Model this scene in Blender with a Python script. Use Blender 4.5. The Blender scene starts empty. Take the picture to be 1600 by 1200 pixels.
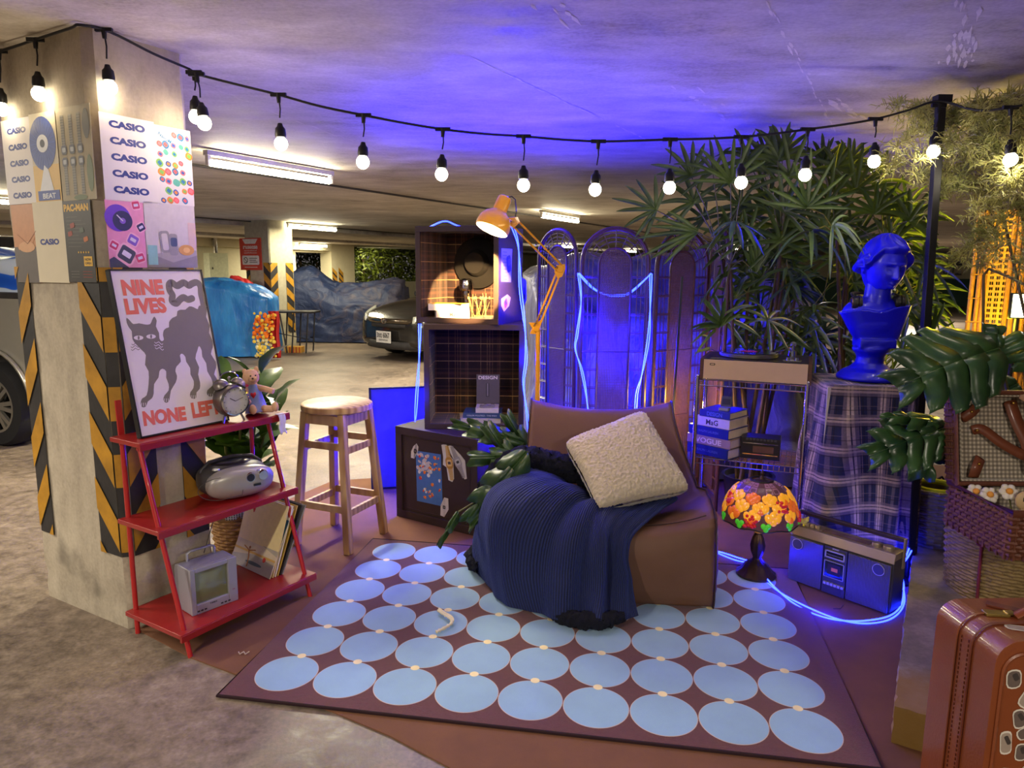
import bpy, bmesh, math, random
from mathutils import Vector as V, Matrix as M, noise
from mathutils.geometry import tessellate_polygon
PI = math.pi
random.seed(7)
S = bpy.context.scene
COL = S.collection
# ---------------------------------------------------------------- camera
CF, CT, CR, CH = 1112.0, 0.1583, 0.0075, 1.42       # focal length in px of a 1600 frame, pitch, roll, height
cc, cs, rr, rs = math.cos(CT), math.sin(CT), math.cos(CR), math.sin(CR)
cd = bpy.data.cameras.new('camera'); cam = bpy.data.objects.new('camera', cd); COL.objects.link(cam)
X0, UP0, FW = V((1, 0, 0)), V((0, cs, cc)), V((0, cc, -cs))
CRT = X0 * rr + UP0 * rs; CUP = -X0 * rs + UP0 * rr
cam.matrix_world = M((( CRT.x, CUP.x, -FW.x, 0), (CRT.y, CUP.y, -FW.y, 0), (CRT.z, CUP.z, -FW.z, CH), (0, 0, 0, 1)))
cd.sensor_width = 36; cd.lens = CF / 1600 * 36; cd.clip_start = 0.05; cd.clip_end = 200
S.camera = cam
def ray(px, py):
    x = (px - 800) / CF; u = (600 - py) / CF
    return CRT * x + CUP * u + FW
EYE = V((0, 0, CH))
def G(px, py, z=0.0):                                # the point at height z seen at a pixel
    r = ray(px, py); return EYE + r * ((z - CH) / r.z)
def D(px, py, y):                                    # the point at depth y
    r = ray(px, py); return EYE + r * (y / r.y)
def UPV(px, py, P):                                  # height above a ground point
    r = ray(px, py); k = (P.x * r.x + P.y * r.y) / (r.x * r.x + r.y * r.y); return EYE + r * k
def PL(px, py, O, N):                                # point on a plane
    r = ray(px, py); return EYE + r * ((O - EYE).dot(N) / r.dot(N))
# ---------------------------------------------------------------- world, exposure
S.view_settings.view_transform = 'Standard'; S.view_settings.look = 'None'
S.view_settings.exposure = 0.14; S.view_settings.gamma = 1.0
S.view_settings.use_curve_mapping = False
S.cycles.max_bounces = 6; S.cycles.diffuse_bounces = 3; S.cycles.glossy_bounces = 3
S.cycles.transparent_max_bounces = 8; S.cycles.sample_clamp_indirect = 4.0; S.cycles.use_denoising = True
S.cycles.caustics_reflective = False; S.cycles.caustics_refractive = False
W = bpy.data.worlds.new('night'); S.world = W; W.use_nodes = True
W.node_tree.nodes['Background'].inputs[0].default_value = (0.125, 0.113, 0.113, 1)
W.node_tree.nodes['Background'].inputs[1].default_value = 1.0
def lamp(name, kind, loc, col, power, size=0.1, tgt=None, sy=None, spread=None):
    l = bpy.data.lights.new(name, kind); o = bpy.data.objects.new(name, l); COL.objects.link(o)
    o.location = loc; l.color = col; l.energy = power
    if kind == 'AREA':
        l.shape = 'RECTANGLE'; l.size = size; l.size_y = sy or size
        if spread: l.spread = spread
    else: l.shadow_soft_size = size
    if kind == 'SPOT': l.spot_size = spread or 1.2; l.spot_blend = 0.6
    if tgt is not None: o.rotation_euler = (V(tgt) - V(loc)).to_track_quat('-Z', 'Y').to_euler()
    return o
A = V((math.cos(math.radians(60.5)), math.sin(math.radians(60.5)), 0)); B = V((-A.y, A.x, 0))   # the garage grid
ZC = 2.247
BLUE = (0.006, 0.003, 1.0)
# ceiling lamps, the first list under the tubes built further down
for (q, p, w) in ((G(430, 270, 2.12), 0, 62), (G(490, 357, 2.12), 0, 24), (G(490, 384, 2.12), 0, 95), (G(875, 342, 2.12), 0, 70)):
    o = lamp('tube_and_fill_light', 'AREA', q, (1.0, 0.90, 0.62), w * 2.2, 1.15, q - V((0, 0, 1)), 0.08)
    o.rotation_euler = (0, 0, math.radians(60.5))
for q, w in (((1.3, -1.6, 2.15), 66), ((-2.3, -0.6, 2.15), 56), ((-4.2, 2.6, 2.15), 60), ((-7, 9, 2.1), 60), ((-9, 17, 2.1), 90), ((3.5, 9.0, 2.1), 60), ((-1.6, 8.6, 2.1), 46), ((4.5, 15, 2.1), 60), ((5.5, 6.2, 2.1), 25), ((11.5, 20.5, 2.1), 130)):
    o = lamp('tube_and_fill_light', 'AREA', q, (1.0, 0.90, 0.74), w * 1.9, 1.15, None, 0.10)  # some are unseen tubes behind the camera, others added fill without a tube
    o.rotation_euler = (0, 0, math.radians(60.5))
# the big LED spread behind the crates, lighting the slab above them blue
LED = [ ((0.42, 4.0, 1.15), 8, .05), ((-0.40, 4.42, 0.45), 10, .05), ((0.33, 3.95, 0.45), 8, .05),
       ((0.72, 4.5, 0.9), 16, .08), ((1.35, 4.25, 0.9), 3.5, .08), ((1.5, 4.6, 1.3), 3, .08)]
lamp('led_glow', 'SPOT', (-.12, 4.35, 1.80), BLUE, 190, .08, (.05, 4.2, 3), spread=2.8)
lamp('led_glow', 'POINT', (.0, 4.42, 1.86), BLUE, 24, .08)
lamp('led_glow', 'POINT', (-.60, 4.16, .34), BLUE, 30, .05)
for q, w, r in LED: lamp('led_glow', 'POINT', q, BLUE, w * 4.5, r)
# ---------------------------------------------------------------- mesh builder
class MB:
    def __init__(s): s.v = []; s.f = []; s.m = []; s.uv = []; s.mi = 0; s.X = M()
    def add(s, vs, fs, mi=None, uvs=None):
        b = len(s.v); s.v += [s.X @ V(p) for p in vs]; s.uv += uvs or [(0, 0)] * len(vs)
        s.f += [[b + i for i in f] for f in fs]; s.m += [s.mi if mi is None else mi] * len(fs); return s
    def box(s, c, d, mi=None, R=None):
        c = V(c); vs = []
        for x in (-.5, .5):
            for y in (-.5, .5):
                for z in (-.5, .5):
                    p = V((x * d[0], y * d[1], z * d[2])); vs.append(c + (R @ p if R else p))
        return s.add(vs, [(0, 1, 3, 2), (4, 6, 7, 5), (0, 4, 5, 1), (2, 3, 7, 6), (0, 2, 6, 4), (1, 5, 7, 3)], mi)
    def bar(s, a, b, w, h, up=(0, 0, 1), mi=None, w2=None, h2=None):
        a, b = V(a), V(b); t = (b - a).normalized(); x = t.cross(V(up)).normalized(); y = x.cross(t); vs = []
        for p, ww, hh in ((a, w, h), (b, w2 or w, h2 or h)):
            for i, j in ((-1, -1), (1, -1), (1, 1), (-1, 1)): vs.append(p + x * (i * ww / 2) + y * (j * hh / 2))
        return s.add(vs, [(3, 2, 1, 0), (4, 5, 6, 7), (0, 1, 5, 4), (1, 2, 6, 5), (2, 3, 7, 6), (3, 0, 4, 7)], mi)
    def tube(s, pts, r, n=8, mi=None, closed=False, flat=1.0):
        pts = [V(p) for p in pts]; k = len(pts); R = r if isinstance(r, (list, tuple)) else [r] * k
        vs = []; x = None
        for i, p in enumerate(pts):
            if closed: t = pts[(i + 1) % k] - pts[i - 1]
            else: t = pts[min(i + 1, k - 1)] - pts[max(i - 1, 0)]
            if t.length < 1e-9: t = V((0, 0, 1))
            t.normalize()
            if x is None: x = t.cross(V((0, 0, 1)) if abs(t.z) < .9 else V((1, 0, 0)))
            x = (x - t * x.dot(t)).normalized(); y = t.cross(x)
            for j in range(n):
                a = 2 * PI * j / n; vs.append(p + (x * math.cos(a) + y * math.sin(a) * flat) * R[i])
        fs = []
        for i in range(k if closed else k - 1):
            for j in range(n):
                a, b = i * n, ((i + 1) % k) * n; fs.append((a + j, a + (j + 1) % n, b + (j + 1) % n, b + j))
        if not closed: fs += [tuple(range(n))[::-1], tuple(range((k - 1) * n, k * n))]
        return s.add(vs, fs, mi)
    def lathe(s, prof, n=24, mi=None, c=(0, 0, 0), R=None, cap=True, fn=None):
        c = V(c); vs = []; fs = []; k = len(prof)
        for r, z in prof:
            for j in range(n):
                a = 2 * PI * j / n; q = fn(a, r, z) if fn else r
                p = V((q * math.cos(a), q * math.sin(a), z)); vs.append(c + (R @ p if R else p))
        for i in range(k - 1):
            for j in range(n): fs.append((i * n + j, i * n + (j + 1) % n, (i + 1) * n + (j + 1) % n, (i + 1) * n + j))
        if cap: fs += [tuple(range(n))[::-1], tuple(range((k - 1) * n, k * n))]
        return s.add(vs, fs, mi)
    def ell(s, c, r, nu=16, nv=10, mi=None, R=None, fn=None):
        if not isinstance(r, (tuple, list)): r = (r, r, r)
        c = V(c); vs = []; fs = []
        for i in range(nv + 1):
            t = PI * i / nv
            for j in range(nu):
                a = 2 * PI * j / nu; d = V((math.sin(t) * math.cos(a), math.sin(t) * math.sin(a), math.cos(t)))
                p = V((d.x * r[0], d.y * r[1], d.z * r[2]))
                if fn: p = fn(d, p)
                vs.append(c + (R @ p if R else p))
        for i in range(nv):
            for j in range(nu): fs.append((i * nu + j, (i + 1) * nu + j, (i + 1) * nu + (j + 1) % nu, i * nu + (j + 1) % nu))
        return s.add(vs, fs, mi)
    def grid(s, fn, nu, nv, mi=None, cu=False, cv=False, uvs=(1, 1)):
        vs = []; uv = []; fs = []
        for i in range(nu + (0 if cu else 1)):
            for j in range(nv + (0 if cv else 1)):
                vs.append(V(fn(i / nu, j / nv))); uv.append((i / nu * uvs[0], j / nv * uvs[1]))
        wv = nv if cv else nv + 1; wu = nu if cu else nu + 1
        for i in range(nu):
            for j in range(nv):
                a, b = i, (i + 1) % wu; c, d = j, (j + 1) % wv
                fs.append((a * wv + c, b * wv + c, b * wv + d, a * wv + d))
        return s.add(vs, fs, mi, uv)
    def prism(s, poly, z0, z1, mi=None, F=None):
        F = F or M(); k = len(poly)
        vs = [F @ V((x, y, z0)) for x, y in poly] + [F @ V((x, y, z1)) for x, y in poly]
        tr = tessellate_polygon([[V((x, y, 0)) for x, y in poly]])
        fs = [t[::-1] for t in tr] + [tuple(i + k for i in t) for t in tr] + [(i, (i + 1) % k, (i + 1) % k + k, i + k) for i in range(k)]
        return s.add(vs, fs, mi)
    def ob(s, name, mats, parent=None, bev=0, smooth=True, ang=40, sub=0, solid=0, remesh=0, sm=0):
        me = bpy.data.meshes.new(name); me.from_pydata([tuple(p) for p in s.v], [], s.f)
        if not isinstance(mats, (list, tuple)): mats = [mats]
        for m in mats: me.materials.append(m)
        me.polygons.foreach_set('material_index', s.m)
        ul = me.uv_layers.new(name='UVMap'); li = [0] * len(me.loops); me.loops.foreach_get('vertex_index', li)
        fl = []; [fl.extend(s.uv[i]) for i in li]; ul.data.foreach_set('uv', fl)
        b = bmesh.new(); b.from_mesh(me); bmesh.ops.recalc_face_normals(b, faces=b.faces); b.to_mesh(me); b.free()
        if smooth:
            me.shade_smooth()
            if ang < 180: me.set_sharp_from_angle(angle=math.radians(ang))
        o = bpy.data.objects.new(name, me); COL.objects.link(o)
        if parent is not None: o.parent = parent
        if remesh:
            q = o.modifiers.new('r', 'REMESH'); q.mode = 'VOXEL'; q.voxel_size = remesh; q.use_smooth_shade = True
            if sm: q = o.modifiers.new('s', 'SMOOTH'); q.iterations = sm; q.factor = .5
        if solid: q = o.modifiers.new('t', 'SOLIDIFY'); q.thickness = solid; q.offset = 0
        if sub: q = o.modifiers.new('u', 'SUBSURF'); q.levels = q.render_levels = sub
        if bev:
            q = o.modifiers.new('b', 'BEVEL'); q.width = bev; q.segments = 2; q.limit_method = 'ANGLE'; q.angle_limit = .6; q.harden_normals = True
        return o
def thing(name, label, cat, loc=(0, 0, 0), rz=0.0, group=None, rot=None):
    o = bpy.data.objects.new(name, None); COL.objects.link(o); o.empty_display_size = .05
    o.location = loc; o.rotation_euler = rot if rot else (0, 0, rz); return tag(o, label, cat, group)
def tag(o, label, cat, group=None, kind=None):
    o['label'] = label; o['category'] = cat
    if group: o['group'] = group
    if kind: o['kind'] = kind
    return o
def struct(o, label=None):
    o['kind'] = 'structure'
    if label: o['label'] = label
    return o
_tc = {}
def textmesh(t, bold):
    if (t, bold) in _tc: return _tc[(t, bold)]
    c = bpy.data.curves.new('t', 'FONT'); c.body = t; c.size = 1; c.offset = bold; c.resolution_u = 3; c.fill_mode = 'BOTH'
    o = bpy.data.objects.new('t', c); COL.objects.link(o); bpy.context.view_layer.update()
    me = bpy.data.meshes.new_from_object(o.evaluated_get(bpy.context.evaluated_depsgraph_get()))
    vs = [(v.co.x, v.co.y) for v in me.vertices]; fs = [tuple(p.vertices) for p in me.polygons]
    bpy.data.objects.remove(o); bpy.data.meshes.remove(me)
    x0 = min(v[0] for v in vs); x1 = max(v[0] for v in vs); y0 = min(v[1] for v in vs); y1 = max(v[1] for v in vs)
    r = ([((x - x0) / (x1 - x0), (y - y0) / (y1 - y0)) for x, y in vs], fs); _tc[(t, bold)] = r; return r
class PR:                                            # print shapes lying on a surface: origin, right, up
    def __init__(s, mb, O, U, Vv, step=0.0004):
        s.mb = mb; s.O = V(O); s.U = V(U).normalized(); s.V = V(Vv).normalized(); s.N = s.U.cross(s.V); s.k = step
    def P(s, u, v, l): return s.O + s.U * u + s.V * v + s.N * (s.k * l)
    def poly(s, pts, mi, l=1):
        tr = tessellate_polygon([[V((x, y, 0)) for x, y in pts]]); s.mb.add([s.P(x, y, l) for x, y in pts], [tuple(t) for t in tr], mi)
    def rect(s, u0, v0, u1, v1, mi, l=1): s.mb.add([s.P(u0, v0, l), s.P(u1, v0, l), s.P(u1, v1, l), s.P(u0, v1, l)], [(0, 1, 2, 3)], mi)
    def rrect(s, cu, cv, w, h, a, mi, l=1, r=.25):
        q = min(w, h) * r; pts = []
        for sx, sy, a0 in ((1, 1, 0), (-1, 1, 90), (-1, -1, 180), (1, -1, 270)):
            for t in (0, 45, 90):
                th = math.radians(a0 + t); x = sx * (w / 2 - q) + q * math.cos(th); y = sy * (h / 2 - q) + q * math.sin(th)
                pts.append((cu + x * math.cos(a) - y * math.sin(a), cv + x * math.sin(a) + y * math.cos(a)))
        s.poly(pts, mi, l)
    def disc(s, u, v, r, mi, l=1, n=20, ry=None, a=0):
        ry = ry or r; pts = [(r * math.cos(2 * PI * i / n), ry * math.sin(2 * PI * i / n)) for i in range(n)]
        pts = [(u + x * math.cos(a) - y * math.sin(a), v + x * math.sin(a) + y * math.cos(a)) for x, y in pts]
        s.mb.add([s.P(x, y, l) for x, y in pts], [tuple(range(n))], mi)
    def line(s, pts, w, mi, l=1, caps=True):
        for (x0, y0), (x1, y1) in zip(pts[:-1], pts[1:]):
            d = math.hypot(x1 - x0, y1 - y0) or 1; nx, ny = -(y1 - y0) / d * w / 2, (x1 - x0) / d * w / 2
            s.mb.add([s.P(x0 + nx, y0 + ny, l), s.P(x0 - nx, y0 - ny, l), s.P(x1 - nx, y1 - ny, l), s.P(x1 + nx, y1 + ny, l)], [(0, 1, 2, 3)], mi)
        if caps and w > .003:
            for i, (x, y) in enumerate(pts): s.disc(x, y, w / 2, mi, l + .1 + .05 * (i % 3), 14)
    def text(s, t, u, v, w, h, mi, l=1, bold=0.0, a=0.0, sh=0.0):     # box w x h with its lower left at (u, v)
        vs, fs = textmesh(t, bold); ca, sa = math.cos(a), math.sin(a); out = []
        for x, y in vs:
            x, y = x * w + y * h * sh, y * h; out.append(s.P(u + x * ca - y * sa, v + x * sa + y * ca, l))
        s.mb.add(out, fs, mi)
# ---------------------------------------------------------------- materials
def sm(v):
    v = v / 255; return v / 12.92 if v <= .04045 else ((v + .055) / 1.055) ** 2.4
def rgb(r, g, b): return (sm(r), sm(g), sm(b), 1)
class NT:
    def __init__(s, name):
        s.m = bpy.data.materials.new(name); s.m.use_nodes = True; s.t = s.m.node_tree; s.b = s.t.nodes['Principled BSDF']
    def n(s, kind, **kw):
        q = s.t.nodes.new('ShaderNode' + kind)
        for k, v in kw.items():
            if k.startswith('i_'):
                key = k[2:]; key = int(key) if key.isdigit() else key.replace('_', ' '); q.inputs[key].default_value = v
            else: setattr(q, k, v)
        return q
    def l(s, a, b): s.t.links.new(a, b)
    def coords(s, scale=(1, 1, 1), kind='Object'):
        tc = s.n('TexCoord'); mp = s.n('Mapping'); mp.inputs['Scale'].default_value = scale; s.l(tc.outputs[kind], mp.inputs[0]); return mp.outputs[0]
    def ramp(s, fac, stops, interp='LINEAR'):
        r = s.n('ValToRGB'); cr = r.color_ramp; cr.interpolation = interp
        while len(cr.elements) > 1: cr.elements.remove(cr.elements[-1])
        cr.elements[0].position = stops[0][0]; cr.elements[0].color = stops[0][1]
        for p, c in stops[1:]: e = cr.elements.new(p); e.color = c
        s.l(fac, r.inputs[0]); return r.outputs[0]
    def math(s, op, a, b=None, c=None):
        q = s.n('Math', operation=op)
        for i, x in enumerate((a, b, c)):
            if x is None: continue
            if isinstance(x, (int, float)): q.inputs[i].default_value = x
            else: s.l(x, q.inputs[i])
        return q.outputs[0]
    def mix(s, fac, a, b, bt='MIX'):
        q = s.n('MixRGB', blend_type=bt)
        for i, x in enumerate((fac, a, b)):
            if isinstance(x, (int, float, tuple)): q.inputs[i].default_value = x
            else: s.l(x, q.inputs[i])
        return q.outputs[0]
    def bump(s, h, st=.3, dist=.01):
        q = s.n('Bump'); q.inputs['Strength'].default_value = st; q.inputs['Distance'].default_value = dist
        s.l(h, q.inputs['Height']); s.l(q.outputs[0], s.b.inputs['Normal'])
    def set(s, **kw):
        for k, v in kw.items(): s.b.inputs[k.replace('_', ' ')].default_value = v
        return s.m
_mc = {}
def mat(name, c, rough=.5, metal=0, var=.12, vs=14, bump=0, bs=60, emit=0, ec=None, coat=0, alpha=1, trans=0, stretch=(1, 1, 1), c2=None, ior=1.45, sheen=0, sss=0):
    if name in _mc: return _mc[name]
    t = NT(name); c = rgb(*c) if len(c) == 3 else c; t.set(Roughness=rough, Metallic=metal, IOR=ior)
    if coat: t.set(Coat_Weight=coat, Coat_Roughness=.08)
    if sheen: t.set(Sheen_Weight=sheen, Sheen_Roughness=.4)
    if trans: t.set(Transmission_Weight=trans)
    if alpha < 1: t.set(Alpha=alpha)
    co = t.coords(stretch); nz = t.n('TexNoise', i_Scale=vs, i_Detail=5.0, i_Roughness=.6); t.l(co, nz.inputs[0])
    if c2 is not None:
        c2 = rgb(*c2); col = t.ramp(nz.outputs[0], [(.35, c), (.65, c2)])
    else:
        lo = tuple(x * (1 - var) for x in c[:3]) + (1,); hi = tuple(min(1, x * (1 + var)) for x in c[:3]) + (1,)
        col = t.ramp(nz.outputs[0], [(.3, lo), (.7, hi)])
    t.l(col, t.b.inputs['Base Color'])
    if emit: t.b.inputs['Emission Color'].default_value = rgb(*ec) if ec else c; t.set(Emission_Strength=emit)
    if bump:
        n2 = t.n('TexNoise', i_Scale=bs, i_Detail=4.0); t.l(co, n2.inputs[0]); t.bump(n2.outputs[0], bump, .004)
    _mc[name] = t.m; return t.m
def plaid(name, base, stops_u, stops_v, fu, fv, mode='uv', bump=.1):
    # two sets of woven stripes; stops are (position, rgb, weight)
    t = NT(name); t.set(Roughness=.85, Sheen_Weight=.2)
    tc = t.n('TexCoord'); sp = t.n('SeparateXYZ')
    def stripe(co, f, stops):
        u = t.math('FRACT', t.math('MULTIPLY', co, f))
        c = t.ramp(u, [(p, rgb(*q)) for p, q, w in stops], 'CONSTANT'); a = t.ramp(u, [(p, (w, w, w, 1)) for p, q, w in stops], 'CONSTANT'); return c, a
    if mode == 'uv': t.l(tc.outputs['UV'], sp.inputs[0]); lst = [(sp.outputs[0], fu, stops_u, None), (sp.outputs[1], fv, stops_v, None)]
    else:
        t.l(tc.outputs['Object'], sp.inputs[0]); g = t.n('SeparateXYZ'); ge = t.n('NewGeometry')
        vt = t.n('VectorTransform', vector_type='NORMAL', convert_from='WORLD', convert_to='OBJECT'); t.l(ge.outputs['True Normal'], vt.inputs[0]); t.l(vt.outputs[0], g.inputs[0])
        lst = [(sp.outputs[i], fv if i == 2 else fu, stops_v if i == 2 else stops_u, t.math('LESS_THAN', t.math('ABSOLUTE', g.outputs[i]), .7)) for i in range(3)]
    col = rgb(*base)
    for co, f, st, mk in lst:
        c, a = stripe(co, f, st); w = a if mk is None else t.math('MULTIPLY', a, mk); col = t.mix(w, col, c)
    nz = t.n('TexNoise', i_Scale=90.0, i_Detail=3.0); t.l(tc.outputs['Object'], nz.inputs[0])
    col = t.mix(.35, col, t.ramp(nz.outputs[0], [(.3, (.35, .35, .35, 1)), (.7, (1, 1, 1, 1))]), 'MULTIPLY')
    t.l(col, t.b.inputs['Base Color']); t.bump(nz.outputs[0], bump, .002); return t.m
def cloth_concrete(name, cols, rough, streak, bstr, spots=True, rot=0.0, sw=.4):
    t = NT(name); co = t.coords(); so = t.coords(streak); so.node.inputs['Rotation'].default_value = (0, 0, rot); n1 = t.n('TexNoise', i_Scale=1.1, i_Detail=8.0, i_Roughness=.62); t.l(co, n1.inputs[0])
    n2 = t.n('TexNoise', i_Scale=9.0, i_Detail=8.0, i_Roughness=.7); t.l(so, n2.inputs[0])
    n3 = t.n('TexNoise', i_Scale=70.0, i_Detail=4.0); t.l(co, n3.inputs[0])
    f = t.math('ADD', t.math('MULTIPLY', n1.outputs[0], .85 - sw), t.math('ADD', t.math('MULTIPLY', n2.outputs[0], sw), t.math('MULTIPLY', n3.outputs[0], .15)))
    col = t.ramp(f, [(.36 + .28 * i / (len(cols) - 1), rgb(*c)) for i, c in enumerate(cols)])
    if spots:
        n4 = t.n('TexNoise', i_Scale=3.5, i_Detail=6.0); t.l(co, n4.inputs[0])
        col = t.mix(t.ramp(n4.outputs[0], [(.60, (0, 0, 0, 1)), (.72, (.55, .55, .55, 1))]), col, rgb(*[x * .55 for x in cols[0]]))
    t.l(col, t.b.inputs['Base Color'])
    r = t.ramp(n2.outputs[0], [(.3, (rough - .18,) * 3 + (1,)), (.7, (rough + .15,) * 3 + (1,))]); t.l(r, t.b.inputs['Roughness'])
    t.bump(f, bstr, .01); return t.m
# ---------------------------------------------------------------- the garage
R60 = math.radians(60.5)
m_floor = cloth_concrete('polished_concrete_floor', [(66, 57, 49), (102, 89, 77), (132, 117, 102), (160, 145, 128)], .5, (1.6, 1.6, 1), .35)
m_ceil = cloth_concrete('ceiling_concrete', [(128, 118, 108), (172, 163, 152), (196, 188, 178), (218, 212, 202)], .7, (.30, .75, 1), .8, False, -R60, .42)
m_pil = cloth_concrete('pillar_concrete', [(146, 136, 120), (178, 167, 148), (198, 188, 168)], .8, (1, 1, .5), .35)
m_wall = cloth_concrete('cream_wall_paint', [(188, 180, 150), (206, 198, 170)], .8, (1, 1, 1), .1, False)
m_yel = mat('hazard_yellow', (176, 128, 32), .6, var=.28, vs=8, bump=.2)
m_blk = mat('hazard_black', (44, 42, 42), .6, var=.3, vs=8, bump=.2)
m_dark = mat('dark_green_paint', (22, 62, 44), .6)
m_white = mat('white_enamel', (222, 220, 212), .4)
m_peel = mat('peeled_plaster', (214, 206, 190), .9, bump=.5)
b = MB(); b.grid(lambda u, v: (-22 + 44 * u, -5 + 50 * v, 0), 4, 4); struct(b.ob('floor', m_floor))
b = MB(); b.box((0, 20, ZC + .1), (60, 50, .2), 0)
# long white peeled joints and flakes standing proud of the slab
rnd = random.Random(3)
def flake(p, q, n, w, j):
    p, q = V(p), V(q)
    for i in range(n):
        if rnd.random() < .35: continue
        c = p.lerp(q, (i + rnd.random()) / n) + V((rnd.gauss(0, j), rnd.gauss(0, j), 0)); d = (q - p).normalized()
        L, wd = rnd.uniform(.02, .09), rnd.uniform(.3, 1) * w; s = V((-d.y, d.x, 0))
        pts = [c - d * L, c + s * wd * .5 - d * L * .3, c + s * wd * rnd.uniform(.2, .6) + d * L * .4, c + d * L, c - s * wd * rnd.uniform(.2, .6) + d * L * .3, c - s * wd * .5 - d * L * .4]
        b.add([(x.x, x.y, ZC - .0015 - .00004 * (i % 40)) for x in pts], [(0, 1, 2, 3, 4, 5)], 1)
for pa, pb, n, w, j in (((712, 78), (1010, 218), 60, .012, .004), ((1200, 0), (1305, 205), 40, .014, .006), ((1520, 0), (1500, 100), 60, .016, .03), ((1060, 130), (1130, 190), 26, .03, .05),
                     ((300, 125), (640, 255), 40, .008, .01), ((1290, 150), (1350, 190), 24, .03, .03), ((860, 0), (900, 40), 8, .02, .02), ((305, 330), (640, 375), 50, .02, .1)):
    flake(G(*pa, ZC), G(*pb, ZC), n, w, j)
struct(b.ob('ceiling', [m_ceil, m_peel], smooth=False))
def gridbox(mb, O, s0, s1, t0, t1, z0, z1, mi=0):      # box in the garage grid: s along A, t along B
    vs = [O + A * s + B * t + V((0, 0, z)) for s in (s0, s1) for t in (t0, t1) for z in (z0, z1)]
    mb.add(vs, [(0, 1, 3, 2), (4, 6, 7, 5), (0, 4, 5, 1), (2, 3, 7, 6), (0, 2, 6, 4), (1, 5, 7, 3)], mi)
# wall_left runs along A far behind, open to the garden in two places
WO = V((-8.8, 20, 0))
def ws(px): p = PL(px, 430, WO, B); return (p - WO).dot(A)
s1, s2, s3, s4 = ws(463), ws(510), ws(546), ws(745)
b = MB()
gridbox(b, WO, -26, s1, 0, .25, 0, ZC); gridbox(b, WO, s1, s2, 0, .25, 1.95, ZC); gridbox(b, WO, s1, s2, 0, .25, 0, .9)
gridbox(b, WO, s2, s3, -.25, .25, 0, ZC); gridbox(b, WO, s3, s4, 0, .25, 0, .95); gridbox(b, WO, s4, 24, 0, .25, 0, ZC)
gridbox(b, WO, -12, s2, -.3, 0, 2.02, ZC)
k = .5
for z in (.95, 1.15, 1.35):
    pr = PR(b, WO + A * (s2 + .02) - B * .25, A, (0, 0, 1), .01)
    w = (s3 - s2) * .45
    for u0, sg in ((.0, 1), (w * 1.25, -1)):
        for i in range(2):
            pass
    for (ua, ub) in ((0, .22), (.30, .52)):
        pr.poly([(ua, z), (ub, z - .18), (ub, z - .05), (ua, z + .13)], 1, 1); pr.poly([(ua, z - .07), (ub, z - .25), (ub, z - .18), (ua, z)], 2, 1)
struct(b.ob('wall_left', [m_wall, m_yel, m_blk], smooth=False))
b = MB(); gridbox(b, WO, 24, 24.3, -34, .25, 0, ZC); gridbox(b, WO, 23.96, 24, -34, 0, 0, 1.2, 1)
struct(b.ob('wall_back', [m_wall, m_dark], smooth=False))
b = MB(); gridbox(b, WO, -26, 24, -34.2, -34, 0, ZC); struct(b.ob('wall_right', m_wall, smooth=False))
# shallow downstand beams along the slab
for n, (px, py) in enumerate(((306, 341), (306, 362))):
    p = G(px, py, ZC); b = MB(); gridbox(b, V((p.x, p.y, 0)), -8, 26, -.0, .55, ZC - .07, ZC + .01); struct(b.ob('trim_%d' % (n + 1), m_ceil, smooth=False))
# surface conduits along the tube rows
for n, (px, py) in enumerate(((600, 302), (427, 349))):
    p = G(px, py, ZC - .02); b = MB(); b.tube([p - A * 3, p + A * 14], .012, 6); struct(b.ob('trim_%d' % (n + 3), mat('conduit_grey', (60, 56, 54), .5)))
# near pillar
PC = G(208, 985); PX = A.copy(); PY = B.copy(); PW, PD, CHF = .40, .60, .03
FA = M(((A.x, B.x, 0, PC.x), (A.y, B.y, 0, PC.y), (0, 0, 1, 0), (0, 0, 0, 1)))
def pillar_mesh(w, d, ch, z1, posts=True):
    b = MB(); rnd = random.Random(5)
    poly = [(ch, 0), (w - ch, 0), (w, ch), (w, d), (0, d), (0, ch)]
    nz = 40; ring = []
    for (x0, y0), (x1, y1) in zip(poly, poly[1:] + poly[:1]): ring.append((x0, y0))
    vs = []; fs = []
    for i in range(nz + 1):
        z = z1 * i / nz
        for (x, y) in ring:
            j = .004 * (noise.noise(V((x * 9, y * 9, z * 7)))) if z > .02 and z < z1 - .02 else 0
            if z < .25: j += .012 * noise.noise(V((x * 20, y * 20, z * 22)))
            vs.append((x + (j if x < w / 2 else -j), y + (j if y < d / 2 else -j), z))
    n = len(ring)
    for i in range(nz):
        for j in range(n): fs.append((i * n + j, i * n + (j + 1) % n, (i + 1) * n + (j + 1) % n, (i + 1) * n + j))
    b.add(vs, fs, 0); return b
b = pillar_mesh(PW, PD, CHF, ZC); per, zb, zt = .262, .30, 1.42
fl_ = PR(b, (0, PD, 0), (0, -1, 0), (0, 0, 1), .004); fr_ = PR(b, (0, 0, 0), (1, 0, 0), (0, 0, 1), .004); fc_ = PR(b, (0, CHF, 0), V((1, -1, 0)), (0, 0, 1), .004)
def clipz(pts, z0, z1):
    def cl(pts, f):
        out = []
        for i in range(len(pts)):
            p, q = pts[i - 1], pts[i]; a, c = f(p), f(q)
            if (a >= 0) != (c >= 0): t = a / (a - c); out.append((p[0] + (q[0] - p[0]) * t, p[1] + (q[1] - p[1]) * t))
            if c >= 0: out.append(q)
        return out
    pts = cl(pts, lambda p: p[1] - z0); return cl(pts, lambda p: z1 - p[1]) if len(pts) > 2 else []
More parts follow.
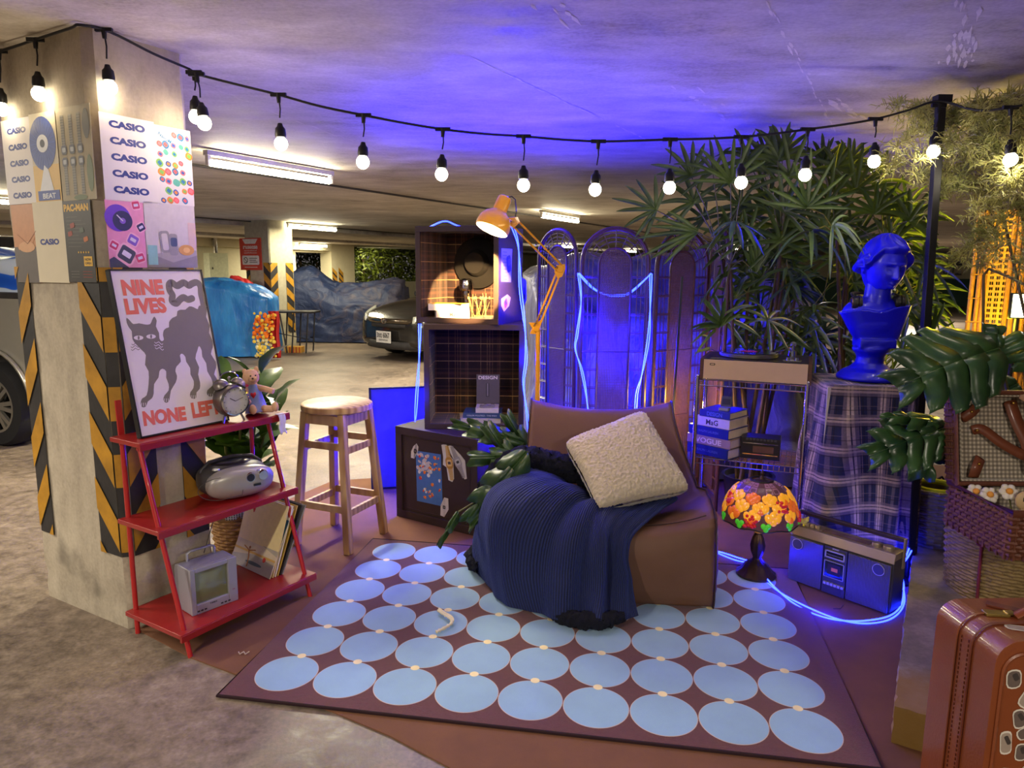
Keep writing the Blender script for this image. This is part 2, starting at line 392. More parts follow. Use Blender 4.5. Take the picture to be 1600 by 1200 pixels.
def chev(pr, u0, u1, dz0, dz1):                     # dz: how far the stripe sits above the corner line at each side
    pr.rect(u0, zb, u1, zt, 2, 1)
    for k in range(-3, 8):
        z = zb + .02 + per * k
        q = clipz([(u0, z + dz0), (u1, z + dz1), (u1, z + dz1 + per * .5), (u0, z + dz0 + per * .5)], zb, zt)
        if len(q) > 2: pr.poly(q, 1, 2)
chev(fl_, PD - .16, PD - CHF, .16, 0); chev(fl_, 0, .10, 0, .16); chev(fr_, CHF, .15, 0, .16); chev(fr_, PW - .14, PW - .03, .16, 0); fc_.rect(0, zb, CHF * 1.414, zt, 2, 1)
for k in range(-1, 6):
    q = clipz([(0, zb + .02 + per * k), (CHF * 1.414, zb + .02 + per * k), (CHF * 1.414, zb + .02 + per * (k + .5)), (0, zb + .02 + per * (k + .5))], zb, zt)
    if len(q) > 2: fc_.poly(q, 1, 2)
o = b.ob('pillar', [m_pil, m_yel, m_blk]); o.matrix_world = FA; struct(o)
# ---- far pillar with hazard chevrons and the red sign
P2 = G(428, 547); b = pillar_mesh(.55, .6, .02, ZC)
prl = PR(b, (0, .6, 0), (0, -1, 0), (0, 0, 1), .004); prr = PR(b, (0, 0, 0), (1, 0, 0), (0, 0, 1), .004)
zb, zt = .28, 1.52
chev(prl, .44, .6, .14, 0); chev(prl, 0, .1, 0, .1); chev(prr, 0, .16, 0, .14); chev(prr, .35, .52, .14, 0)
o = b.ob('pillar', [mat('pillar_cream', (170, 162, 138), .8), m_yel, m_blk]); o.matrix_world = M.Translation(P2) @ M.Rotation(R60, 4, 'Z'); struct(o)
# ---- brown felt mat, kerb
b = MB(); mp = [(215, 985), (298, 1029), (370, 1056), (440, 1084), (520, 1114), (610, 1152), (700, 1200)]
pts = [G(*p) for p in mp] + [V((.35, 1.35, 0)), V((4.2, -.4, 0)), V((4.6, 5.2, 0)), V((.5, 5.1, 0)), G(520, 752), G(440, 786), V((-1.25, 3.1, 0))]
b.prism([(p.x, p.y) for p in pts], 0.0005, .005)
m_mat = mat('brown_felt', (112, 74, 50), .95, var=.12, vs=6, bump=.25, bs=400)
tag(b.ob('floor_mat', m_mat, smooth=False), 'large brown felt mat laid over the concrete under the rug and furniture', 'mat')
k0 = G(1385, 1160); kd = (G(1425, 845) - k0); kd.z = 0; kd.normalize(); kn = V((kd.y, -kd.x, 0)); b = MB(); L, Wd, Hh = 1.98, .205, .125
def kf(u, v):
    a = v * 4; s = u * L
    if a < 1: t, z = 0, a
    elif a < 3: t, z = (a - 1) / 2, 1
    else: t, z = 1, 4 - a
    e = .006 * noise.noise(V((s * 9, t * 3, z * 5))) + .006 * noise.noise(V((s * 30, t * 8, z * 9)))
    return k0 + kd * (s + e) + kn * (.012 + t * Wd + e * (1 if t < .5 else -1)) + V((0, 0, z * Hh + e * .5 * z))
b.grid(kf, 80, 24); n = 25
b.add([kf(0, j / 24) for j in range(25)], [tuple(range(25))[::-1]]); b.add([kf(1, j / 24) for j in range(25)], [tuple(range(25))])
nt = NT('worn_kerb_concrete'); co = nt.coords(); n1 = nt.n('TexNoise', i_Scale=6.0, i_Detail=9.0, i_Roughness=.7); nt.l(co, n1.inputs[0])
col = nt.ramp(n1.outputs[0], [(.3, rgb(92, 82, 72)), (.5, rgb(128, 115, 100)), (.7, rgb(165, 150, 132))])
sp = nt.n('SeparateXYZ'); nt.l(co, sp.inputs[0]); yy = nt.math('ADD', nt.math('ADD', nt.math('MULTIPLY', sp.outputs[0], kd.x), nt.math('MULTIPLY', sp.outputs[1], kd.y)), nt.math('MULTIPLY', n1.outputs[0], .25))
yf = nt.ramp(nt.math('SUBTRACT', yy, k0.x * kd.x + k0.y * kd.y), [(.30, (1, 1, 1, 1)), (.42, (0, 0, 0, 1))]); col = nt.mix(nt.math('MULTIPLY', yf, .75), col, rgb(150, 112, 30))
nt.l(col, nt.b.inputs['Base Color']); nt.set(Roughness=.8); nt.bump(n1.outputs[0], .5, .01)
tag(b.ob('parking_kerb', nt.m), 'worn grey concrete parking kerb with faded yellow paint on its near end', 'kerb')
# ---- rug
r0, r8, r4 = G(471.7, 1030.4), G(1246.3, 1112.9), G(603.9, 879); ru = (r8 - r0) / 8; rv = (r4 - r0) / 4
ang = math.atan2(ru.y, ru.x); FR_ = M.Translation(r0) @ M.Rotation(ang, 4, 'Z'); su = ru.length; FI = FR_.inverted()
rv_l = FI @ (r0 + rv); corners = [FI @ G(340, 1091), FI @ G(1378, 1207), FI @ G(1236, 893), FI @ G(583, 845)]
RZ = .013; b = MB(); b.prism([(p.x, p.y) for p in corners], .006, RZ, 0)
cx = sum(p.x for p in corners) / 4; cy = sum(p.y for p in corners) / 4
pr = PR(b, (0, 0, RZ), (1, 0, 0), (0, 1, 0), .0005)
def rp(j, k): return (su * j + rv_l.x * k, rv_l.y * k)
for k in range(6):
    for j in range(9):
        x, y = rp(j, k - .5); pr.disc(x, y, su * .497, 2, 1, 48, rv_l.y * .497); pr.disc(x, y, su * .487, 1, 2, 48, rv_l.y * .487)
for k in range(5):
    for j in range(9): x, y = rp(j, k); pr.disc(x, y, .016, 3, 3, 18)
edge = [(p.x, p.y, .0095) for p in corners]
o = b.ob('rug', [mat('burgundy_carpet', (88, 34, 42), .95, var=.15, vs=60, bump=.5, bs=500, sheen=.3), mat('pale_blue_carpet', (142, 178, 212), .95, var=.07, vs=5, bump=.4, bs=600, sheen=.3),
                 mat('cream_outline_carpet', (206, 182, 170), .95), mat('cream_carpet', (240, 224, 176), .95)], smooth=False)
o.matrix_world = FR_; tag(o, 'burgundy rug with rows of pale blue circles and small cream dots', 'rug')
e = MB(); e.tube(edge, .006, 8, closed=True); e.ob('rug_binding', mat('dark_binding', (38, 14, 22), .9), o)
# ---- fluorescent tubes
m_tube = mat('tube_glow', (255, 250, 235), .4, emit=60, ec=(255, 244, 205)); m_batten = mat('batten_white', (225, 222, 205), .5)
def tube_lamp(p, q, label):
    p, q = V(p), V(q); m_ = (p + q) / 2; d = q - p; t = thing('fluorescent_lamp', label, 'ceiling light', (m_.x, m_.y, 2.115), math.atan2(d.y, d.x), 'fluorescent tubes on the garage ceiling')
    b = MB(); b.box((0, 0, .100), (1.24, .05, .035)); b.box((-.6, 0, .05), (.025, .03, .07)); b.box((.6, 0, .05), (.025, .03, .07)); b.ob('batten', m_batten, t)
    b = MB(); b.tube([(-.585, 0, .035), (.585, 0, .035)], .024, 12); b.ob('tube', m_tube, t)
for (pa, lb) in (((430, 270), 'nearest long glowing fluorescent tube, right of the pillar posters'), ((489, 357), 'glowing fluorescent tube just right of the far chevron pillar top'),
                ((490, 384), 'small distant fluorescent tube above the garden opening'), ((876, 342), 'glowing fluorescent tube above the arched cane screen'),
                ((889, 386), 'small distant fluorescent tube seen through the left screen arch'), ((985, 393), 'distant fluorescent tube seen through the middle screen arch'),
                ((1145, 388), 'distant fluorescent tube glimpsed through the palm leaves'), ((-14, 314), 'fluorescent tube cut by the left picture edge beside the pillar'), ((-4, 380), 'distant fluorescent tube low at the left picture edge above the tarpaulin')):
    p = G(*pa, 2.15); tube_lamp(p - A * .6, p + A * .6, lb)
# ---- posters on the pillar
m_pap = mat('white_paper', (226, 222, 222), .55, var=.03); m_navy = mat('navy_ink', (34, 52, 132), .5, var=.05)
INK = {}
def ink(*c):
    if c not in INK: INK[c] = mat('ink_%d_%d_%d' % c, c, .5, var=.06, vs=40)
    return INK[c]
m_cream = mat('cream_paper', (214, 204, 178), .55, var=.03)
def poster(face, quad, mats, label, group, fill, z=.006):
    ps = []
    if face == 'L': O, N, U = PC, A, -B
    else: O, N, U = PC, B, A
    for px, py in quad: q = PL(px, py, O, N); ps.append(((q - PC).dot(U), q.z))
    u0 = (ps[0][0] + ps[3][0]) / 2; u1 = (ps[1][0] + ps[2][0]) / 2; z1 = (ps[0][1] + ps[1][1]) / 2; z0 = (ps[2][1] + ps[3][1]) / 2
    w, h = u1 - u0, z1 - z0; N_ = U.cross(V((0, 0, 1))); org = PC + U * (u0 + u1) / 2 + V((0, 0, z0)) + N_ * z
    b = MB(); b.box((0, .0006, h / 2), (w, .0012, h), 0); p = PR(b, (-w / 2, 0, 0), (1, 0, 0), (0, 0, 1)); fill(p, w, h)
    o = b.ob('poster', mats, smooth=False); o.location = org; o.rotation_euler = (0, 0, math.atan2(U.y, U.x)); return tag(o, label, 'poster', group)
GP = 'posters taped round the concrete pillar'
def casio(n, top=.93, step=.185, x0=.14, wd=.72, hh=.072):
    def f(p, w, h):
        for i in range(n): p.text('CASIO', w * x0, h * (top - hh - step * i), w * wd, h * hh, 1, 1, .06)
    return f
poster('L', [(4, 192), (49, 180), (58, 316), (16, 322)], [m_pap, m_navy], 'white poster repeating one navy word five times, on the left pillar face', GP, casio(5, .90, .19, .2, .66))
def wheel(p, w, h):
    p.rect(0, 0, w, h * .42, 1, 1); p.disc(w * .45, h * .66, w * .5, 2, 2, 30, h * .3); p.disc(w * .45, h * .66, w * .22, 3, 3, 20, h * .1); p.disc(w * .45, h * .66, w * .09, 4, 4, 16, h * .045)
    for i in range(26):
        a = 2 * PI * i / 26; p.line([(w * (.45 + .25 * math.cos(a)), h * (.66 + .13 * math.sin(a))), (w * (.45 + .46 * math.cos(a)), h * (.66 + .28 * math.sin(a)))], .0018, 5, 3)
    p.poly([(w * .2, h * .12), (w * .45, h * .42), (w * .6, h * .36), (w * .75, h * .12)], 3, 3); p.rect(w * .12, h * .02, w * .95, h * .13, 2, 4); p.text('BEAT', w * .3, h * .04, w * .5, h * .06, 3, 5, .03)
poster('L', [(49, 182), (87, 170), (100, 313), (58, 319)], [m_cream, ink(216, 176, 84), ink(36, 66, 150), ink(214, 218, 226), ink(40, 44, 60), ink(70, 100, 190)], 'poster with a big blue fan wheel over yellow ground', GP, wheel)
def watches(p, w, h):
    for r in range(2):
        for i in range(3):
            x = w * (.12 + .24 * i); y = h * (.52 if r else .06); p.rect(x, y, x + w * .1, y + h * .4, 1, 1)
            for k in range(14): p.rect(x, y + h * (.01 + .028 * k), x + w * .1, y + h * (.02 + .028 * k), 2, 2)
            p.rrect(x + w * .05, y + h * .03 if r else y + h * .36, w * .16, h * .1, 0, 3, 3); p.rrect(x + w * .05, y + h * .03 if r else y + h * .36, w * .1, h * .05, 0, 4, 4)
    p.disc(w * .88, h * .28, w * .09, 5, 2, 16, h * .2); p.disc(w * .86, h * .8, w * .1, 2, 2, 16, h * .16); p.disc(w * .55, h * .03, w * .2, 5, 3, 16, h * .03)
poster('L', [(88, 171), (146, 160), (150, 312), (102, 314)], [mat('grey_print', (176, 166, 140), .6), ink(120, 116, 104), ink(86, 84, 80), ink(60, 62, 74), ink(170, 176, 180), ink(88, 104, 62)], 'grey poster of hanging wristwatches beside green sprigs', GP, watches)
def arm(p, w, h):
    p.rect(0, 0, w, h * .46, 1, 1); p.poly([(0, h), (w, h), (w, h * .62), (w * .8, h * .5), (w * .2, h * .42), (0, h * .6)], 0, 2); p.disc(w * .55, h * .46, w * .35, 2, 3, 18, h * .07)
    p.line([(w * .2, h * .62), (w * .6, h * .5), (w, h * .66)], .003, 3, 4)
poster('L', [(20, 322), (56, 317), (66, 442), (30, 441)], [ink(196, 140, 100), ink(104, 98, 94), ink(208, 160, 120), ink(150, 98, 66)], 'poster of bare skin above grey cloth, lower left on pillar', GP, arm)
poster('L', [(54, 316), (101, 314), (112, 441), (64, 442)], [m_cream, m_navy], 'cream poster with one small navy word in its centre', GP, lambda p, w, h: p.text('CASIO', w * .16, h * .47, w * .62, h * .075, 1, 1, .055), .0075)
def arcade(p, w, h):
    p.text('PAC-MAN', w * .04, h * .87, w * .88, h * .09, 1, 1, .05)
    for i in range(9): p.rect(w * .1, h * (.8 - .045 * i), w * (.5 + .35 * ((i * 7) % 5) / 5), h * (.805 - .045 * i), 2, 1)
    for x, y, c in ((.3, .7, 3), (.2, .6, 3), (.62, .64, 4), (.75, .53, 5)): p.rrect(w * x, h * y, w * .16, h * .06, .2, c, 2)
    for i in range(5): p.disc(w * (.45 + .09 * i), h * .37, w * .022, 1, 2, 8)
    p.rect(w * .62, h * .2, w * .92, h * .32, 1, 2); p.text('NOW', w * .66, h * .265, w * .22, h * .035, 0, 3, .02); p.text('OPEN', w * .66, h * .22, w * .22, h * .03, 0, 3, .02)
    for i in range(3): p.rect(w * .12, h * (.13 - .035 * i), w * .42, h * (.137 - .035 * i), 2, 2); p.rect(w * .55, h * (.13 - .035 * i), w * .88, h * (.137 - .035 * i), 3, 2)
poster('L', [(101, 316), (144, 311), (155, 441), (112, 441)], [ink(62, 60, 58), ink(222, 176, 60), ink(110, 106, 100), ink(150, 60, 46), ink(84, 96, 84), ink(186, 104, 48)], 'dark arcade game poster with yellow title and rounded corners', GP, arcade, .009)
poster('R', [(152, 172), (240, 193), (246, 319), (163, 313)], [m_pap, m_navy], 'white poster repeating one navy word five times, on the right pillar face', GP, casio(5, .93, .188, .16, .66, .085))
def toys(p, w, h):
    r = random.Random(2); p.text('NanoMini', w * .08, h * .88, w * .5, h * .05, 6, 2, .02, -.5)
    cs = [1, 2, 3, 4, 5, 7, 6]
    for i in range(8):
        for j in range(5):
            if r.random() < .08 or (i > 6 and j < 2): continue
            x = w * (.1 + .2 * j + r.uniform(-.03, .03)); y = h * (.06 + .118 * i + r.uniform(-.02, .02)); c = cs[(i * 3 + j * 2) % 7]; s = r.uniform(.8, 1.25)
            a = -.6 + r.uniform(-.3, .3); p.rrect(x, y, w * .17 * s, h * .075 * s, a, c, 1 + .01 * j, .4); p.rrect(x, y, w * .09 * s, h * .04 * s, a, cs[(i + j * 3 + 2) % 7], 2 + .01 * j, .2)
poster('R', [(240, 193), (297, 207), (301, 321), (246, 319)], [m_pap, ink(44, 88, 168), ink(240, 120, 130), ink(236, 140, 60), ink(90, 178, 160), ink(240, 96, 96), ink(40, 120, 170), ink(130, 190, 90), ink(60, 60, 80)], 'colourful poster scattered with small toys and gadgets', GP, toys)
def pink(p, w, h):
    p.disc(w * .3, h * .74, w * .34, 1, 2, 30, h * .2); p.disc(w * .42, h * .7, w * .26, 2, 3, 26, h * .15); p.disc(w * .42, h * .7, w * .08, 3, 4, 16, h * .045); p.line([(w * .28, h * .78), (w * .42, h * .7)], .004, 6, 5)
    for x, y, s, a, c in ((.9, .62, .2, .5, 2), (.66, .42, .26, -.5, 3), (.46, .2, .4, -.55, 4), (.82, .15, .22, .3, 5), (.15, .33, .2, -.5, 5), (.8, .95, .2, .2, 5)):
        p.rrect(w * x, h * y, w * s * 1.25, h * s * .75, a, 7, 2); p.rrect(w * x, h * y, w * s, h * s * .55, a, c, 3, .15)
        p.rrect(w * x, h * y, w * s * .6, h * s * .2, a, 6, 4, .15)
    p.poly([(0, h * .12), (w * .12, h * .16), (w * .5, 0), (0, 0)], 4, 5)
poster('R', [(162, 313), (222, 315), (228, 418), (170, 418)], [ink(232, 150, 190), ink(110, 60, 200), ink(34, 34, 90), ink(130, 90, 200), ink(60, 64, 90), ink(206, 60, 110), ink(220, 214, 236), ink(246, 184, 210)], 'pink poster of a purple record deck and handheld gadgets', GP, pink)
def still(p, w, h):
    p.rect(0, 0, w, h * .2, 1, 1); p.poly([(w * .1, h * .2), (w * .5, h * .08), (w, h * .2), (w, h * .28), (w * .5, h * .26)], 2, 2); p.rect(w * .02, h * .04, w * .2, h * .34, 3, 3); p.rect(w * .84, h * .3, w, h * .72, 4, 2)
    p.rrect(w * .36, h * .4, w * .2, h * .34, .1, 5, 4); p.rrect(w * .36, h * .4, w * .12, h * .26, .1, 0, 5); p.rrect(w * .52, h * .36, w * .17, h * .34, 0, 5, 6); p.rrect(w * .53, h * .4, w * .13, h * .14, 0, 6, 7)
    p.disc(w * .78, h * .28, w * .16, 7, 6, 20, h * .085); p.disc(w * .78, h * .28, w * .07, 8, 7, 14, h * .045)
poster('R', [(223, 316), (302, 320), (307, 418), (229, 418)], [ink(206, 200, 202), ink(140, 136, 140), ink(170, 164, 164), ink(140, 196, 194), ink(214, 188, 182), ink(150, 148, 150), ink(60, 80, 110), ink(212, 158, 78), ink(232, 190, 110)], 'still life poster of a silver watch and a gold watch', GP, still)
# ---------------------------------------------------------------- ladder shelf
m_red = mat('red_metal', (178, 34, 34), .35, var=.06, coat=.4); m_red2 = mat('red_shelf_paint', (150, 28, 26), .4, var=.08, coat=.3)
LO = G(298, 1027); LR = G(485, 933); LX = (LR - LO).normalized(); la = math.atan2(LX.y, LX.x); LW = (LR - LO).length
LF = M.Translation(LO) @ M.Rotation(la, 4, 'Z')
def Lp(x, y, z): return LF @ V((x, y, z))
t = thing('ladder_shelf', 'red folding ladder shelf with three boards against the concrete pillar', 'shelf', LO, la)
for x, px in ((0, 0), (LW, 1)):
    b = MB(); b.tube([(x, 0, 0), (x, .18, .60), (x, .225, .765), (x, .245, .79)], .0095, 10); b.ob('front_leg', m_red, t)
    b = MB(); b.tube([(x, .335, 0), (x, .337, .78)], .0095, 10); b.bar((x, .337, .76), (x, .345, .93), .022, .006, (0, 1, 0)); b.ob('back_post', m_red, t)
for nm, z, y0, y1, xo in (('shelf_board', .10, -.005, .35, .035), ('shelf_board', .475, .09, .35, .035), ('shelf_board', .80, .14, .33, .05)):
    b = MB(); b.box((LW / 2, (y0 + y1) / 2, z - .008), (LW + 2 * xo, y1 - y0, .018)); b.box((LW / 2, y0 + .004, z - .016), (LW + 2 * xo, .012, .026)); b.ob(nm, m_red2, t, bev=.002)
for x in (0, LW):
    b = MB()
    for z in (.10, .475, .78): b.tube([(x - .012, .02 + z * .26, z - .02), (x + .012, .02 + z * .26, z - .02)], .006, 8)
    b.bar((x, .02, .09), (x, .33, .09), .008, .014); b.bar((x, .12, .465), (x, .335, .465), .008, .014); b.bar((x, .235, .77), (x, .335, .77), .008, .014); b.ob('hinge_bracket', m_red, t)
# ---- framed cat poster
Nw = (LF.to_3x3() @ V((0, -1, .20))).normalized(); Uw = LX; Vw = Nw.cross(Uw)
Of = Lp(0, .20, .802)
def cuv(px, py): q = PL(px, py, Of, Nw) - Of; return (q.dot(Uw), q.dot(Vw))
def zc(x, y): return cuv(160 + x / 4, 400 + y / 4)
TLc, TRc, BRc, BLc = cuv(172, 421), cuv(322, 421), cuv(351, 655), cuv(217, 686)
fu0 = (TLc[0] + BLc[0]) / 2; fu1 = (TRc[0] + BRc[0]) / 2; fv1 = (TLc[1] + TRc[1]) / 2; fv0 = .002
fm = M(((Uw.x, Vw.x, Nw.x, Of.x), (Uw.y, Vw.y, Nw.y, Of.y), (Uw.z, Vw.z, Nw.z, Of.z), (0, 0, 0, 1)))
t = thing('framed_poster', 'large framed poster of a grey wavy cat reading NINE LIVES NONE LEFT on red shelf', 'framed poster'); t.matrix_world = fm
b = MB(); w = .006
for (x0, x1, y0, y1) in ((fu0, fu1, fv0, fv0 + w), (fu0, fu1, fv1 - w, fv1), (fu0, fu0 + w, fv0, fv1), (fu1 - w, fu1, fv0, fv1)): b.box(((x0 + x1) / 2, (y0 + y1) / 2, -.010), (x1 - x0, y1 - y0, .024))
b.ob('frame', mat('black_frame', (24, 24, 26), .4), t)
b = MB(); b.box(((fu0 + fu1) / 2, (fv0 + fv1) / 2, -.008), (fu1 - fu0 - .01, fv1 - fv0 - .01, .012)); p = PR(b, (0, 0, -.002), (1, 0, 0), (0, 1, 0), .0004)
def zz(pts): return [zc(*q) for q in pts]
def smoothp(pts, closed=True, n=3):
    out = []; k = len(pts)
    for i in range(k if closed else k - 1):
        p0, p1, p2, p3 = (pts[(i + d) % k] if closed else pts[max(0, min(k - 1, i + d))] for d in (-1, 0, 1, 2))
        for j in range(n):
            s = j / n; f = [.5 * (2 * p1[a] + (p2[a] - p0[a]) * s + (2 * p0[a] - 5 * p1[a] + 4 * p2[a] - p3[a]) * s * s + (3 * p1[a] - p0[a] - 3 * p2[a] + p3[a]) * s ** 3) for a in range(2)]; out.append(tuple(f))
    if not closed: out.append(tuple(pts[-1]))
    return out
body = [(152, 385), (175, 405), (195, 425), (230, 420), (270, 428), (300, 425), (312, 400), (326, 378), (341, 405), (336, 440), (355, 480), (358, 515), (372, 532), (386, 522), (380, 495), (385, 465), (402, 450), (418, 444), (418, 412), (440, 386), (466, 374), (470, 345), (492, 335), (520, 335), (545, 314), (572, 320), (598, 332), (606, 310),
        (655, 320), (650, 380), (672, 435), (668, 480), (690, 530), (692, 570), (680, 612), (710, 660), (712, 700), (700, 740), (728, 788), (700, 830), (695, 865), (678, 880), (656, 866), (658, 838), (688, 812), (690, 790), (680, 760), (657, 720), (650, 670), (626, 630), (622, 590), (606, 562), (595, 590), (583, 640), (606, 695), (600, 740), (612, 790), (610, 830), (590, 852), (588, 885), (570, 893), (550, 880), (552, 850), (570, 825), (572, 780), (552, 740), (550, 700), (525, 660), (520, 630), (500, 610), (486, 622), (492, 660), (465, 690), (458, 720), (468, 750), (460, 790), (430, 840), (420, 900), (400, 918), (382, 900), (390, 870), (415, 840), (415, 800), (400, 760), (400, 720), (377, 704), (358, 720), (352, 760), (325, 800), (322, 860), (310, 890), (285, 910), (275, 940), (250, 945), (240, 920), (250, 890), (278, 870), (290, 800), (290, 720), (268, 680), (273, 620), (250, 590), (215, 555), (190, 520), (185, 470), (170, 450), (155, 420)]
p.poly(smoothp(zz(body), True, 2), 1, 1)
tail = [(632, 350), (632, 300), (618, 240), (614, 190), (592, 165), (562, 172), (540, 184), (512, 166), (488, 176), (466, 186), (435, 166), (418, 180), (422, 215), (440, 245), (436, 280), (462, 296), (486, 272), (510, 258), (535, 272), (562, 264)]
p.line(smoothp(zz(tail), False, 3), .0215 * .62 * 2, 1, 1.3)
for ex, ey in ((227, 511), (305, 503)):
    q = [zc(ex + 30 * math.cos(a), ey + 14 * math.sin(a)) for a in [i * PI / 8 for i in range(16)]]; p.poly(q, 0, 3)
    q = [zc(ex + 6 * math.cos(a), ey + 13 * math.sin(a)) for a in [i * PI / 6 for i in range(12)]]; p.poly(q, 1, 4)
for y0, x0, sg in ((548, 245, -1), (565, 240, -1), (582, 242, -1), (535, 318, 1), (552, 316, 1), (570, 322, 1)):
    wv = [zc(x0 + sg * (8 + i * 9), y0 + sg * 2 + 7 * math.sin(i * 1.6) + i * 2 * (1 if sg > 0 else .4)) for i in range(7)]; p.line(wv, .0022, 1 if sg < 0 else 0, 3.4, False)
for fx, fy in ((258, 925), (400, 898), (568, 878), (676, 868)):
    for k in (-12, 0, 12): p.line([zc(fx + k, fy - 8), zc(fx + k * 1.2, fy + 14)], .0022, 0, 3.2, False)
def ztext(s, x0, y0, x1, y1, x2, y2, bold):          # lower left, lower right, upper left in zoomed pixels
    a0, a1, a2 = zc(x0, y0), zc(x1, y1), zc(x2, y2); d = V((a1[0] - a0[0], a1[1] - a0[1])); h = V((a2[0] - a0[0], a2[1] - a0[1])).length
    p.text(s, a0[0], a0[1], d.length, h, 2, 2, bold, math.atan2(d.y, d.x))
ztext('NINE', 132, 248, 390, 240, 112, 148, .055); ztext('LIVES', 152, 368, 408, 355, 134, 265, .055); ztext('NONE', 262, 1065, 530, 1028, 246, 970, .055); ztext('LEFT', 568, 1015, 745, 985, 552, 918, .055)
b.ob('print', [mat('poster_white', (226, 218, 222), .5, var=.02), mat('print_grey', (118, 112, 104), .5, var=.05), mat('print_coral', (224, 112, 92), .5, var=.04)], t, smooth=False)
# ---- twin bell alarm clock
m_gun = mat('gunmetal', (120, 112, 108), .35, .75, var=.1); m_chr = mat('chrome', (200, 200, 205), .12, 1.0, var=.02); m_brass = mat('brass', (190, 150, 70), .3, .9)
def onshelf(x, y, z, rz): return Lp(x, y, z), la + rz
lc, lr = onshelf(.375, .195, .802, 0)
t = thing('alarm_clock', 'dark silver twin bell alarm clock on the top board in front of the framed cat', 'alarm clock', lc, .85); t.scale = (1.13,) * 3
RX = M.Rotation(PI / 2, 3, 'X')                      # lathe axis to -Y
b = MB(); b.lathe([(.0, -.045), (.03, -.047), (.052, -.035), (.060, -.01), (.060, .02), (.054, .03), (.05, .034), (.0, .034)], 32, c=(0, 0, .078), R=RX, cap=False); b.ob('case', m_gun, t)
b = MB(); b.lathe([(.051, .028), (.053, .040), (.047, .042), (.047, .036)], 32, c=(0, 0, .078), R=RX, cap=False); b.ob('bezel', m_chr, t)
b = MB(); b.lathe([(.0, .037), (.047, .037)], 32, c=(0, 0, .078), R=RX, cap=False); p = PR(b, (0, -.0375, .078), (1, 0, 0), (0, 0, 1), .0004)
for i in range(12): a = i * PI / 6; p.line([(.038 * math.cos(a), .038 * math.sin(a)), (.043 * math.cos(a), .043 * math.sin(a))], .002, 1, 1, False)
p.line([(0, 0), (-.02, .012)], .003, 1, 2, False); p.line([(0, 0), (.03, .01)], .002, 1, 2, False); b.ob('dial', [mat('clock_dial', (196, 196, 190), .08, coat=1), ink(70, 66, 60)], t)
for s_ in (-1, 1):
    b = MB(); R = M.Rotation(.5 * s_, 3, 'Y'); b.lathe([(.0, .024), (.012, .022), (.023, .013), (.028, 0), (.026, 0), (.0, .018)], 20, c=(.032 * s_, 0, .132), R=R, cap=False); b.tube([(.026 * s_, 0, .125), (.037 * s_, 0, .155)], .003, 6); b.ob('bell', m_gun, t)
    b = MB(); b.tube([(.03 * s_, -.012, .028), (.04 * s_, -.02, 0)], .004, 6); b.ob('foot', m_chr, t)
b = MB(); b.tube([(.036 * math.cos(a), 0, .150 + .03 * math.sin(a)) for a in [PI * i / 12 for i in range(13)]], .0022, 6); b.tube([(0, 0, .13), (0, 0, .158)], .002, 6); b.ell((0, 0, .158), .006, 8, 6); b.ob('handle', m_chr, t)
# ---- soft toy
lc, lr = onshelf(.52, .215, .802, 0)
m_skin = mat('toy_plush', (214, 170, 136), .9, var=.08, bump=.3, bs=300); m_dress = mat('toy_blue_cloth', (134, 148, 208), .9, bump=.2)
t = thing('soft_toy', 'small tan soft toy in a blue dress with red heart, slumped beside the clock', 'soft toy', lc, .1); t.rotation_euler = (-.15, -.12, .1); t.scale = (1.2,) * 3
b = MB(); b.ell((-.005, 0, .135), (.029, .026, .029), 16, 12); b.ell((.008, -.022, .127), (.015, .012, .012)); b.ell((-.026, .005, .158), (.009, .005, .011)); b.ell((.016, .005, .161), (.009, .005, .011))
b.tube([(0, 0, .115), (0, 0, .09)], .014, 8); b.tube([(.012, 0, .095), (.045, -.005, .085), (.07, -.012, .074)], [.013, .011, .011], 8); b.tube([(-.015, 0, .095), (-.028, -.022, .07), (-.012, -.045, .045)], [.013, .011, .011], 8)
b.tube([(.015, 0, .02), (.045, -.03, .016), (.068, -.04, .013)], [.016, .013, .012], 8); b.ell((.077, -.043, .02), (.012, .013, .018)); b.tube([(-.01, 0, .02), (0, -.045, .016), (.004, -.06, .014)], [.016, .013, .012], 8); b.ell((.006, -.066, .02), (.012, .012, .018))
b.ob('body', m_skin, t, remesh=.0022, sm=3)
b = MB(); b.lathe([(.013, .108), (.02, .1), (.026, .07), (.034, .03), (.04, .008), (.0, .006)], 20, fn=lambda a, r, z: r * (1 + .06 * math.sin(7 * a) * (z < .05))); b.ob('dress', m_dress, t)
b = MB(); p = PR(b, (.004, -.0305, .07), (1, 0, 0), (0, .08, 1), .001); p.poly([(0, -.012), (.01, .0), (.009, .008), (.004, .009), (0, .005), (-.004, .009), (-.009, .008), (-.01, 0)], 0, 1); b.ob('heart_patch', ink(204, 44, 60), t, solid=.001)
b = MB(); b.ell((.002, -.027, .138), (.003, .003, .003), 8, 6); b.ell((.018, -.022, .138), (.003, .003, .003), 8, 6); b.ell((.010, -.034, .128), (.004, .003, .003), 8, 6); b.ob('eyes_and_nose', ink(40, 26, 24), t)
b = MB(); b.grid(lambda u, v: ((u - .5) * .034 + .004 * math.sin(v * 7), -.008 * v - .002 * math.sin(u * 9), -.085 * v + (.012 if abs(u - .5) < .3 and v > .95 else 0)), 6, 12)
b.grid(lambda u, v: ((u - .5) * .034, .025 * v, .0015), 3, 3)
o = b.ob('ribbon', mat('lilac_ribbon', (214, 208, 226), .7), solid=.0008); o.location = Lp(.575, .128, .802); o.rotation_euler = (0, 0, la); tag(o, 'pale lilac ribbon hanging over the front edge of the top shelf board', 'ribbon')
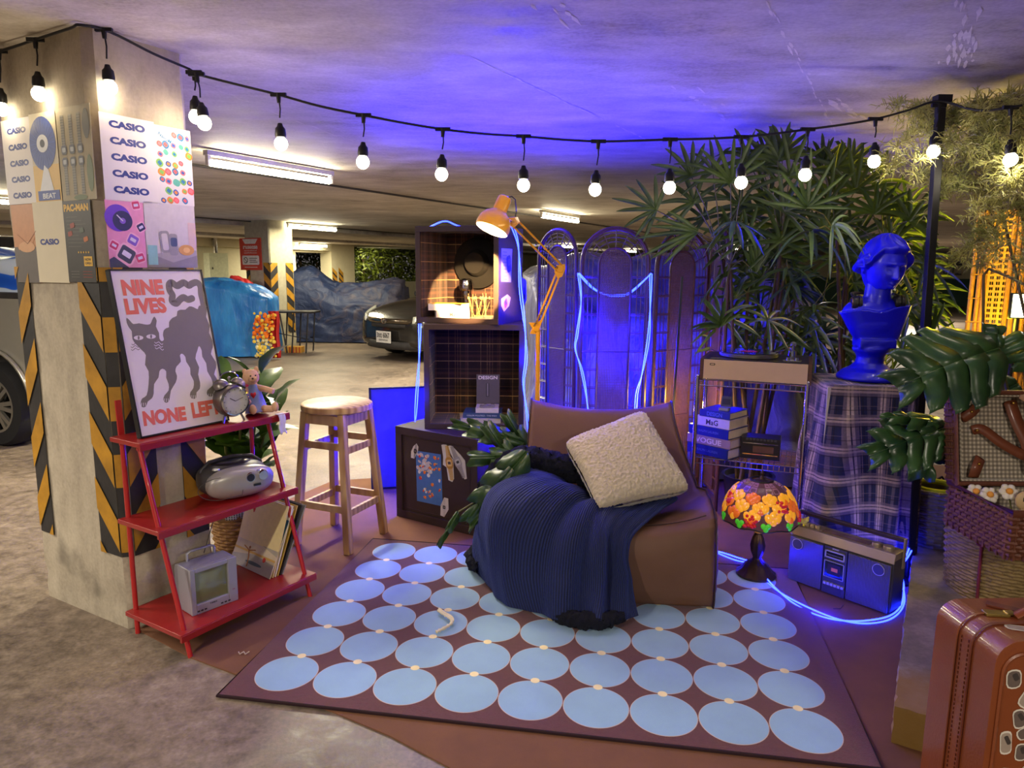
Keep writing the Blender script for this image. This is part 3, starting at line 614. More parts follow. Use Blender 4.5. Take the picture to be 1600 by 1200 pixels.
# ---- silver portable CD radio
lc, lr = onshelf(.40, .225, .476, 0)
t = thing('portable_radio', 'oval silver portable CD radio with two round dials on the middle board', 'radio', lc, la - .28)
def sell(x, y, z, e): return V((x, y, z))
def sq(v, e): return math.copysign(abs(v) ** e, v)
def se(c, r, e1, e2, nu=32, nv=20):
    def f(d, p): 
        t_ = math.acos(max(-1, min(1, d.z))); a = math.atan2(d.y, d.x)
        return V((r[0] * sq(math.sin(t_), e1) * sq(math.cos(a), e2), r[1] * sq(math.sin(t_), e1) * sq(math.sin(a), e2), r[2] * sq(math.cos(t_), e1)))
    return dict(c=c, r=r, nu=nu, nv=nv, fn=f)
m_sil = mat('silver_plastic', (172, 168, 164), .35, .35, var=.04, coat=.2); m_dgr = mat('dark_grey_plastic', (66, 64, 66), .45, var=.08)
b = MB(); b.ell(**se((0, .03, .072), (.142, .11, .071), .75, .8)); b.ob('shell', m_dgr, t)
RF = M.Rotation(.18, 3, 'X')
b = MB(); b.ell((0, -.055, .071), (.134, .036, .060), 36, 18, R=RF, fn=lambda d, p: V((.140 * sq(d.x, .8), .046 * sq(d.y, .8), .066 * sq(d.z, .8)))); b.ob('front_panel', m_sil, t)
b = MB(); b.lathe([(.0, 0), (.027, 0), (.031, -.004)], 24, c=(.062, -.096, .088), R=RX @ M.Rotation(0, 3, 'Z'), cap=False)
for x in (.026, .080):
    b.lathe([(.0, .012), (.019, .012), (.023, .004), (.024, -.012)], 24, c=(x, -.091, .092), R=RX, cap=False)
b.ob('dial_knobs', m_chr, t)
b = MB(); b.lathe([(0, .0125), (.016, .0125)], 20, c=(.026, -.0915, .092), R=RX, cap=False); b.box((.052, -.101, .058), (.03, .006, .009)); b.ob('display', mat('black_gloss', (14, 14, 18), .15, coat=.5), t)
b = MB(); b.tube([(-.095 + .085 * math.cos(a), -.100 + .018 * abs(math.cos(a)), .068 + .046 * math.sin(a)) for a in [PI / 2 + PI * i / 14 for i in range(15)]] + [(-.01, -.094, .024), (-.006, -.096, .05), (-.012, -.094, .1)], .0012, 5); b.ob('panel_seam', m_dgr, t)
b = MB(); b.ell((0, .04, .135), (.085, .075, .016), 28, 8); b.ob('disc_lid', mat('black_lid', (30, 30, 34), .3, coat=.4), t)
b = MB(); b.tube([(-.13, .03, .075), (-.125, .035, .12), (-.09, .04, .148), (0, .045, .158), (.09, .04, .148), (.125, .035, .12), (.13, .03, .075)], .008, 8); b.ob('carry_handle', m_dgr, t)
b = MB(); b.lathe([(.0, .006), (.014, .005), (.016, 0), (0, 0)], 20, c=(-.085, -.025, .128), cap=False); b.ob('volume_knob', m_sil, t)
# ---- small television
lc, lr = onshelf(.185, .175, .101, 0)
t = thing('portable_television', 'small silver television with green-grey screen and carry handle on the lowest board', 'television', lc, la - .14)
m_tv = mat('tv_silver', (158, 156, 168), .38, .3, var=.04); w, h, d = .19, .185, .17
b = MB(); prof = [(-d / 2, 1.0, 0, h), (.0, 1.0, .0, h), (d / 2 - .03, .86, .012, h - .02), (d / 2 + .03, .6, .03, h - .06)]
for i in range(3):
    (ya, sa, za, zb_), (yb, sb, zc_, zd) = prof[i], prof[i + 1]
    b.add([(-w / 2 * sa, ya, za), (w / 2 * sa, ya, za), (w / 2 * sa, ya, zb_), (-w / 2 * sa, ya, zb_), (-w / 2 * sb, yb, zc_), (w / 2 * sb, yb, zc_), (w / 2 * sb, yb, zd), (-w / 2 * sb, yb, zd)], [(0, 1, 5, 4), (1, 2, 6, 5), (2, 3, 7, 6), (3, 0, 4, 7)] + ([(0, 3, 2, 1)] if i == 0 else []) + ([(4, 5, 6, 7)] if i == 2 else []))
b.ob('cabinet', m_tv, t, bev=.005)
b = MB(); y = -d / 2 - .006
for (x0, x1, z0, z1) in ((-w / 2, -w / 2 + .02, .0, h), (w / 2 - .038, w / 2, 0, h), (-w / 2 + .02, w / 2 - .038, h - .018, h), (-w / 2 + .02, w / 2 - .038, 0, .04)): b.box(((x0 + x1) / 2, y, (z0 + z1) / 2), (x1 - x0, .016, z1 - z0))
b.ob('front_bezel', m_tv, t, bev=.003)
b = MB(); b.grid(lambda u, v: (-w / 2 + .018 + (w - .054) * u, -d / 2 - .003 - .007 * (1 - (2 * u - 1) ** 2) * (1 - (2 * v - 1) ** 2), .038 + (h - .054) * v), 12, 10); b.ob('screen', mat('crt_glass', (112, 116, 84), .08, var=.05, coat=1), t)
b = MB(); p = PR(b, (-w / 2, y - .0085, 0), (1, 0, 0), (0, 0, 1)); p.text('TIMES', .07, .026, .03, .006, 0, 1, .03)
for i, x in enumerate((.02, .034, .048, .115, .13, .145)): p.rect(x, .010, x + .010, .016, 0, 1)
p.text('TV', w - .025, .05, .012, .006, 1, 1, .03); b.ob('button_markings', [ink(40, 40, 50), ink(150, 40, 90)], t)
b = MB(); b.tube([(-.055, 0, h - .003), (-.055, 0, h + .03), (-.04, 0, h + .036), (.04, 0, h + .036), (.055, 0, h + .03), (.055, 0, h - .003)], .007, 8, flat=.7); b.ob('carry_handle', m_tv, t)
b = MB(); b.tube([(.05, .075, h - .02), (.11, .095, h + .10)], .0022, 6); b.ob('aerial', m_chr, t)
# ---- records
def onray(px, py, N, L):
    r = ray(px, py); o = EYE - N; a = r.dot(r); bq = 2 * o.dot(r); c = o.dot(o) - L * L; ds = bq * bq - 4 * a * c
    return EYE + r * ((-bq + (1 if True else -1) * math.sqrt(max(ds, 0))) / (2 * a))
Nn = G(421, 905, .103); Ff = G(352, 873, .103); e1 = (Ff - Nn); e1.z = 0; e1.normalize()
tp = onray(455, 791, Nn, .31); up = (tp - Nn); up = (up - e1 * up.dot(e1)).normalized()
m_pg = mat('sleeve_cream', (222, 208, 164), .7)
def record(nm, N0, e, u, mats, label, fill=None, S_=.31, th=.004):
    n = e.cross(u); 
    mw = M(((-e.x, u.x, -n.x, 0), (-e.y, u.y, -n.y, 0), (-e.z, u.z, -n.z, 0), (0, 0, 0, 1)))
    if mw.to_3x3().determinant() < 0: mw = M(((-e.x, u.x, n.x, 0), (-e.y, u.y, n.y, 0), (-e.z, u.z, n.z, 0), (0, 0, 0, 1)))
    b = MB(); b.box((-S_ / 2, S_ / 2, -th / 2), (S_, S_, th), 0); p = PR(b, (-S_, 0, 0), (1, 0, 0), (0, 1, 0))
    if fill: fill(p, S_, S_)
    o = b.ob(nm, mats, smooth=False); mw.translation = N0; o.matrix_world = mw; return tag(o, label, 'record', 'records leaning on the lowest shelf board')
def waveart(p, w, h):
    p.rect(0, 0, w, h, 1, 1); p.rect(0, h * .48, w, h, 2, 1.5)
    r = random.Random(4)
    cl = [(0, .42)] + [(i / 14, .47 + .36 * math.exp(-((i / 14 - .34) / .30) ** 2) + r.uniform(-.025, .025) - .02 * (i / 14)) for i in range(15)] + [(1, .30), (.8, .34), (.6, .38), (.4, .40), (.2, .44)]
    p.poly([(w * x, h * y) for x, y in cl], 3, 2)
    for i in range(90):
        x = r.uniform(.06, .92); y = r.uniform(.42, .46) + .22 * math.sin(PI * x) * r.random(); a = r.uniform(.4, 1.3); p.disc(w * x, h * y, w * r.uniform(.02, .05), 4 if y < .52 else 5, 3 + .01 * i, 12, h * r.uniform(.012, .03), a)
    p.rect(0, h * .22, w, h * .25, 6, 2); p.poly([(0, 0), (w, 0), (w, h * .18), (w * .5, h * .22), (0, h * .14)], 7, 3); p.disc(w * .55, h * .1, w * .2, 4, 3.5, 18, h * .025)
    p.line([(w * .42, h * .04), (w * .40, h * .16), (w * .36, h * .24)], .008, 8, 5); p.line([(w * .22, h * .29), (w * .36, h * .25), (w * .5, h * .28)], .005, 8, 5); p.disc(w * .36, h * .29, w * .022, 8, 5.5); p.disc(w * .76, h * .2, w * .035, 9, 5)
m_art = [m_pg, ink(206, 188, 160), ink(48, 92, 120), ink(170, 160, 144), ink(84, 98, 110), ink(134, 136, 134), ink(206, 164, 92), ink(168, 160, 158), ink(150, 92, 44), ink(190, 60, 60)]
record('record_sleeve', Nn, e1, up, m_art, 'record sleeve painted with a rolling wave cloud, frontmost of the leaning records', waveart)
gx = -(e1.cross(up)); gx = gx if gx.x > 0 else -gx; gx.z = 0; gx.normalize()
for i, (off, ln, mm, lb) in enumerate(((.016, .93, [ink(228, 206, 150)], 'pale yellow record sleeve, second behind the wave painting'), (.028, .95, [ink(232, 226, 206)], 'off-white record sleeve in the middle of the leaning records'),
                           (.040, .97, [ink(196, 162, 60)], 'mustard record sleeve, fourth behind the wave painting'), (.052, .985, [ink(40, 38, 38)], 'black record sleeve near the back of the leaning records'), (.064, 1.0, [mat('clear_sleeve', (150, 146, 140), .15, coat=.6)], 'grey plastic sleeved record, rearmost of the leaning records'))):
    u2 = (up * ln + V((0, 0, 1)) * (1 - ln) * 6).normalized(); u2 = (u2 - e1 * u2.dot(e1)).normalized()
    record('record_sleeve', Nn + gx * off, e1, u2, mm, lb)
# ---- leafy plant behind the shelf
def leaf(mb, base, d, up, L, Wd, droop=.3, fold=.25, n=8, mi=None, shape=None, wav=.0):
    d = V(d).normalized(); up = V(up); s_ = d.cross(up).normalized(); up = s_.cross(d).normalized(); vs = []; fs = []
    for i in range(n + 1):
        t_ = i / n; w_ = shape(t_) if shape else math.sin(PI * min(1, t_ ** .85)) ** .8; w_ = max(w_, .02) * Wd / 2
        a = -droop * t_ * 1.6; c = V(base) + d * (L * t_ * math.cos(a * .5)) + up * (L * t_ * math.sin(a * .5))
        q = up * (fold * w_ + wav * w_ * math.sin(i * 2.1))
        vs += [c - s_ * w_ + q, c - s_ * w_ * .5 + q * .4, c, c + s_ * w_ * .5 + q * .4, c + s_ * w_ + q]
    for i in range(n):
        for j in range(4): k = i * 5 + j; fs.append((k, k + 1, k + 6, k + 5))
    mb.add(vs, fs, mi)
def leafmat(name, c, c2, rough=.35):
    t = NT(name); co = t.coords(); nz = t.n('TexNoise', i_Scale=9.0, i_Detail=4.0); t.l(co, nz.inputs[0]); t.l(t.ramp(nz.outputs[0], [(.35, rgb(*c)), (.65, rgb(*c2))]), t.b.inputs['Base Color'])
    t.set(Roughness=rough); t.b.inputs['Specular IOR Level'].default_value = .6
    n2 = t.n('TexNoise', i_Scale=60.0); t.l(co, n2.inputs[0]); t.bump(n2.outputs[0], .15, .003)
    return t.m
m_leaf = leafmat('fig_leaf_green', (52, 84, 26), (84, 118, 36)); m_stem = mat('green_stem', (92, 92, 40), .6); m_wick = mat('wicker_tan', (150, 112, 66), .7, var=.25, vs=40, bump=.5, bs=120)
def wicker(mb, c, r0, r1, h, rows, n, thick=.006, ell=1.0, mi=0):
    c = V(c)
    for k in range(rows):
        f = k / (rows - 1); r = r0 + (r1 - r0) * f; z = h * (k + .5) / rows
        pts = [(c.x + (r + thick * .8 * math.cos(n * PI * j / n + k * PI)) * math.cos(2 * PI * j / n), c.y + ell * (r + thick * .8 * math.cos(n * PI * j / n + k * PI)) * math.sin(2 * PI * j / n), c.z + z) for j in range(n)]
        mb.tube(pts, h / rows * .56, 6, mi, closed=True)
    for j in range(n):
        a = 2 * PI * j / n; mb.tube([(c.x + r0 * math.cos(a), c.y + ell * r0 * math.sin(a), c.z), (c.x + r1 * math.cos(a), c.y + ell * r1 * math.sin(a), c.z + h)], thick * .55, 5, mi)
    mb.lathe([(0, .004), (r0 * .98, .004), (r1 * .96, h * .97), (r1 * .9, h * .97), (r0 * .9, .02), (0, .02)], n, mi, c, cap=False, fn=lambda a, r, z: r)
pb = V((-1.40, 3.50, .005)); t = thing('potted_fig', 'green plant with broad oval leaves growing behind the red shelf', 'potted plant', pb)
b = MB(); wicker(b, (0, 0, 0), .11, .135, .24, 14, 26); b.ob('basket_pot', m_wick, t)
b = MB(); b.lathe([(0, .2), (.128, .2)], 20, cap=False); b.ob('soil', mat('dark_soil', (38, 28, 22), .95, bump=.6), t)
b = MB(); bl = MB(); rnd = random.Random(12)
for k in range(7):
    a = k * .95; top = V((.14 * math.cos(a) + .06, .12 * math.sin(a), rnd.uniform(.55, .92))); pts = [V((0, 0, .19)).lerp(top, s) + V((.02 * math.sin(s * 4 + k), 0, 0)) for s in (0, .35, .7, 1)]
    b.tube(pts, [.009, .008, .006, .004], 6)
    for j in range(9):
        s = .22 + .78 * j / 8; q = V((0, 0, .19)).lerp(top, s); an = a + j * 2.4; e = rnd.uniform(.7, 1.9) if j < 7 else 2.2
        leaf(bl, q, (math.cos(an), math.sin(an), e), (0, 0, 1), rnd.uniform(.19, .27), rnd.uniform(.12, .165), rnd.uniform(.2, .6), .25, 9, shape=lambda t_: math.sin(PI * t_ ** 1.15) ** .65, wav=.05)
b.ob('stem', m_stem, t); bl.ob('foliage', m_leaf, t)
m_bw = plaid('black_white_check', (28, 28, 34), [(0, (30, 30, 34), 0), (.5, (205, 205, 205), .8)], [(0, (30, 30, 34), 0), (.5, (205, 205, 205), .55)], 16, 16)
b = MB(); b.lathe([(.145, .19), (.155, .225), (.150, .255), (.128, .262), (.118, .235)], 60, fn=lambda a, r, z: r + .008 * math.sin(11 * a + z * 60) + .005 * math.sin(23 * a), cap=False)
ob_ = b; me_uv = [(i / 60 % 1 * 6, i // 60 * .18) for i in range(len(b.uv))]; b.uv = [((i % 60) / 60 * 5, (i // 60) * .2) for i in range(len(b.uv))]
b.ob('checked_cloth', m_bw, t)
# ---- stool
m_wood = NT('pale_pine'); co = m_wood.coords((1, 1, .12)); n1 = m_wood.n('TexNoise', i_Scale=26.0, i_Detail=5.0); m_wood.l(co, n1.inputs[0]); wv = m_wood.n('TexWave', i_Scale=9.0, i_Distortion=5.0, i_Detail=3.0); m_wood.l(m_wood.coords((1, 1, .18)), wv.inputs[0])
m_wood.l(m_wood.mix(.4, m_wood.ramp(wv.outputs[0], [(0, rgb(148, 104, 58)), (.5, rgb(196, 156, 100)), (1, rgb(216, 180, 124))]), m_wood.ramp(n1.outputs[0], [(.3, rgb(150, 104, 60)), (.7, rgb(226, 190, 134))])), m_wood.b.inputs['Base Color']); m_wood.set(Roughness=.45); m_wood.bump(n1.outputs[0], .08, .002); m_wood = m_wood.m
sF, sR, sB = G(548, 868), G(607, 832), G(520, 820); sL = sF + sB - sR; sc = (sF + sR + sB + sL) / 4; sh = G(526, 611, .742); sc2 = V((sh.x, sh.y, 0)); sa = math.atan2(sR.y - sF.y, sR.x - sF.x)
t = thing('bar_stool', 'round topped pine bar stool with square splayed legs between red shelf and crates', 'stool', (sc.x, sc.y, .0055), sa)
hw = (sR - sF).length / 2 * .93; ht = .112
b = MB(); b.lathe([(0, .70), (.168, .70), (.180, .706), (.182, .72), (.180, .733), (.170, .74), (0, .74)], 48, cap=False); b.ob('seat', m_wood, t)
cs4 = [(-1, -1), (1, -1), (1, 1), (-1, 1)]
def lp(i, z): s = z / .70; r = hw + (ht - hw) * s; return V((cs4[i][0] * r, cs4[i][1] * r, z))
for i in range(4): b = MB(); b.bar(lp(i, 0), lp(i, .70), .036, .036, (0, 1, 0)); b.ob('leg', m_wood, t, bev=.002)
for z, hh in ((.665, .05), (.515, .036), (.20, .036)):
    for i in range(4): b = MB(); b.bar(lp(i, z + (.02 if i % 2 and z < .6 else 0)), lp((i + 1) % 4, z + (.02 if i % 2 and z < .6 else 0)), .018, hh); b.ob('stretcher' if z < .6 else 'seat_rail', m_wood, t, bev=.0015)
# ---------------------------------------------------------------- display crates
m_cr = mat('brown_crate_paint', (54, 38, 33), .6, var=.12, bump=.12)
m_pl = plaid('brown_plaid_lining', (50, 24, 22), [(0, (50, 24, 22), 0), (.10, (150, 112, 74), .8), (.125, (40, 16, 14), .3), (.30, (150, 112, 74), .6), (.33, (60, 26, 22), .2), (.38, (170, 130, 90), .7), (.40, (50, 24, 22), 0), (.46, (128, 90, 60), .6), (.49, (30, 14, 14), .6), (.62, (96, 56, 40), .5), (.70, (150, 112, 74), .5), (.72, (30, 14, 18), .5)],
             [(0, (50, 24, 22), 0), (.2, (190, 150, 100), .85), (.25, (60, 30, 24), .4), (.45, (96, 56, 40), .5), (.6, (30, 14, 18), .4), (.75, (120, 80, 54), .4), (.8, (30, 14, 18), .4)], 5.2, 9.5, 'obj')
def crate(loc, rz, w, d, h, label, openf=True, fw=.03, lab2=None):
    t = thing('display_crate', label, 'crate', loc, rz, 'brown crates stacked between stool and beanbag'); b = MB(); th = .018
    # local: front at y=0, back at y=d
    b.box((-w / 2 + th / 2, d / 2, h / 2), (th, d, h)); b.box((w / 2 - th / 2, d / 2, h / 2), (th, d, h)); b.box((0, d / 2, th / 2), (w - 2 * th, d, th)); b.box((0, d / 2, h - th / 2), (w - 2 * th, d, th)); b.box((0, d - th / 2, h / 2), (w - 2 * th, th, h - 2 * th))
    b.ob('case', m_cr, t, bev=.002)
    b = MB(); y = -.006
    for (x0, x1, z0, z1) in ((-w / 2, w / 2, h - fw, h), (-w / 2, w / 2, 0, fw), (-w / 2, -w / 2 + fw, fw, h - fw), (w / 2 - fw, w / 2, fw, h - fw)): b.box(((x0 + x1) / 2, y, (z0 + z1) / 2), (x1 - x0, .012, z1 - z0))
    b.ob('front_frame', m_cr, t, bev=.002)
    if openf:
        b = MB(); q = th + .004
        def pan(O, U, Vv, nu, nv, amp):
            O, U, Vv = V(O), V(U), V(Vv); N = U.cross(Vv).normalized()
            b.grid(lambda u, v: O + U * u + Vv * v + N * amp * (noise.noise(V((u * 5, v * 3, O.x * 7))) + .4 * math.sin(u * 22)), nu, nv)
        pan((-w / 2 + q, d - q, q), (w - 2 * q, 0, 0), (0, 0, h - 2 * q), 30, 20, .004); pan((-w / 2 + q, 0, q), (0, d - q, 0), (0, 0, h - 2 * q), 20, 20, .004); pan((w / 2 - q, 0, q), (0, d - q, 0), (0, 0, h - 2 * q), 20, 20, -.004)
        pan((-w / 2 + q, 0, q), (w - 2 * q, 0, 0), (0, d - q, 0), 12, 12, .001); pan((-w / 2 + q, 0, h - q), (w - 2 * q, 0, 0), (0, d - q, 0), 24, 12, .004)
        b.ob('plaid_lining', m_pl, t, ang=180)
    else:
        b = MB(); b.box((0, .006, h / 2), (w - 2 * th, .012, h - 2 * th)); g = .055
        for (x0, x1, z0, z1) in ((-w / 2 + g, w / 2 - g, h - g - .008, h - g), (-w / 2 + g, w / 2 - g, g, g + .008), (-w / 2 + g, -w / 2 + g + .008, g, h - g), (w / 2 - g - .008, w / 2 - g, g, h - g)): b.box(((x0 + x1) / 2, .001, (z0 + z1) / 2), (x1 - x0, .006, z1 - z0))
        b.ob('front_panel', m_cr, t, bev=.0015)
    return t
c0, c1 = G(622, 805, .006), G(748, 838, .006); ca = math.atan2((c1 - c0).y, (c1 - c0).x); cw = (c1 - c0).length; H1 = .535
t1 = crate(((c0 + c1) / 2).to_tuple(), ca, cw, .42, H1, 'closed brown crate at the bottom, its front carrying watch and koi stickers', False, .045)
TZ1 = .006 + H1
q0 = G(663, 671, TZ1); q1 = G(818, 669.5, TZ1); yy = (q0.y + q1.y) / 2; w2 = q1.x - q0.x; h2 = UPV(740, 507, V((q0.x / 2 + q1.x / 2, yy, 0))).z - TZ1
t2 = crate(((q0.x + q1.x) / 2, yy, TZ1), 0, w2, .36, h2, 'open brown crate in the middle, plaid lined, with a small stack of books', True)
TZ2 = TZ1 + h2
a3 = math.radians(-20); f3 = G(780, 507, TZ2); f3 = V((f3.x, yy - .02, TZ2)); f3.x = D(780, 507, yy - .02).x; w3 = .50; h3 = UPV(780, 352, f3).z - TZ2
p3 = f3 - V((math.cos(a3), math.sin(a3), 0)) * w3 / 2
t3 = crate(p3.to_tuple(), a3, w3, .38, h3, 'open brown crate topmost of the stack, plaid lined, lit by the yellow lamp', True); TZ3 = TZ2 + h3
F1 = M.Translation((c0 + c1) / 2) @ M.Rotation(ca, 4, 'Z'); F2 = M.Translation(((q0.x + q1.x) / 2, yy, TZ1)); F3 = M.Translation(p3) @ M.Rotation(a3, 4, 'Z')
# stickers on the closed crate: positions traced on its face
fn1 = V((math.sin(ca), -math.cos(ca), 0)); fu1_ = V((math.cos(ca), math.sin(ca), 0))
def c1uv(px, py): q = PL(px, py, c0, fn1) - c0; return (q.dot(fu1_), q.z)
def onc(name, pts, mats, label, fill, cat='sticker', group='stickers on the closed crate', out=.0008, ext=.0012):
    uv = [c1uv(560 + x / 5, 640 + y / 5) for x, y in pts]; cx = sum(u for u, v in uv) / len(uv); cz = sum(v for u, v in uv) / len(uv)
    b = MB(); F = M(((1, 0, 0, 0), (0, 0, -1, 0), (0, 1, 0, 0), (0, 0, 0, 1))); b.prism([(u - cx, v - cz) for u, v in uv], 0, ext, 0, F); p = PR(b, (0, -ext, 0), (1, 0, 0), (0, 0, 1), .0003)
    fill(p, [(u - cx, v - cz) for u, v in uv]); o = b.ob(name, mats, smooth=False); o.location = c0 + fu1_ * cx + V((0, 0, cz)) + fn1 * out; o.rotation_euler = (0, 0, ca); return tag(o, label, cat, group)
def koi(p, q):
    x0 = min(x for x, y in q); x1 = max(x for x, y in q); y0 = min(y for x, y in q); y1 = max(y for x, y in q); r = random.Random(8); w, h = x1 - x0, y1 - y0
    for i in range(26): p.disc(x0 + w * r.uniform(.06, .6), y0 + h * r.uniform(.62, .93), w * r.uniform(.04, .1), 5, 1 + .01 * i, 9, h * r.uniform(.02, .05), r.random() * 3)
    for i in range(34):
        c = r.choice([1, 1, 2, 3, 4]); x = x0 + w * r.uniform(.1, .9); y = y0 + h * r.uniform(.08, .92); p.disc(x, y, w * r.uniform(.02, .07), c, 2 + .01 * i, 8, h * r.uniform(.012, .04), r.uniform(-1, 1))
        p.disc(x + w * .03, y + .006, w * .025, 6, 2.5 + .01 * i, 7, h * .012, r.uniform(-1, 1))
onc('art_print', [(450, 320), (645, 350), (660, 755), (460, 712)], [ink(70, 112, 176), ink(222, 112, 40), ink(206, 52, 40), ink(40, 78, 140), ink(206, 214, 226), ink(196, 186, 190), ink(236, 178, 90)], 'blue print of orange and red fish on the closed crate', koi, 'art print')
def watch(cs, cf, cd_, n=12):
    def f(p, q):
        ys = sorted(q, key=lambda t: t[1]); a, c = V((*ys[0], 0)), V((*ys[-1], 0)); d = (c - a); L = d.length; d = d / L; s_ = V((-d.y, d.x, 0)); W_ = L * .16; an = math.atan2(d.y, d.x); o = (a + c) / 2
        for sg in (-1, 1):
            for i in range(n):
                m_ = o + d * sg * (L * .13 + L * .34 * i / n); p.rrect(m_.x, m_.y, L * .022, W_ * (1 - .35 * i / n), an, 1, 1, .2)
        p.rrect(o.x, o.y, L * .30, W_ * 1.5, an, 2, 2, .3); p.rrect(o.x, o.y, L * .17, W_ * 1.0, an, 3, 3, .2); p.rrect(o.x, o.y, L * .07, W_ * .6, an, 4, 4, .2)
    return f
mw_ = ink(206, 200, 190); 
onc('sticker', [(650, 275), (690, 268), (705, 350), (742, 390), (748, 540), (735, 565), (705, 550), (690, 450), (662, 430), (664, 370)], [mw_, mat('gold_print', (206, 164, 84), .35, .4), mat('gold_print2', (190, 146, 70), .35, .4), ink(226, 190, 120), ink(70, 60, 50)], 'gold watch sticker on the closed crate', watch(1, 2, 3))
onc('sticker', [(703, 285), (725, 275), (800, 355), (835, 400), (848, 540), (832, 545), (770, 450), (750, 400), (720, 340)], [mw_, mat('silver_print', (150, 146, 144), .35, .4), mat('silver_print2', (170, 168, 168), .35, .4), ink(196, 196, 196), ink(60, 60, 64)], 'silver watch sticker beside the gold one on the closed crate', watch(1, 2, 3))
onc('sticker', [(455, 265), (470, 290), (466, 330), (438, 382), (412, 375), (414, 325), (432, 285)], [mw_, ink(40, 34, 34), ink(34, 30, 32), ink(60, 56, 58), ink(120, 116, 112)], 'small black watch sticker at upper left of the closed crate', watch(1, 2, 3, 8))
onc('sticker', [(672, 686), (703, 695), (706, 780), (672, 838), (642, 825), (645, 745)], [ink(214, 206, 196), ink(190, 180, 172), ink(200, 192, 184), ink(30, 30, 34), ink(130, 130, 126)], 'white strapped watch sticker low on the closed crate', watch(1, 2, 3, 8))
# stickers on the side of the top crate
sn = V((math.cos(a3), math.sin(a3), 0)); su_ = V((-math.sin(a3), math.cos(a3), 0))
def side_st(pts, mats, label, fill=None):
    O = f3 + sn * 0; uv = []
    for px, py in pts: q = PL(740 + px / 5, 320 + py / 5, O, sn) - O; uv.append((q.dot(su_), q.z))
    cx = sum(u for u, v in uv) / len(uv); cz = sum(v for u, v in uv) / len(uv); b = MB(); F = M(((1, 0, 0, 0), (0, 0, -1, 0), (0, 1, 0, 0), (0, 0, 0, 1))); b.prism([(u - cx, v - cz) for u, v in uv], 0, .001, 0, F)
    p = PR(b, (0, -.001, 0), (1, 0, 0), (0, 0, 1), .0003)
    if fill: fill(p, [(u - cx, v - cz) for u, v in uv])
    o = b.ob('sticker', mats, smooth=False); o.location = O + su_ * cx + V((0, 0, cz)) + sn * .0006; o.rotation_euler = (0, 0, math.atan2(su_.y, su_.x)); tag(o, label, 'sticker', 'stickers on the side of the top crate')
def newsp(p, q):
    x0 = min(x for x, y in q); x1 = max(x for x, y in q); y0 = min(y for x, y in q); y1 = max(y for x, y in q); w, h = x1 - x0, y1 - y0
    for i in range(9): p.rect(x0 + w * .12, y0 + h * (.08 + .1 * i), x0 + w * .5, y0 + h * (.1 + .1 * i), 1, 1)
    p.rrect(x0 + w * .68, y0 + h * .55, w * .4, h * .5, .2, 2, 2); p.rrect(x0 + w * .7, y0 + h * .6, w * .25, h * .2, .2, 1, 3)
side_st([(216, 340), (300, 345), (290, 605), (214, 600)], [ink(150, 150, 190), ink(90, 90, 140), ink(50, 50, 90)], 'printed paper sticker high on the side of the top crate', newsp)
side_st([(215, 735), (262, 700), (288, 725), (275, 790), (236, 835), (216, 790)], [ink(180, 150, 190), ink(190, 50, 80), ink(60, 60, 120)], 'shield shaped pink sticker on the side of the top crate', lambda p, q: (p.rrect(0, -.005, .05, .045, .5, 1, 1), p.rrect(0, 0, .025, .03, .5, 2, 2)))
side_st([(370, 560), (408, 590), (412, 740), (395, 790), (372, 770), (380, 660)], [ink(110, 110, 190), ink(30, 30, 90)], 'dark bottle shaped sticker at the back edge of the crate side', lambda p, q: p.disc(.01, -.005, .018, 1, 1, 16, .04))
# ---- contents of the crates
m_bw_ = mat('page_cream', (206, 196, 184), .8, var=.05)
def book(loc, rz, w, d, h, cover, label, group=None, spine=None, title=None, tm=None, tw=.6, page=m_bw_, th_=.5, cat='book', front='x'):
    # spine along local -Y side (length w); fore edge at +Y, pages visible at +X
    t = thing('book', label, cat, loc, rz, group); b = MB(); c = .003
    b.box((0, 0, c / 2), (w, d, c)); b.box((0, 0, h - c / 2), (w, d, c)); b.box((0, -d / 2 + c / 2, h / 2), (w, c, h - 2 * c))
    if title: PR(b, (-w / 2, -d / 2, 0), (1, 0, 0), (0, 0, 1), .0004).text(title, w * (1 - tw) / 2, h * (1 - th_) / 2, w * tw, h * th_, 1, 1, .02)
    b.ob('cover', [cover] + ([tm] if tm else []), t, smooth=False)
    b = MB(); b.box((0, .001, h / 2), (w - .008, d - .01, h - 2 * c)); b.ob('page_block', page, t, smooth=False); return t
def F2p(x, y, z): return F2 @ V((x, y, z))
zf = .023
G2 = 'books in the middle crate'
bx = D(752, 600, yy + .1).x - F2.translation.x
book(F2p(bx - .01, .12, zf), .12, .225, .17, .028, ink(180, 172, 160), 'cream book lying lowest in the middle crate', G2, page=ink(196, 186, 172))
book(F2p(bx + .01, .13, zf + .0285), -.05, .215, .165, .030, ink(44, 66, 96), 'slate blue book second from the bottom in the middle crate', G2, title='COLOR POLITICS - THE WAY', tm=ink(170, 176, 180), tw=.8, th_=.28)
book(F2p(bx + .035, .12, zf + .059), 0, .13, .14, .026, ink(190, 182, 170), 'small cream book under the DESIGN book in the middle crate', G2, page=ink(200, 190, 176))
t = thing('book', 'grey book with the title DESIGN standing upright on the stacked books', 'book', F2p(bx + .035, .20, zf + .0855), 0, G2); t.rotation_euler = (-.10, 0, .05)
b = MB(); b.box((0, 0, .085), (.135, .022, .17)); p = PR(b, (-.0675, -.011, 0), (1, 0, 0), (0, 0, 1)); p.text('DESIGN', .012, .142, .11, .020, 1, 1, .02); p.rect(.055, .04, .075, .12, 2, 1); p.rect(.062, .045, .068, .118, 3, 2); b.ob('cover', [ink(78, 72, 70), ink(212, 206, 196), ink(52, 48, 48), ink(120, 116, 112)], t, bev=.001)
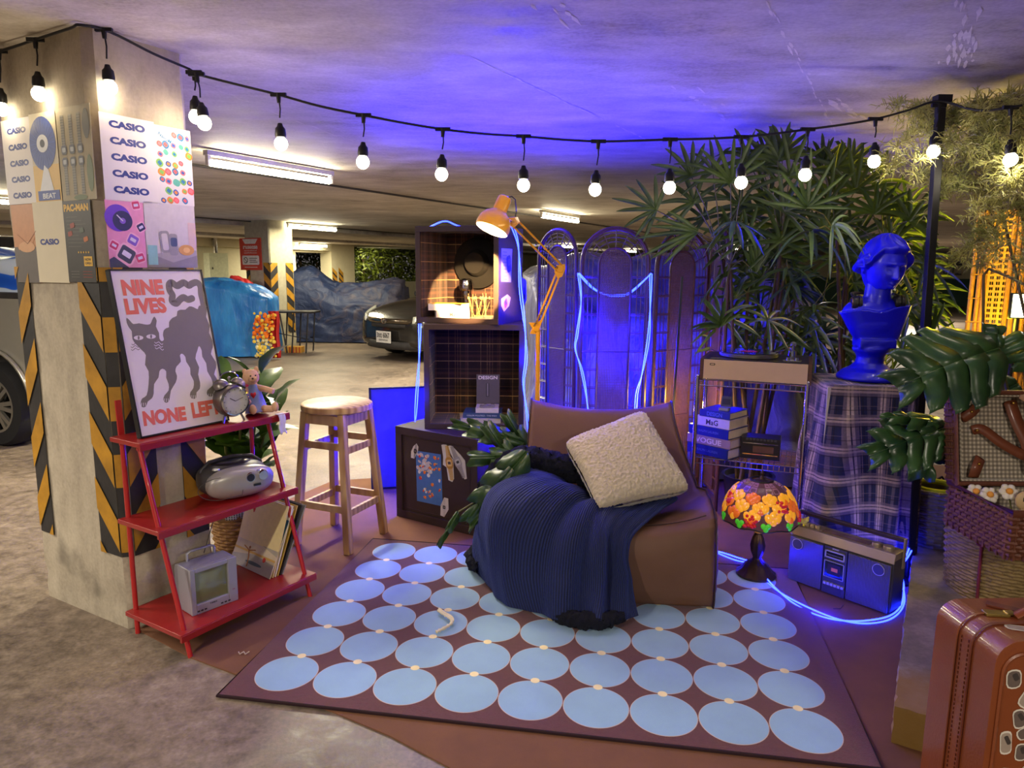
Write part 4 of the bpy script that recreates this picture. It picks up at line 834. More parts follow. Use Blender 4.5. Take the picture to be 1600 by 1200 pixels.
b = MB(); b.box((0, 0, .0055), (.085, .045, .010)); b.ell((-.01, -.005, .013), (.016, .012, .007)); b.box((.03, 0, .014), (.02, .02, .008))
o = b.ob('paper_gadget', mat('grey_card', (110, 104, 100), .6), bev=.001); o.location = F2p(bx + .035, .085, zf + .0852); tag(o, 'small grey gadget lying in front of the DESIGN book', 'gadget')
def F3p(x, y, z): return F3 @ V((x, y, z))
G3 = 'books in the top crate'
xl = -.10
book(F3p(xl + .02, .10, zf), .20, .19, .13, .045, ink(206, 200, 196), 'white boxed book at the bottom of the top crate', G3, page=ink(214, 208, 204), title='Mac', tm=ink(60, 56, 60), tw=.2)
book(F3p(xl, .11, zf + .0455), .05, .23, .15, .036, ink(214, 206, 196), 'yellow topped white book lying upper in the top crate', G3, page=ink(220, 212, 204))
b = MB(); b.box((0, 0, .001), (.2, .13, .001)); o = b.ob('card_sheet', ink(214, 160, 40), smooth=False); o.location = F3p(xl, .11, zf + .0818); o.rotation_euler = (0, 0, a3 + .05); tag(o, 'mustard card sheet on top of the white book in the top crate', 'card')
lx = D(716, 450, yy).x; lv = F3.inverted() @ V((D(722, 470, yy + .25).x, yy + .25, 0))
t = thing('table_lamp', 'chrome mushroom shaped table lamp at the back of the top crate', 'lamp', F3p(lv.x, .24, zf), 0)
b = MB(); b.lathe([(0, 0), (.045, 0), (.047, .006), (.03, .012), (.012, .02), (.009, .05), (.011, .08), (.016, .11), (.022, .14), (.02, .155), (0, .156)], 28, cap=False); b.ob('stem', m_chr, t)
b = MB(); b.lathe([(.036, .15), (.043, .165), (.043, .19), (.037, .212), (.02, .222), (0, .224)], 28, cap=False); b.ob('shade', m_chr, t)
b = MB(); b.lathe([(.0, .055), (.06, .052), (.075, .03), (.08, .004), (.145, -.004), (.15, 0), (.145, .003), (.08, .010)], 40, cap=False, R=M.Rotation(PI / 2, 3, 'X')); 
o = b.ob('felt_hat', mat('black_felt', (9, 7, 9), .95, bump=.3), bev=0); o.location = F3p(lv.x + .03, .335, .335); o.rotation_euler = (0, 0, a3); tag(o, 'black brimmed hat hanging on the back wall of the top crate', 'hat')
b = MB(); b.grid(lambda u, v: (w3 / 2 - .03 - .006 * math.sin(v * 5), .04 + .02 * u, .03 + .30 * v), 3, 10); o = b.ob('paper_strip', m_bw_, solid=.0012); o.matrix_world = F3; tag(o, 'long pale paper strip standing inside the right edge of the top crate', 'paper')
rnd = random.Random(5); b = MB()
for i in range(14):
    a = rnd.uniform(-.5, .5); p0 = V((lv.x + .09 + rnd.uniform(-.03, .05), .2 + rnd.uniform(-.05, .05), zf + .002)); b.tube([p0, p0 + V((math.sin(a) * .04, .01, .05)), p0 + V((math.sin(a) * .08, .0, .11 + rnd.uniform(-.03, .03)))], .0015, 4)
    b.ell(p0 + V((math.sin(a) * .08, 0, .11)), (.006, .006, .009), 6, 4)
o = b.ob('dried_sprigs', mat('dried_flower', (190, 150, 96), .8)); o.matrix_world = F3; tag(o, 'bunch of dried sprigs beside the chrome lamp in the top crate', 'dried flowers')
# ---- black framed panel behind the crates
pL = V((D(581, 790, 4.46).x, 4.46, .006)); pa = math.radians(14); t = thing('display_board', 'black edged panel glowing blue, leaning behind the crates', 'panel', pL, pa); t.rotation_euler = (-.07, 0, pa); H_ = .665
b = MB(); b.box((.30, 0, H_ / 2), (.60, .012, H_)); b.ob('board', mat('pale_panel', (74, 74, 110), .55), t)
b = MB()
for (x0, x1, z0, z1) in ((0, .6, 0, .012), (0, .6, H_ - .012, H_), (0, .014, 0, H_), (.586, .6, 0, H_)): b.box(((x0 + x1) / 2, 0, (z0 + z1) / 2), (x1 - x0, .026, z1 - z0))
b.ob('frame', mat('black_frame', (24, 24, 26), .4), t)
# ---- tall yellow lamp
m_yl = mat('lamp_yellow', (240, 166, 20), .35, var=.04, coat=.5); Yp = 3.72
P0 = D(841, 560, Yp); J1 = D(838, 513, Yp); J2 = D(875, 420, Yp - .02); J3 = D(803, 347, Yp - .12); HD = D(785, 330, Yp - .2)
t = thing('floor_lamp', 'tall yellow jointed floor lamp leaning its round shade over the top crate', 'lamp', (P0.x, P0.y, .005))
Ti = V(t.location)
def L_(p): return V(p) - Ti
b = MB(); b.lathe([(0, 0), (.13, 0), (.135, .008), (.13, .018), (.02, .024), (0, .024)], 32, cap=False); b.ob('base', m_yl, t)
b = MB(); b.tube([(0, 0, .02), L_(D(841, 518, Yp))], .0135, 14); b.ob('pole', m_yl, t)
def arm2(a, c, off, w=.006):
    b = MB()
    for s_ in (-1, 1): b.bar(L_(a + off * s_), L_(c + off * s_), w * 1.6, w * 1.6, (0, 1, 0))
    return b
off = V((.012, 0, .010))
b = arm2(J1, J2, V((.010, 0, -.003))); b.ob('lower_arm', m_yl, t)
b = arm2(J2, J3, V((.012, 0, .014))); b.ob('upper_arm', m_yl, t)
for nm, a, c in (('spring', J1 + V((-.012, -.01, .01)), J1.lerp(J2, .45)), ('spring', J2 + V((-.01, -.012, .0)), J2.lerp(J3, .55))):
    b = MB(); n = 60; d = (c - a); ax = d.normalized(); s1_ = ax.orthogonal().normalized(); s2_ = ax.cross(s1_)
    b.tube([L_(a + d * (i / n) + (s1_ * math.cos(i * .9 * 2) + s2_ * math.sin(i * .9 * 2)) * .006) for i in range(n)], .0016, 4); b.ob(nm, mat('spring_steel', (60, 56, 60), .35, .8), t)
def joint(nm, c, r, pts=None):
    b = MB(); b.lathe([(0, -.012), (r, -.012), (r, .012), (0, .012)], 18, c=L_(c), R=M.Rotation(PI / 2, 3, 'X'), cap=False)
    if pts: b.prism([(p[0], p[1]) for p in pts], -.006, .006, 0, M.Translation(L_(c)) @ M.Rotation(PI / 2, 4, 'X'))
    b.ob(nm, m_yl, t, bev=.0015)
joint('shoulder_joint', J1, .017, [(-.035, -.03), (.022, -.03), (.02, .02), (.03, .05), (.0, .03), (-.04, .03), (-.022, 0)])
joint('elbow_joint', J2, .018, [(-.03, -.015), (-.012, -.05), (.012, -.04), (.028, .0), (.024, .024), (-.02, .018)])
joint('wrist_joint', J3, .014, [(-.04, -.01), (0, -.03), (.03, .0), (.02, .025), (-.03, .02)])
ax = (V((.36, .22, .86))).normalized()                # from the mouth up through the shade
mouth = D(768, 359, Yp - .28); Rm = V((0, 0, 1)).rotation_difference(ax).to_matrix()
b = MB(); b.lathe([(.078, 0), (.082, .003), (.083, .02), (.078, .05), (.062, .075), (.040, .092), (.034, .098), (.034, .155), (.030, .168), (.015, .175), (0, .175)], 36, c=L_(mouth), R=Rm, cap=False)
b.lathe([(.078, 0), (.074, .045), (.058, .07), (.036, .088), (0, .09)], 36, c=L_(mouth), R=Rm, cap=False, mi=1); sh_ = b.ob('shade', [m_yl, mat('lamp_white_inside', (250, 232, 200), .5, emit=.9, ec=(255, 214, 150))], t)
b = MB(); b.ell(L_(mouth + ax * .045), .022, 14, 10); b.ob('bulb', mat('lamp_bulb_glow', (255, 236, 190), .3, emit=9, ec=(255, 222, 160)), t)
b = MB(); b.tube([L_(mouth + ax * .168), L_(mouth + ax * .175 + V((.03, 0, .0))), L_(mouth + ax * .15 + V((.055, .02, .01))), L_(J3 + V((.012, 0, .05))), L_(J3 + V((.004, 0, .01)))], .0028, 6); b.ob('cord', mat('black_cable', (20, 20, 22), .5), t)
b = MB(); b.tube([L_(mouth + ax * .05 + V((.06, 0, 0))), L_(J3)], .006, 8); b.ob('shade_swivel', m_chr, t)
lamp('yellow_lamp_light', 'POINT', mouth + ax * .012, (1.0, .66, .30), 14, .02)
lamp('yellow_lamp_light', 'SPOT', mouth - ax * .006, (1.0, .62, .24), 400, .015, F3p(-.05, .32, .045), spread=.62).data.spot_blend = .10
# ---- folding cane screen
m_rat = mat('rattan_brown', (74, 44, 30), .45, var=.25, vs=30, coat=.15); m_cane = mat('cane_brown', (92, 62, 44), .6, var=.2, vs=60); m_rat2 = mat('rattan_honey', (176, 122, 62), .5, var=.2, vs=30); m_cane2 = mat('cane_honey', (206, 150, 76), .6, var=.15, vs=60)
def arch(w, h, n=18, z0=.02):
    r = w / 2; return [(-r, 0, z0)] + [(-r, 0, z0 + (h - r - z0) * i / 12) for i in range(1, 13)] + [(-r * math.cos(PI * i / n), 0, h - r + r * math.sin(PI * i / n)) for i in range(1, n)] + [(r, 0, z0 + (h - r - z0) * (12 - i) / 12) for i in range(0, 13)]
def screen_panel(t, x0, y0, x1, y1, H, mr, mc, cw=.46, step=.0095, zb=.1):
    a = math.atan2(y1 - y0, x1 - x0); w = math.hypot(x1 - x0, y1 - y0); R = M.Translation(((x0 + x1) / 2, (y0 + y1) / 2, 0)) @ M.Rotation(a, 4, 'Z')
    b = MB(); b.X = R; b.tube(arch(w - .02, H), .012, 8); b.tube([(-w / 2 + .01, 0, .12), (w / 2 - .01, 0, .12)], .009, 8); fr = b.ob('panel_frame', mr, t)
    b = MB(); b.X = R; W2 = w * cw
    for s_ in (.88, .76, .64): b.tube(arch(w * s_, H - w * (1 - s_) / 2, z0=.12), .0028, 5)
    z = .2
    while z < H - w / 2:
        for sg in (-1, 1): b.tube([(sg * w * .48, -.003, z), (sg * W2 / 2, -.003, z)], .0035, 5); b.tube([(sg * w * .48, -.003, z + .008), (sg * W2 / 2, -.003, z + .008)], .0025, 5)
        z += .107
    for i in range(1, 8):
        an = PI * i / 8; b.tube([(W2 / 2 * math.cos(an), -.002, H - w / 2 + W2 / 2 * math.sin(an)), (w * .48 * math.cos(an), -.002, H - w / 2 + w * .48 * math.sin(an))], .003, 5)
    b.ob('spindles', mr, fr)
    b = MB(); b.X = R; hh = H - w / 2 + W2 / 2; b.tube(arch(W2, hh, z0=.12), .007, 6)
    for z in (.55, .95): b.tube([(-W2 / 2, 0, z), (W2 / 2, 0, z)], .004, 5)
    b.ob('inner_frame', mr, fr)
    b = MB(); b.X = R; n = int(W2 / step); r = W2 / 2
    for i in range(1, n):
        x = -r + W2 * i / n; zt_ = hh - r + math.sqrt(max(0, r * r - x * x)); b.bar((x, -.001, .12), (x, -.001, zt_), step * .52, .0012, (0, 1, 0))
    m_ = int((hh - .12) / step)
    for i in range(1, m_):
        z = .12 + (hh - .12) * i / m_; q = r if z < hh - r else math.sqrt(max(0, r * r - (z - hh + r) ** 2)); b.bar((-q, .001, z), (q, .001, z), .0012, step * .52, (0, 0, 1))
    b.ob('cane_weave', mc, fr, smooth=False)
t = thing('folding_screen', 'dark rattan folding screen of arched cane panels behind the beanbag', 'screen', (0, 0, .006))
YS = 4.12
def sx(px, y): return D(px, 480, y).x
Hs = D(958, 357, YS).z
screen_panel(t, sx(840, YS + .30), YS + .30, sx(901, YS + .03), YS + .03, Hs - .006, m_rat, m_cane)
screen_panel(t, sx(905, YS), YS, sx(1014, YS), YS, Hs - .006, m_rat, m_cane)
screen_panel(t, sx(1022, YS + .02), YS + .02, sx(1104, YS + .27), YS + .27, Hs - .006, m_rat, m_cane)
screen_panel(t, sx(1107, YS + .28), YS + .28, sx(1136, YS - .10), YS - .10, Hs - .006, m_rat, m_cane)
# thin black stand rods leaning before the screen
b = MB(); b.bar(D(1066, 432, YS - .06), D(1052, 640, YS - .10), .012, .006, (0, 1, 0)); b.bar(D(1052, 640, YS - .10), V((D(1050, 640, YS).x, YS - .12, .01)), .012, .006, (0, 1, 0))
tag(b.ob('stand_rod', mat('black_metal', (16, 16, 18), .4)), 'thin black rod standing upright against the right cane panel', 'rod')
b = MB(); b.bar(D(856, 470, YS - .06), V((D(858, 640, YS).x, YS - .10, .01)), .010, .006, (0, 1, 0)); tag(b.ob('stand_rod', mat('blue_tinted_metal', (30, 40, 90), .4)), 'thin dark rod standing against the left cane panel beside the yellow pole', 'rod')
# ---- car under a silver cover
m_tarp = NT('silver_car_cover'); co = m_tarp.coords((1, 1, .5)); nz = m_tarp.n('TexNoise', i_Scale=6.0, i_Detail=7.0, i_Distortion=1.2); m_tarp.l(co, nz.inputs[0]); m_tarp.l(m_tarp.ramp(nz.outputs[0], [(.3, rgb(66, 66, 76)), (.7, rgb(112, 112, 122))]), m_tarp.b.inputs['Base Color']); m_tarp.set(Roughness=.38, Metallic=.25); m_tarp.bump(nz.outputs[0], .9, .05); m_tarp = m_tarp.m
def rsq(t):
    # point of a rounded square, parameter by arc length
    t = (t * 4) % 4; k = int(t); f = t - k; x, y = 1.0, 2 * f - 1
    r = .12; e = max(abs(x), abs(y)); q = (abs(x) ** 8 + abs(y) ** 8) ** (1 / 8.0); x, y = x / q, y / q
    for _ in range(k): x, y = -y, x
    return x, y
def covered(name, o, rz, L_x, L_y, prof, mat_, label, seed=0, cat='covered vehicle', amp=.05, nu=70, nv=60, hem=.02, sag=0):
    # a draped sheet over a body: u round in x across, v along y; prof(x01, y01) gives height
    b = MB()
    def f(u, v):
        a = u * 2 * PI; rx_, ry_ = rsq(u - .125); cx_, cy_ = rx_, ry_
        k = min(1, v / .45); ex, ey = rx_, ry_
        if v < .45: R = .5 * (v / .45); x, y = ex * R, ey * R; z = prof(x + .5, y + .5) * (1 - .12 * (v / .45) ** 5)
        else:
            x, y = ex * .5, ey * .5; s_ = (v - .45) / .55; zt_ = prof(x + .5, y + .5) * .88; z = zt_ * (1 - s_) + hem * s_; bl_ = .02 + .05 * s_; x *= 1 + bl_; y *= 1 + bl_
            fo = math.sin(a * 19 + seed + 3 * noise.noise(V((a * 2, s_, seed)))) * .012 * (.3 + s_); x += cx_ * fo * 1.4; y += cy_ * fo * 1.4
        w_ = noise.noise(V((x * 5 + seed, y * 5, z * 3))) * amp + noise.noise(V((x * 14 + seed, y * 14, z * 9))) * amp * .4
        return V((x * L_x + w_ * .6 * cx_, y * L_y + w_ * .6 * cy_, max(hem, z + (w_ if v < .95 else 0))))
    b.grid(f, nu, nv, cu=True); t_ = b.ob(name, mat_, ang=180); t_.location = o; t_.rotation_euler = (0, 0, rz); return tag(t_, label, cat)
def carprof(x, y): return 1.02 + .50 * max(0, min(1, (1 - abs(2 * y - 1)) * 2.6)) * (1 - .12 * abs(2 * x - 1) ** 3)
covered('covered_car', (1.12, 6.75, 0), 0, 1.95, 4.0, lambda x, y: 1.12 + .44 * max(0, min(1, y * 5 + .3)) * max(0, min(1, (1 - y) * 2.2)), m_tarp, 'car under a crinkled silver cover behind the cane screen', 4, amp=.06, nu=110, nv=70)
# ---- LED ropes
m_led = mat('led_rope_glow', (120, 160, 255), .4, emit=22, ec=(12, 34, 255)); ct = m_led.node_tree.nodes['Principled BSDF']; ct.inputs['Emission Color'].default_value = (.008, .018, 1, 1)
def cat(pts, n=6):
    out = []; k = len(pts)
    for i in range(k - 1):
        p0, p1, p2, p3_ = pts[max(0, i - 1)], pts[i], pts[i + 1], pts[min(k - 1, i + 2)]
        for j in range(n): s_ = j / n; out.append(.5 * (2 * p1 + (p2 - p0) * s_ + (2 * p0 - 5 * p1 + 4 * p2 - p3_) * s_ * s_ + (3 * p1 - p0 - 3 * p2 + p3_) * s_ ** 3))
    return out + [pts[-1]]
def rope(pts, label, double=.006, r=.0032):
    c_ = cat([V(p) for p in pts], 7); b = MB()
    if double:
        w_ = [V((math.cos(i * .21), 0, math.sin(i * .21))) * double for i in range(len(c_))]
        b.tube([p + q for p, q in zip(c_, w_)], r, 6); b.tube([p - q for p, q in zip(c_, w_)], r, 6)
    else: b.tube(c_, r * 1.3, 6)
    tag(b.ob('led_rope', m_led), label, 'led rope', 'blue glowing led ropes')
rope([D(656, 506, 3.90), D(655, 560, 3.89), D(651, 620, 3.88), D(649, 657, 3.93)], 'blue led rope hanging down the left side of the middle crate', .006)
yr = 3.88
rope([D(800, 352, yr + .03), D(810, 385, yr - .02), D(813, 450, yr), D(820, 510, yr - .02), D(822, 560, yr), D(818, 600, yr), D(824, 650, yr), D(830, 705, yr)], 'blue led rope hanging down the right side of the crates beside the yellow lamp', .006)
rope([V((D(672, 350, 4.2).x, 4.2, TZ3 + .008)), V((D(695, 345, 4.1).x, 4.12, TZ3 + .035)), V((D(720, 350, 4.15).x, 4.15, TZ3 + .008)), V((D(760, 350, 4.2).x, 4.3, TZ3 + .008)), V((D(800, 350, 4.2).x, 4.15, TZ3 + .008))], 'blue led rope looped over the roof of the top crate', 0)
ys = YS - .05
rope([D(904, 427, ys), D(908, 470, ys), D(902, 520, ys), D(899, 545, ys), D(908, 575, ys), D(915, 610, ys), D(920, 652, ys - .04)], 'blue led rope down the join left of the middle cane panel', .005)
rope([D(1017, 428, ys), D(1016, 480, ys), D(1013, 530, ys), D(1003, 585, ys), D(995, 615, ys), D(993, 650, ys - .03)], 'blue led rope down the join right of the middle cane panel', .006)
rope([D(904, 427, ys), D(925, 449, ys + .09), D(945, 460, ys + .09), D(965, 462, ys + .09), D(985, 457, ys + .09), D(1017, 428, ys)], 'blue led rope swagged across behind the middle cane panel', .004)
rope([G(1120, 862, .02), G(1150, 873, .02), G(1180, 882, .02), G(1196, 905, .02), G(1225, 930, .02), G(1262, 952, .015), G(1305, 967, .015), G(1350, 972, .015), G(1390, 965, .015), G(1410, 945, .02), G(1411, 915, .03), G(1405, 890, .05), G(1418, 868, .14), G(1428, 845, .16)], 'blue led rope curling on the floor round the boombox', .008, .0035)
for p, w in ((D(818, 420, 3.86), .9), (D(822, 560, 3.84), .7), (G(1400, 900, .06), .5), (G(1290, 945, .05), .35), (G(1190, 870, .1), .6), (D(650, 620, 3.86), .5), (D(905, 560, YS + .25), .8), (D(1010, 560, YS + .25), .8)): lamp('led_glow', 'POINT', p, BLUE, w * 9, .04)
# ---- split leaf plant in front of the closed crate
m_mon = leafmat('monstera_dark', (34, 62, 30), (58, 86, 38), .4)
def monstera(mb, base, d, up, L, W_, droop=.4, lobes=4, fold=.12, curl=.15):
    d = V(d).normalized(); up = V(up); s_ = d.cross(up).normalized(); up = s_.cross(d).normalized()
    def mid(t_): a = -droop * t_ * 1.5; return V(base) + d * (L * t_ * math.cos(a * .5)) + up * (L * t_ * math.sin(a * .5))
    def hw_(t_): return W_ / 2 * (math.sin(PI * min(1, (t_ * .82 + .16))) ** .6) * (1 - .3 * t_)
    for sg in (-1, 1):
        for i in range(lobes):
            a0, a1 = i / lobes, (i + .985) / lobes; n = 10; vs = []; fs = []
            for j in range(n + 1):
                f = (j / n) ** .8; base_t0, base_t1 = a0 * .93, min(.97, a1 * .93 + (.2 / lobes) * (1 - f) ** 3)
                w_ = hw_((a0 + a1) / 2) * f; sweep = .17 * f ** 1.4; taper = max(.42, 1 - f ** 7) ** .5 * 1.02
                c = (base_t0 + base_t1) / 2; hs = (base_t1 - base_t0) / 2 * taper * (1 + .12 * math.sin(PI * f))
                for k in (-1, 0, 1):
                    tt = min(1.1, c + hs * k + sweep); p_ = mid(tt) + s_ * sg * w_; p_ += up * (fold * w_ - curl * w_ * f * 1.6 - abs(k) * .01 * f * 1 + .012 * math.sin(f * 5 + i)); vs.append(p_)
            for j in range(n):
                for k in range(2): q = j * 3 + k; fs.append((q, q + 1, q + 4, q + 3))
            mb.add(vs, fs)
    mb.tube([mid(i / 8) + up * .001 for i in range(9)], [.0035 * (1 - i / 10) for i in range(9)], 5)
pc = V((.10, 3.70, .006)); t = thing('potted_monstera', 'drooping split leaf plant between the closed crate and the blue throw', 'potted plant', pc)
b = MB(); b.lathe([(0, 0), (.075, 0), (.095, .16), (.10, .165), (.092, .165), (.085, .15), (0, .15)], 28, cap=False); b.ob('pot', mat('black_pot', (26, 26, 30), .5), t)
b = MB(); bs = MB()
for (bp, tp_, L, W_, dr, yo) in (((824, 706), (722, 818), .40, .20, .15, 3.13), ((818, 692), (708, 656), .40, .13, .35, 3.40), ((806, 730), (762, 668), .30, .11, .2, 3.36), ((822, 702), (792, 650), .30, .10, .2, 3.42), ((716, 800), (683, 853), .22, .045, .1, 3.12), ((806, 716), (735, 712), .3, .13, .3, 3.30)):
    p0, p1 = D(*bp, yo), D(*tp_, yo - .05); d = p1 - p0; monstera(b, p0 - pc, d, (-.2, -1, .55), d.length, W_, dr, 4 if L > .35 else 2)
    bs.tube([(0, 0, .14), (p0 - pc) * .5 + V((.03, 0, .2)), p0 - pc], [.006, .005, .004], 6)
b.ob('foliage', m_mon, t, solid=.0008); bs.ob('stem', m_stem, t)
b = MB(); fp = D(775, 812, 3.30)
b.tube([fp + V((.03, .05, -.10)), fp + V((.01, 0, -.03)), fp], .003, 6)
for i in range(9): a = i * 2.4; q = fp + V((.012 * math.cos(a), .01 * math.sin(a), .004 * i - .012)); b.ell(q, (.009, .009, .006), 8, 5)
tag(b.ob('dried_flower', mat('dried_gold', (176, 146, 80), .6, bump=.3)), 'small dried golden flower head poking out left of the throw', 'flower')
# ---------------------------------------------------------------- beanbag lounger
m_lea = mat('brown_leatherette', (104, 72, 54), .62, var=.07, vs=5, bump=.12, bs=220); m_pip = mat('dark_piping', (46, 24, 20), .5)
ca_ = math.radians(-6); cX = V((math.cos(ca_), math.sin(ca_), 0)); cFR = G(1108, 949, .014); CW_, CHO = .84, None
cO = cFR - cX * (CW_ / 2 - .01); CZ = .0145
def crs(pts, n):
    out = []; k = len(pts)
    for i in range(k):
        p0, p1, p2, p3_ = pts[i - 1], pts[i], pts[(i + 1) % k], pts[(i + 2) % k]
        for j in range(n):
            s_ = j / n; out.append(tuple(.5 * (2 * p1[a] + (p2[a] - p0[a]) * s_ + (2 * p0[a] - 5 * p1[a] + 4 * p2[a] - p3_[a]) * s_ * s_ + (3 * p1[a] - p0[a] - 3 * p2[a] + p3_[a]) * s_ ** 3) for a in range(2)))
    return out
arm_p = [(.03, .0), (-.015, .03), (-.02, .18), (.0, .33), (.05, .385), (.16, .41), (.30, .42), (.42, .47), (.52, .60), (.62, .735), (.67, .755), (.715, .73), (.765, .50), (.79, .25), (.78, .03), (.74, 0), (.50, 0), (.25, 0)]
mid_p = [(.03, .0), (-.03, .03), (-.05, .18), (-.02, .30), (.05, .325), (.16, .315), (.30, .285), (.42, .30), (.51, .44), (.585, .62), (.635, .70), (.685, .69), (.745, .48), (.77, .25), (.77, .03), (.74, 0), (.50, 0), (.25, 0)]
NA = 5; ap, mp_ = crs(arm_p, NA), crs(mid_p, NA); npf = len(ap)
def chair_pt(xf, k):                                  # xf in -1..1
    s_ = abs(xf) ** 2.6; y = mp_[k][0] * (1 - s_) + ap[k][0] * s_; z = mp_[k][1] * (1 - s_) + ap[k][1] * s_; hz_ = max(0, min(1, (z - .25) / .5)); hz_ = hz_ * hz_ * (3 - 2 * hz_) * (1 if y > .3 else .0); return V((xf * CW_ / 2 * (1 - .17 * hz_) - .055 * hz_, y, max(0, z)))
t = thing('beanbag_chair', 'brown leatherette beanbag lounge chair with dark piping standing on the rug', 'beanbag chair', (cO.x, cO.y, CZ), ca_)
b = MB(); vs = []; fs = []; rows = []
cy_, cz_ = .42, .24
for i in range(9): rows.append(('L', i / 9))
for i in range(37): rows.append(('M', -1 + 2 * i / 36))
for i in range(9): rows.append(('R', 1 - (i + 1) / 9))
def wr(p, am=.006):
    p = V(p); n_ = noise.noise(p * 5) * am * 1.5 + noise.noise(V((p.x * 8, p.y * 20, p.z * 20))) * am
    cr_ = 0
    if p.z > .02: cr_ = am * .9 * math.sin(60 * (p.y + p.z) + 6 * noise.noise(p * 6)) * math.exp(-((abs(p.x) - CW_ / 2) / .07) ** 2)
    return n_ + cr_
for kind_, f in rows:
    for k in range(npf):
        if kind_ == 'M': p = chair_pt(f, k)
        else:
            sg = -1 if kind_ == 'L' else 1; q = chair_pt(sg, k); s_ = f ** .8
            p = V((q.x * (1 - .0 * f) + sg * ((.06 if q.y < .45 else .022) * (1 - f ** 2) * (1 if q.z > 0 else .4)), cy_ + (q.y - cy_) * s_, max(0, cz_ + (q.z - cz_) * s_)))
        w_ = wr(p); c_ = V((p.x * .6, .4, .25)); d = (p - c_).normalized(); z0 = p.z; p = p + d * w_ * (1 if z0 > .01 else 0); p.z = max(0, p.z); vs.append(p)
R_ = len(rows)
for i in range(R_ - 1):
    for k in range(npf): fs.append((i * npf + k, i * npf + (k + 1) % npf, (i + 1) * npf + (k + 1) % npf, (i + 1) * npf + k))
b.add(vs, fs); b.ob('body', m_lea, t, ang=180)
for sg in (-1, 1):
    b = MB(); pts = [chair_pt(sg, k) for k in range(npf)]; pts = [p + V((sg * .004, 0, 0)) + (p - V((p.x, .4, .25))).normalized() * (.005 + wr(p)) for p in pts]
    for p in pts: p.z = max(.005, p.z)
    b.tube(pts, .0045, 6, closed=True); b.ob('piping', m_pip, t)
for (ya, yb) in ((.02, .3),):
    b = MB(); b.tube([(x / 20 * CW_ * .92, chair_pt(x / 10, 4 * NA)[1] - .002, chair_pt(x / 10, 4 * NA)[2] + .004) for x in range(-10, 11)], .0025, 5); b.ob('seam', m_pip, t)
CF_ = M.Translation((cO.x, cO.y, CZ)) @ M.Rotation(ca_, 4, 'Z')
# ---- throw
nt = NT('navy_plush'); co = nt.n('TexCoord'); sp = nt.n('SeparateXYZ'); nt.l(co.outputs['UV'], sp.inputs[0]); nz = nt.n('TexNoise', i_Scale=8.0); nt.l(co.outputs['UV'], nz.inputs[0])
rib = nt.math('ABSOLUTE', nt.math('SINE', nt.math('ADD', nt.math('MULTIPLY', sp.outputs[0], 330.0), nt.math('MULTIPLY', nz.outputs[0], 1.5))))
nt.l(nt.ramp(rib, [(0, rgb(11, 17, 46)), (1, rgb(31, 43, 96))]), nt.b.inputs['Base Color']); nt.set(Roughness=.9, Sheen_Weight=.5, Sheen_Roughness=.4); nt.b.inputs['Sheen Tint'].default_value = rgb(60, 80, 160)
n2 = nt.n('TexNoise', i_Scale=160.0, i_Detail=3.0); nt.l(co.outputs['Object'], n2.inputs[0]); nt.bump(nt.math('ADD', rib, nt.math('MULTIPLY', n2.outputs[0], .6)), .8, .006); m_navyp = nt.m
m_shag = mat('navy_shag', (7, 9, 26), 1.0, var=.4, vs=90, bump=.8, bs=200)
ctrl = [ # columns from the left rear to the right front; each runs from the top to the floor
    [(-.34, .50, .47), (-.45, .50, .47), (-.545, .47, .33), (-.57, .44, .14), (-.57, .42, .012)],
    [(-.24, .40, .36), (-.36, .30, .47), (-.52, .24, .40), (-.575, .18, .18), (-.56, .12, .012)],
    [(-.15, .36, .34), (-.30, .12, .46), (-.44, -.02, .39), (-.49, -.06, .18), (-.44, -.10, .012)],
    [(-.05, .34, .33), (-.17, .10, .41), (-.25, -.07, .33), (-.27, -.13, .16), (-.25, -.18, .012)],
    [(.06, .34, .325), (-.05, .09, .375), (-.10, -.08, .30), (-.11, -.14, .14), (-.11, -.22, .012)],
    [(.16, .33, .33), (.08, .09, .36), (-.02, -.06, .30), (-.01, -.12, .13), (-.01, -.22, .012)],
    [(.30, .28, .37), (.20, .10, .375), (.07, -.045, .31), (.045, -.08, .14), (.06, -.15, .012)]]
def cr1(P, t_):
    k = len(P) - 1; x = max(0, min(.99999, t_)) * k; i = int(x); s_ = x - i; p0, p1, p2, p3_ = P[max(0, i - 1)], P[i], P[i + 1], P[min(k, i + 2)]
    return .5 * (2 * p1 + (p2 - p0) * s_ + (2 * p0 - 5 * p1 + 4 * p2 - p3_) * s_ * s_ + (3 * p1 - p0 - 3 * p2 + p3_) * s_ ** 3)
CT_ = [[V(p) for p in c] for c in ctrl]
def bsurf(a, v): return cr1([cr1(c, v) for c in CT_], a)
def throw(a, v):
    p = bsurf(a, v); da = bsurf(min(1, a + .01), v) - bsurf(max(0, a - .01), v); dv = bsurf(a, min(1, v + .01)) - bsurf(a, max(0, v - .01)); n_ = da.cross(dv); n_ = n_.normalized() if n_.length > 1e-9 else V((0, -1, 0))
    if n_.y > 0 or n_.z < -.3: n_ = -n_
    am = .004 + .028 * v; fo = math.sin(a * 24 + 5 * noise.noise(V((a * 3, v * 1.3, 0))) + 3 * v) * am * 1.1 + .028 * noise.noise(V((a * 7, v * 3, 4))) + .003 * math.sin(a * 80 + v * 5)
    p = p + n_ * (fo + .022); p.z = max(.006 + .004 * math.sin(a * 40), p.z); return p
t = thing('throw_blanket', 'navy blue ribbed plush throw draped over the left arm and seat of the beanbag', 'blanket', (cO.x, cO.y, CZ), ca_)
b = MB(); b.grid(throw, 170, 90, uvs=(1, 1)); b.ob('throw', m_navyp, t, ang=180, solid=.012)
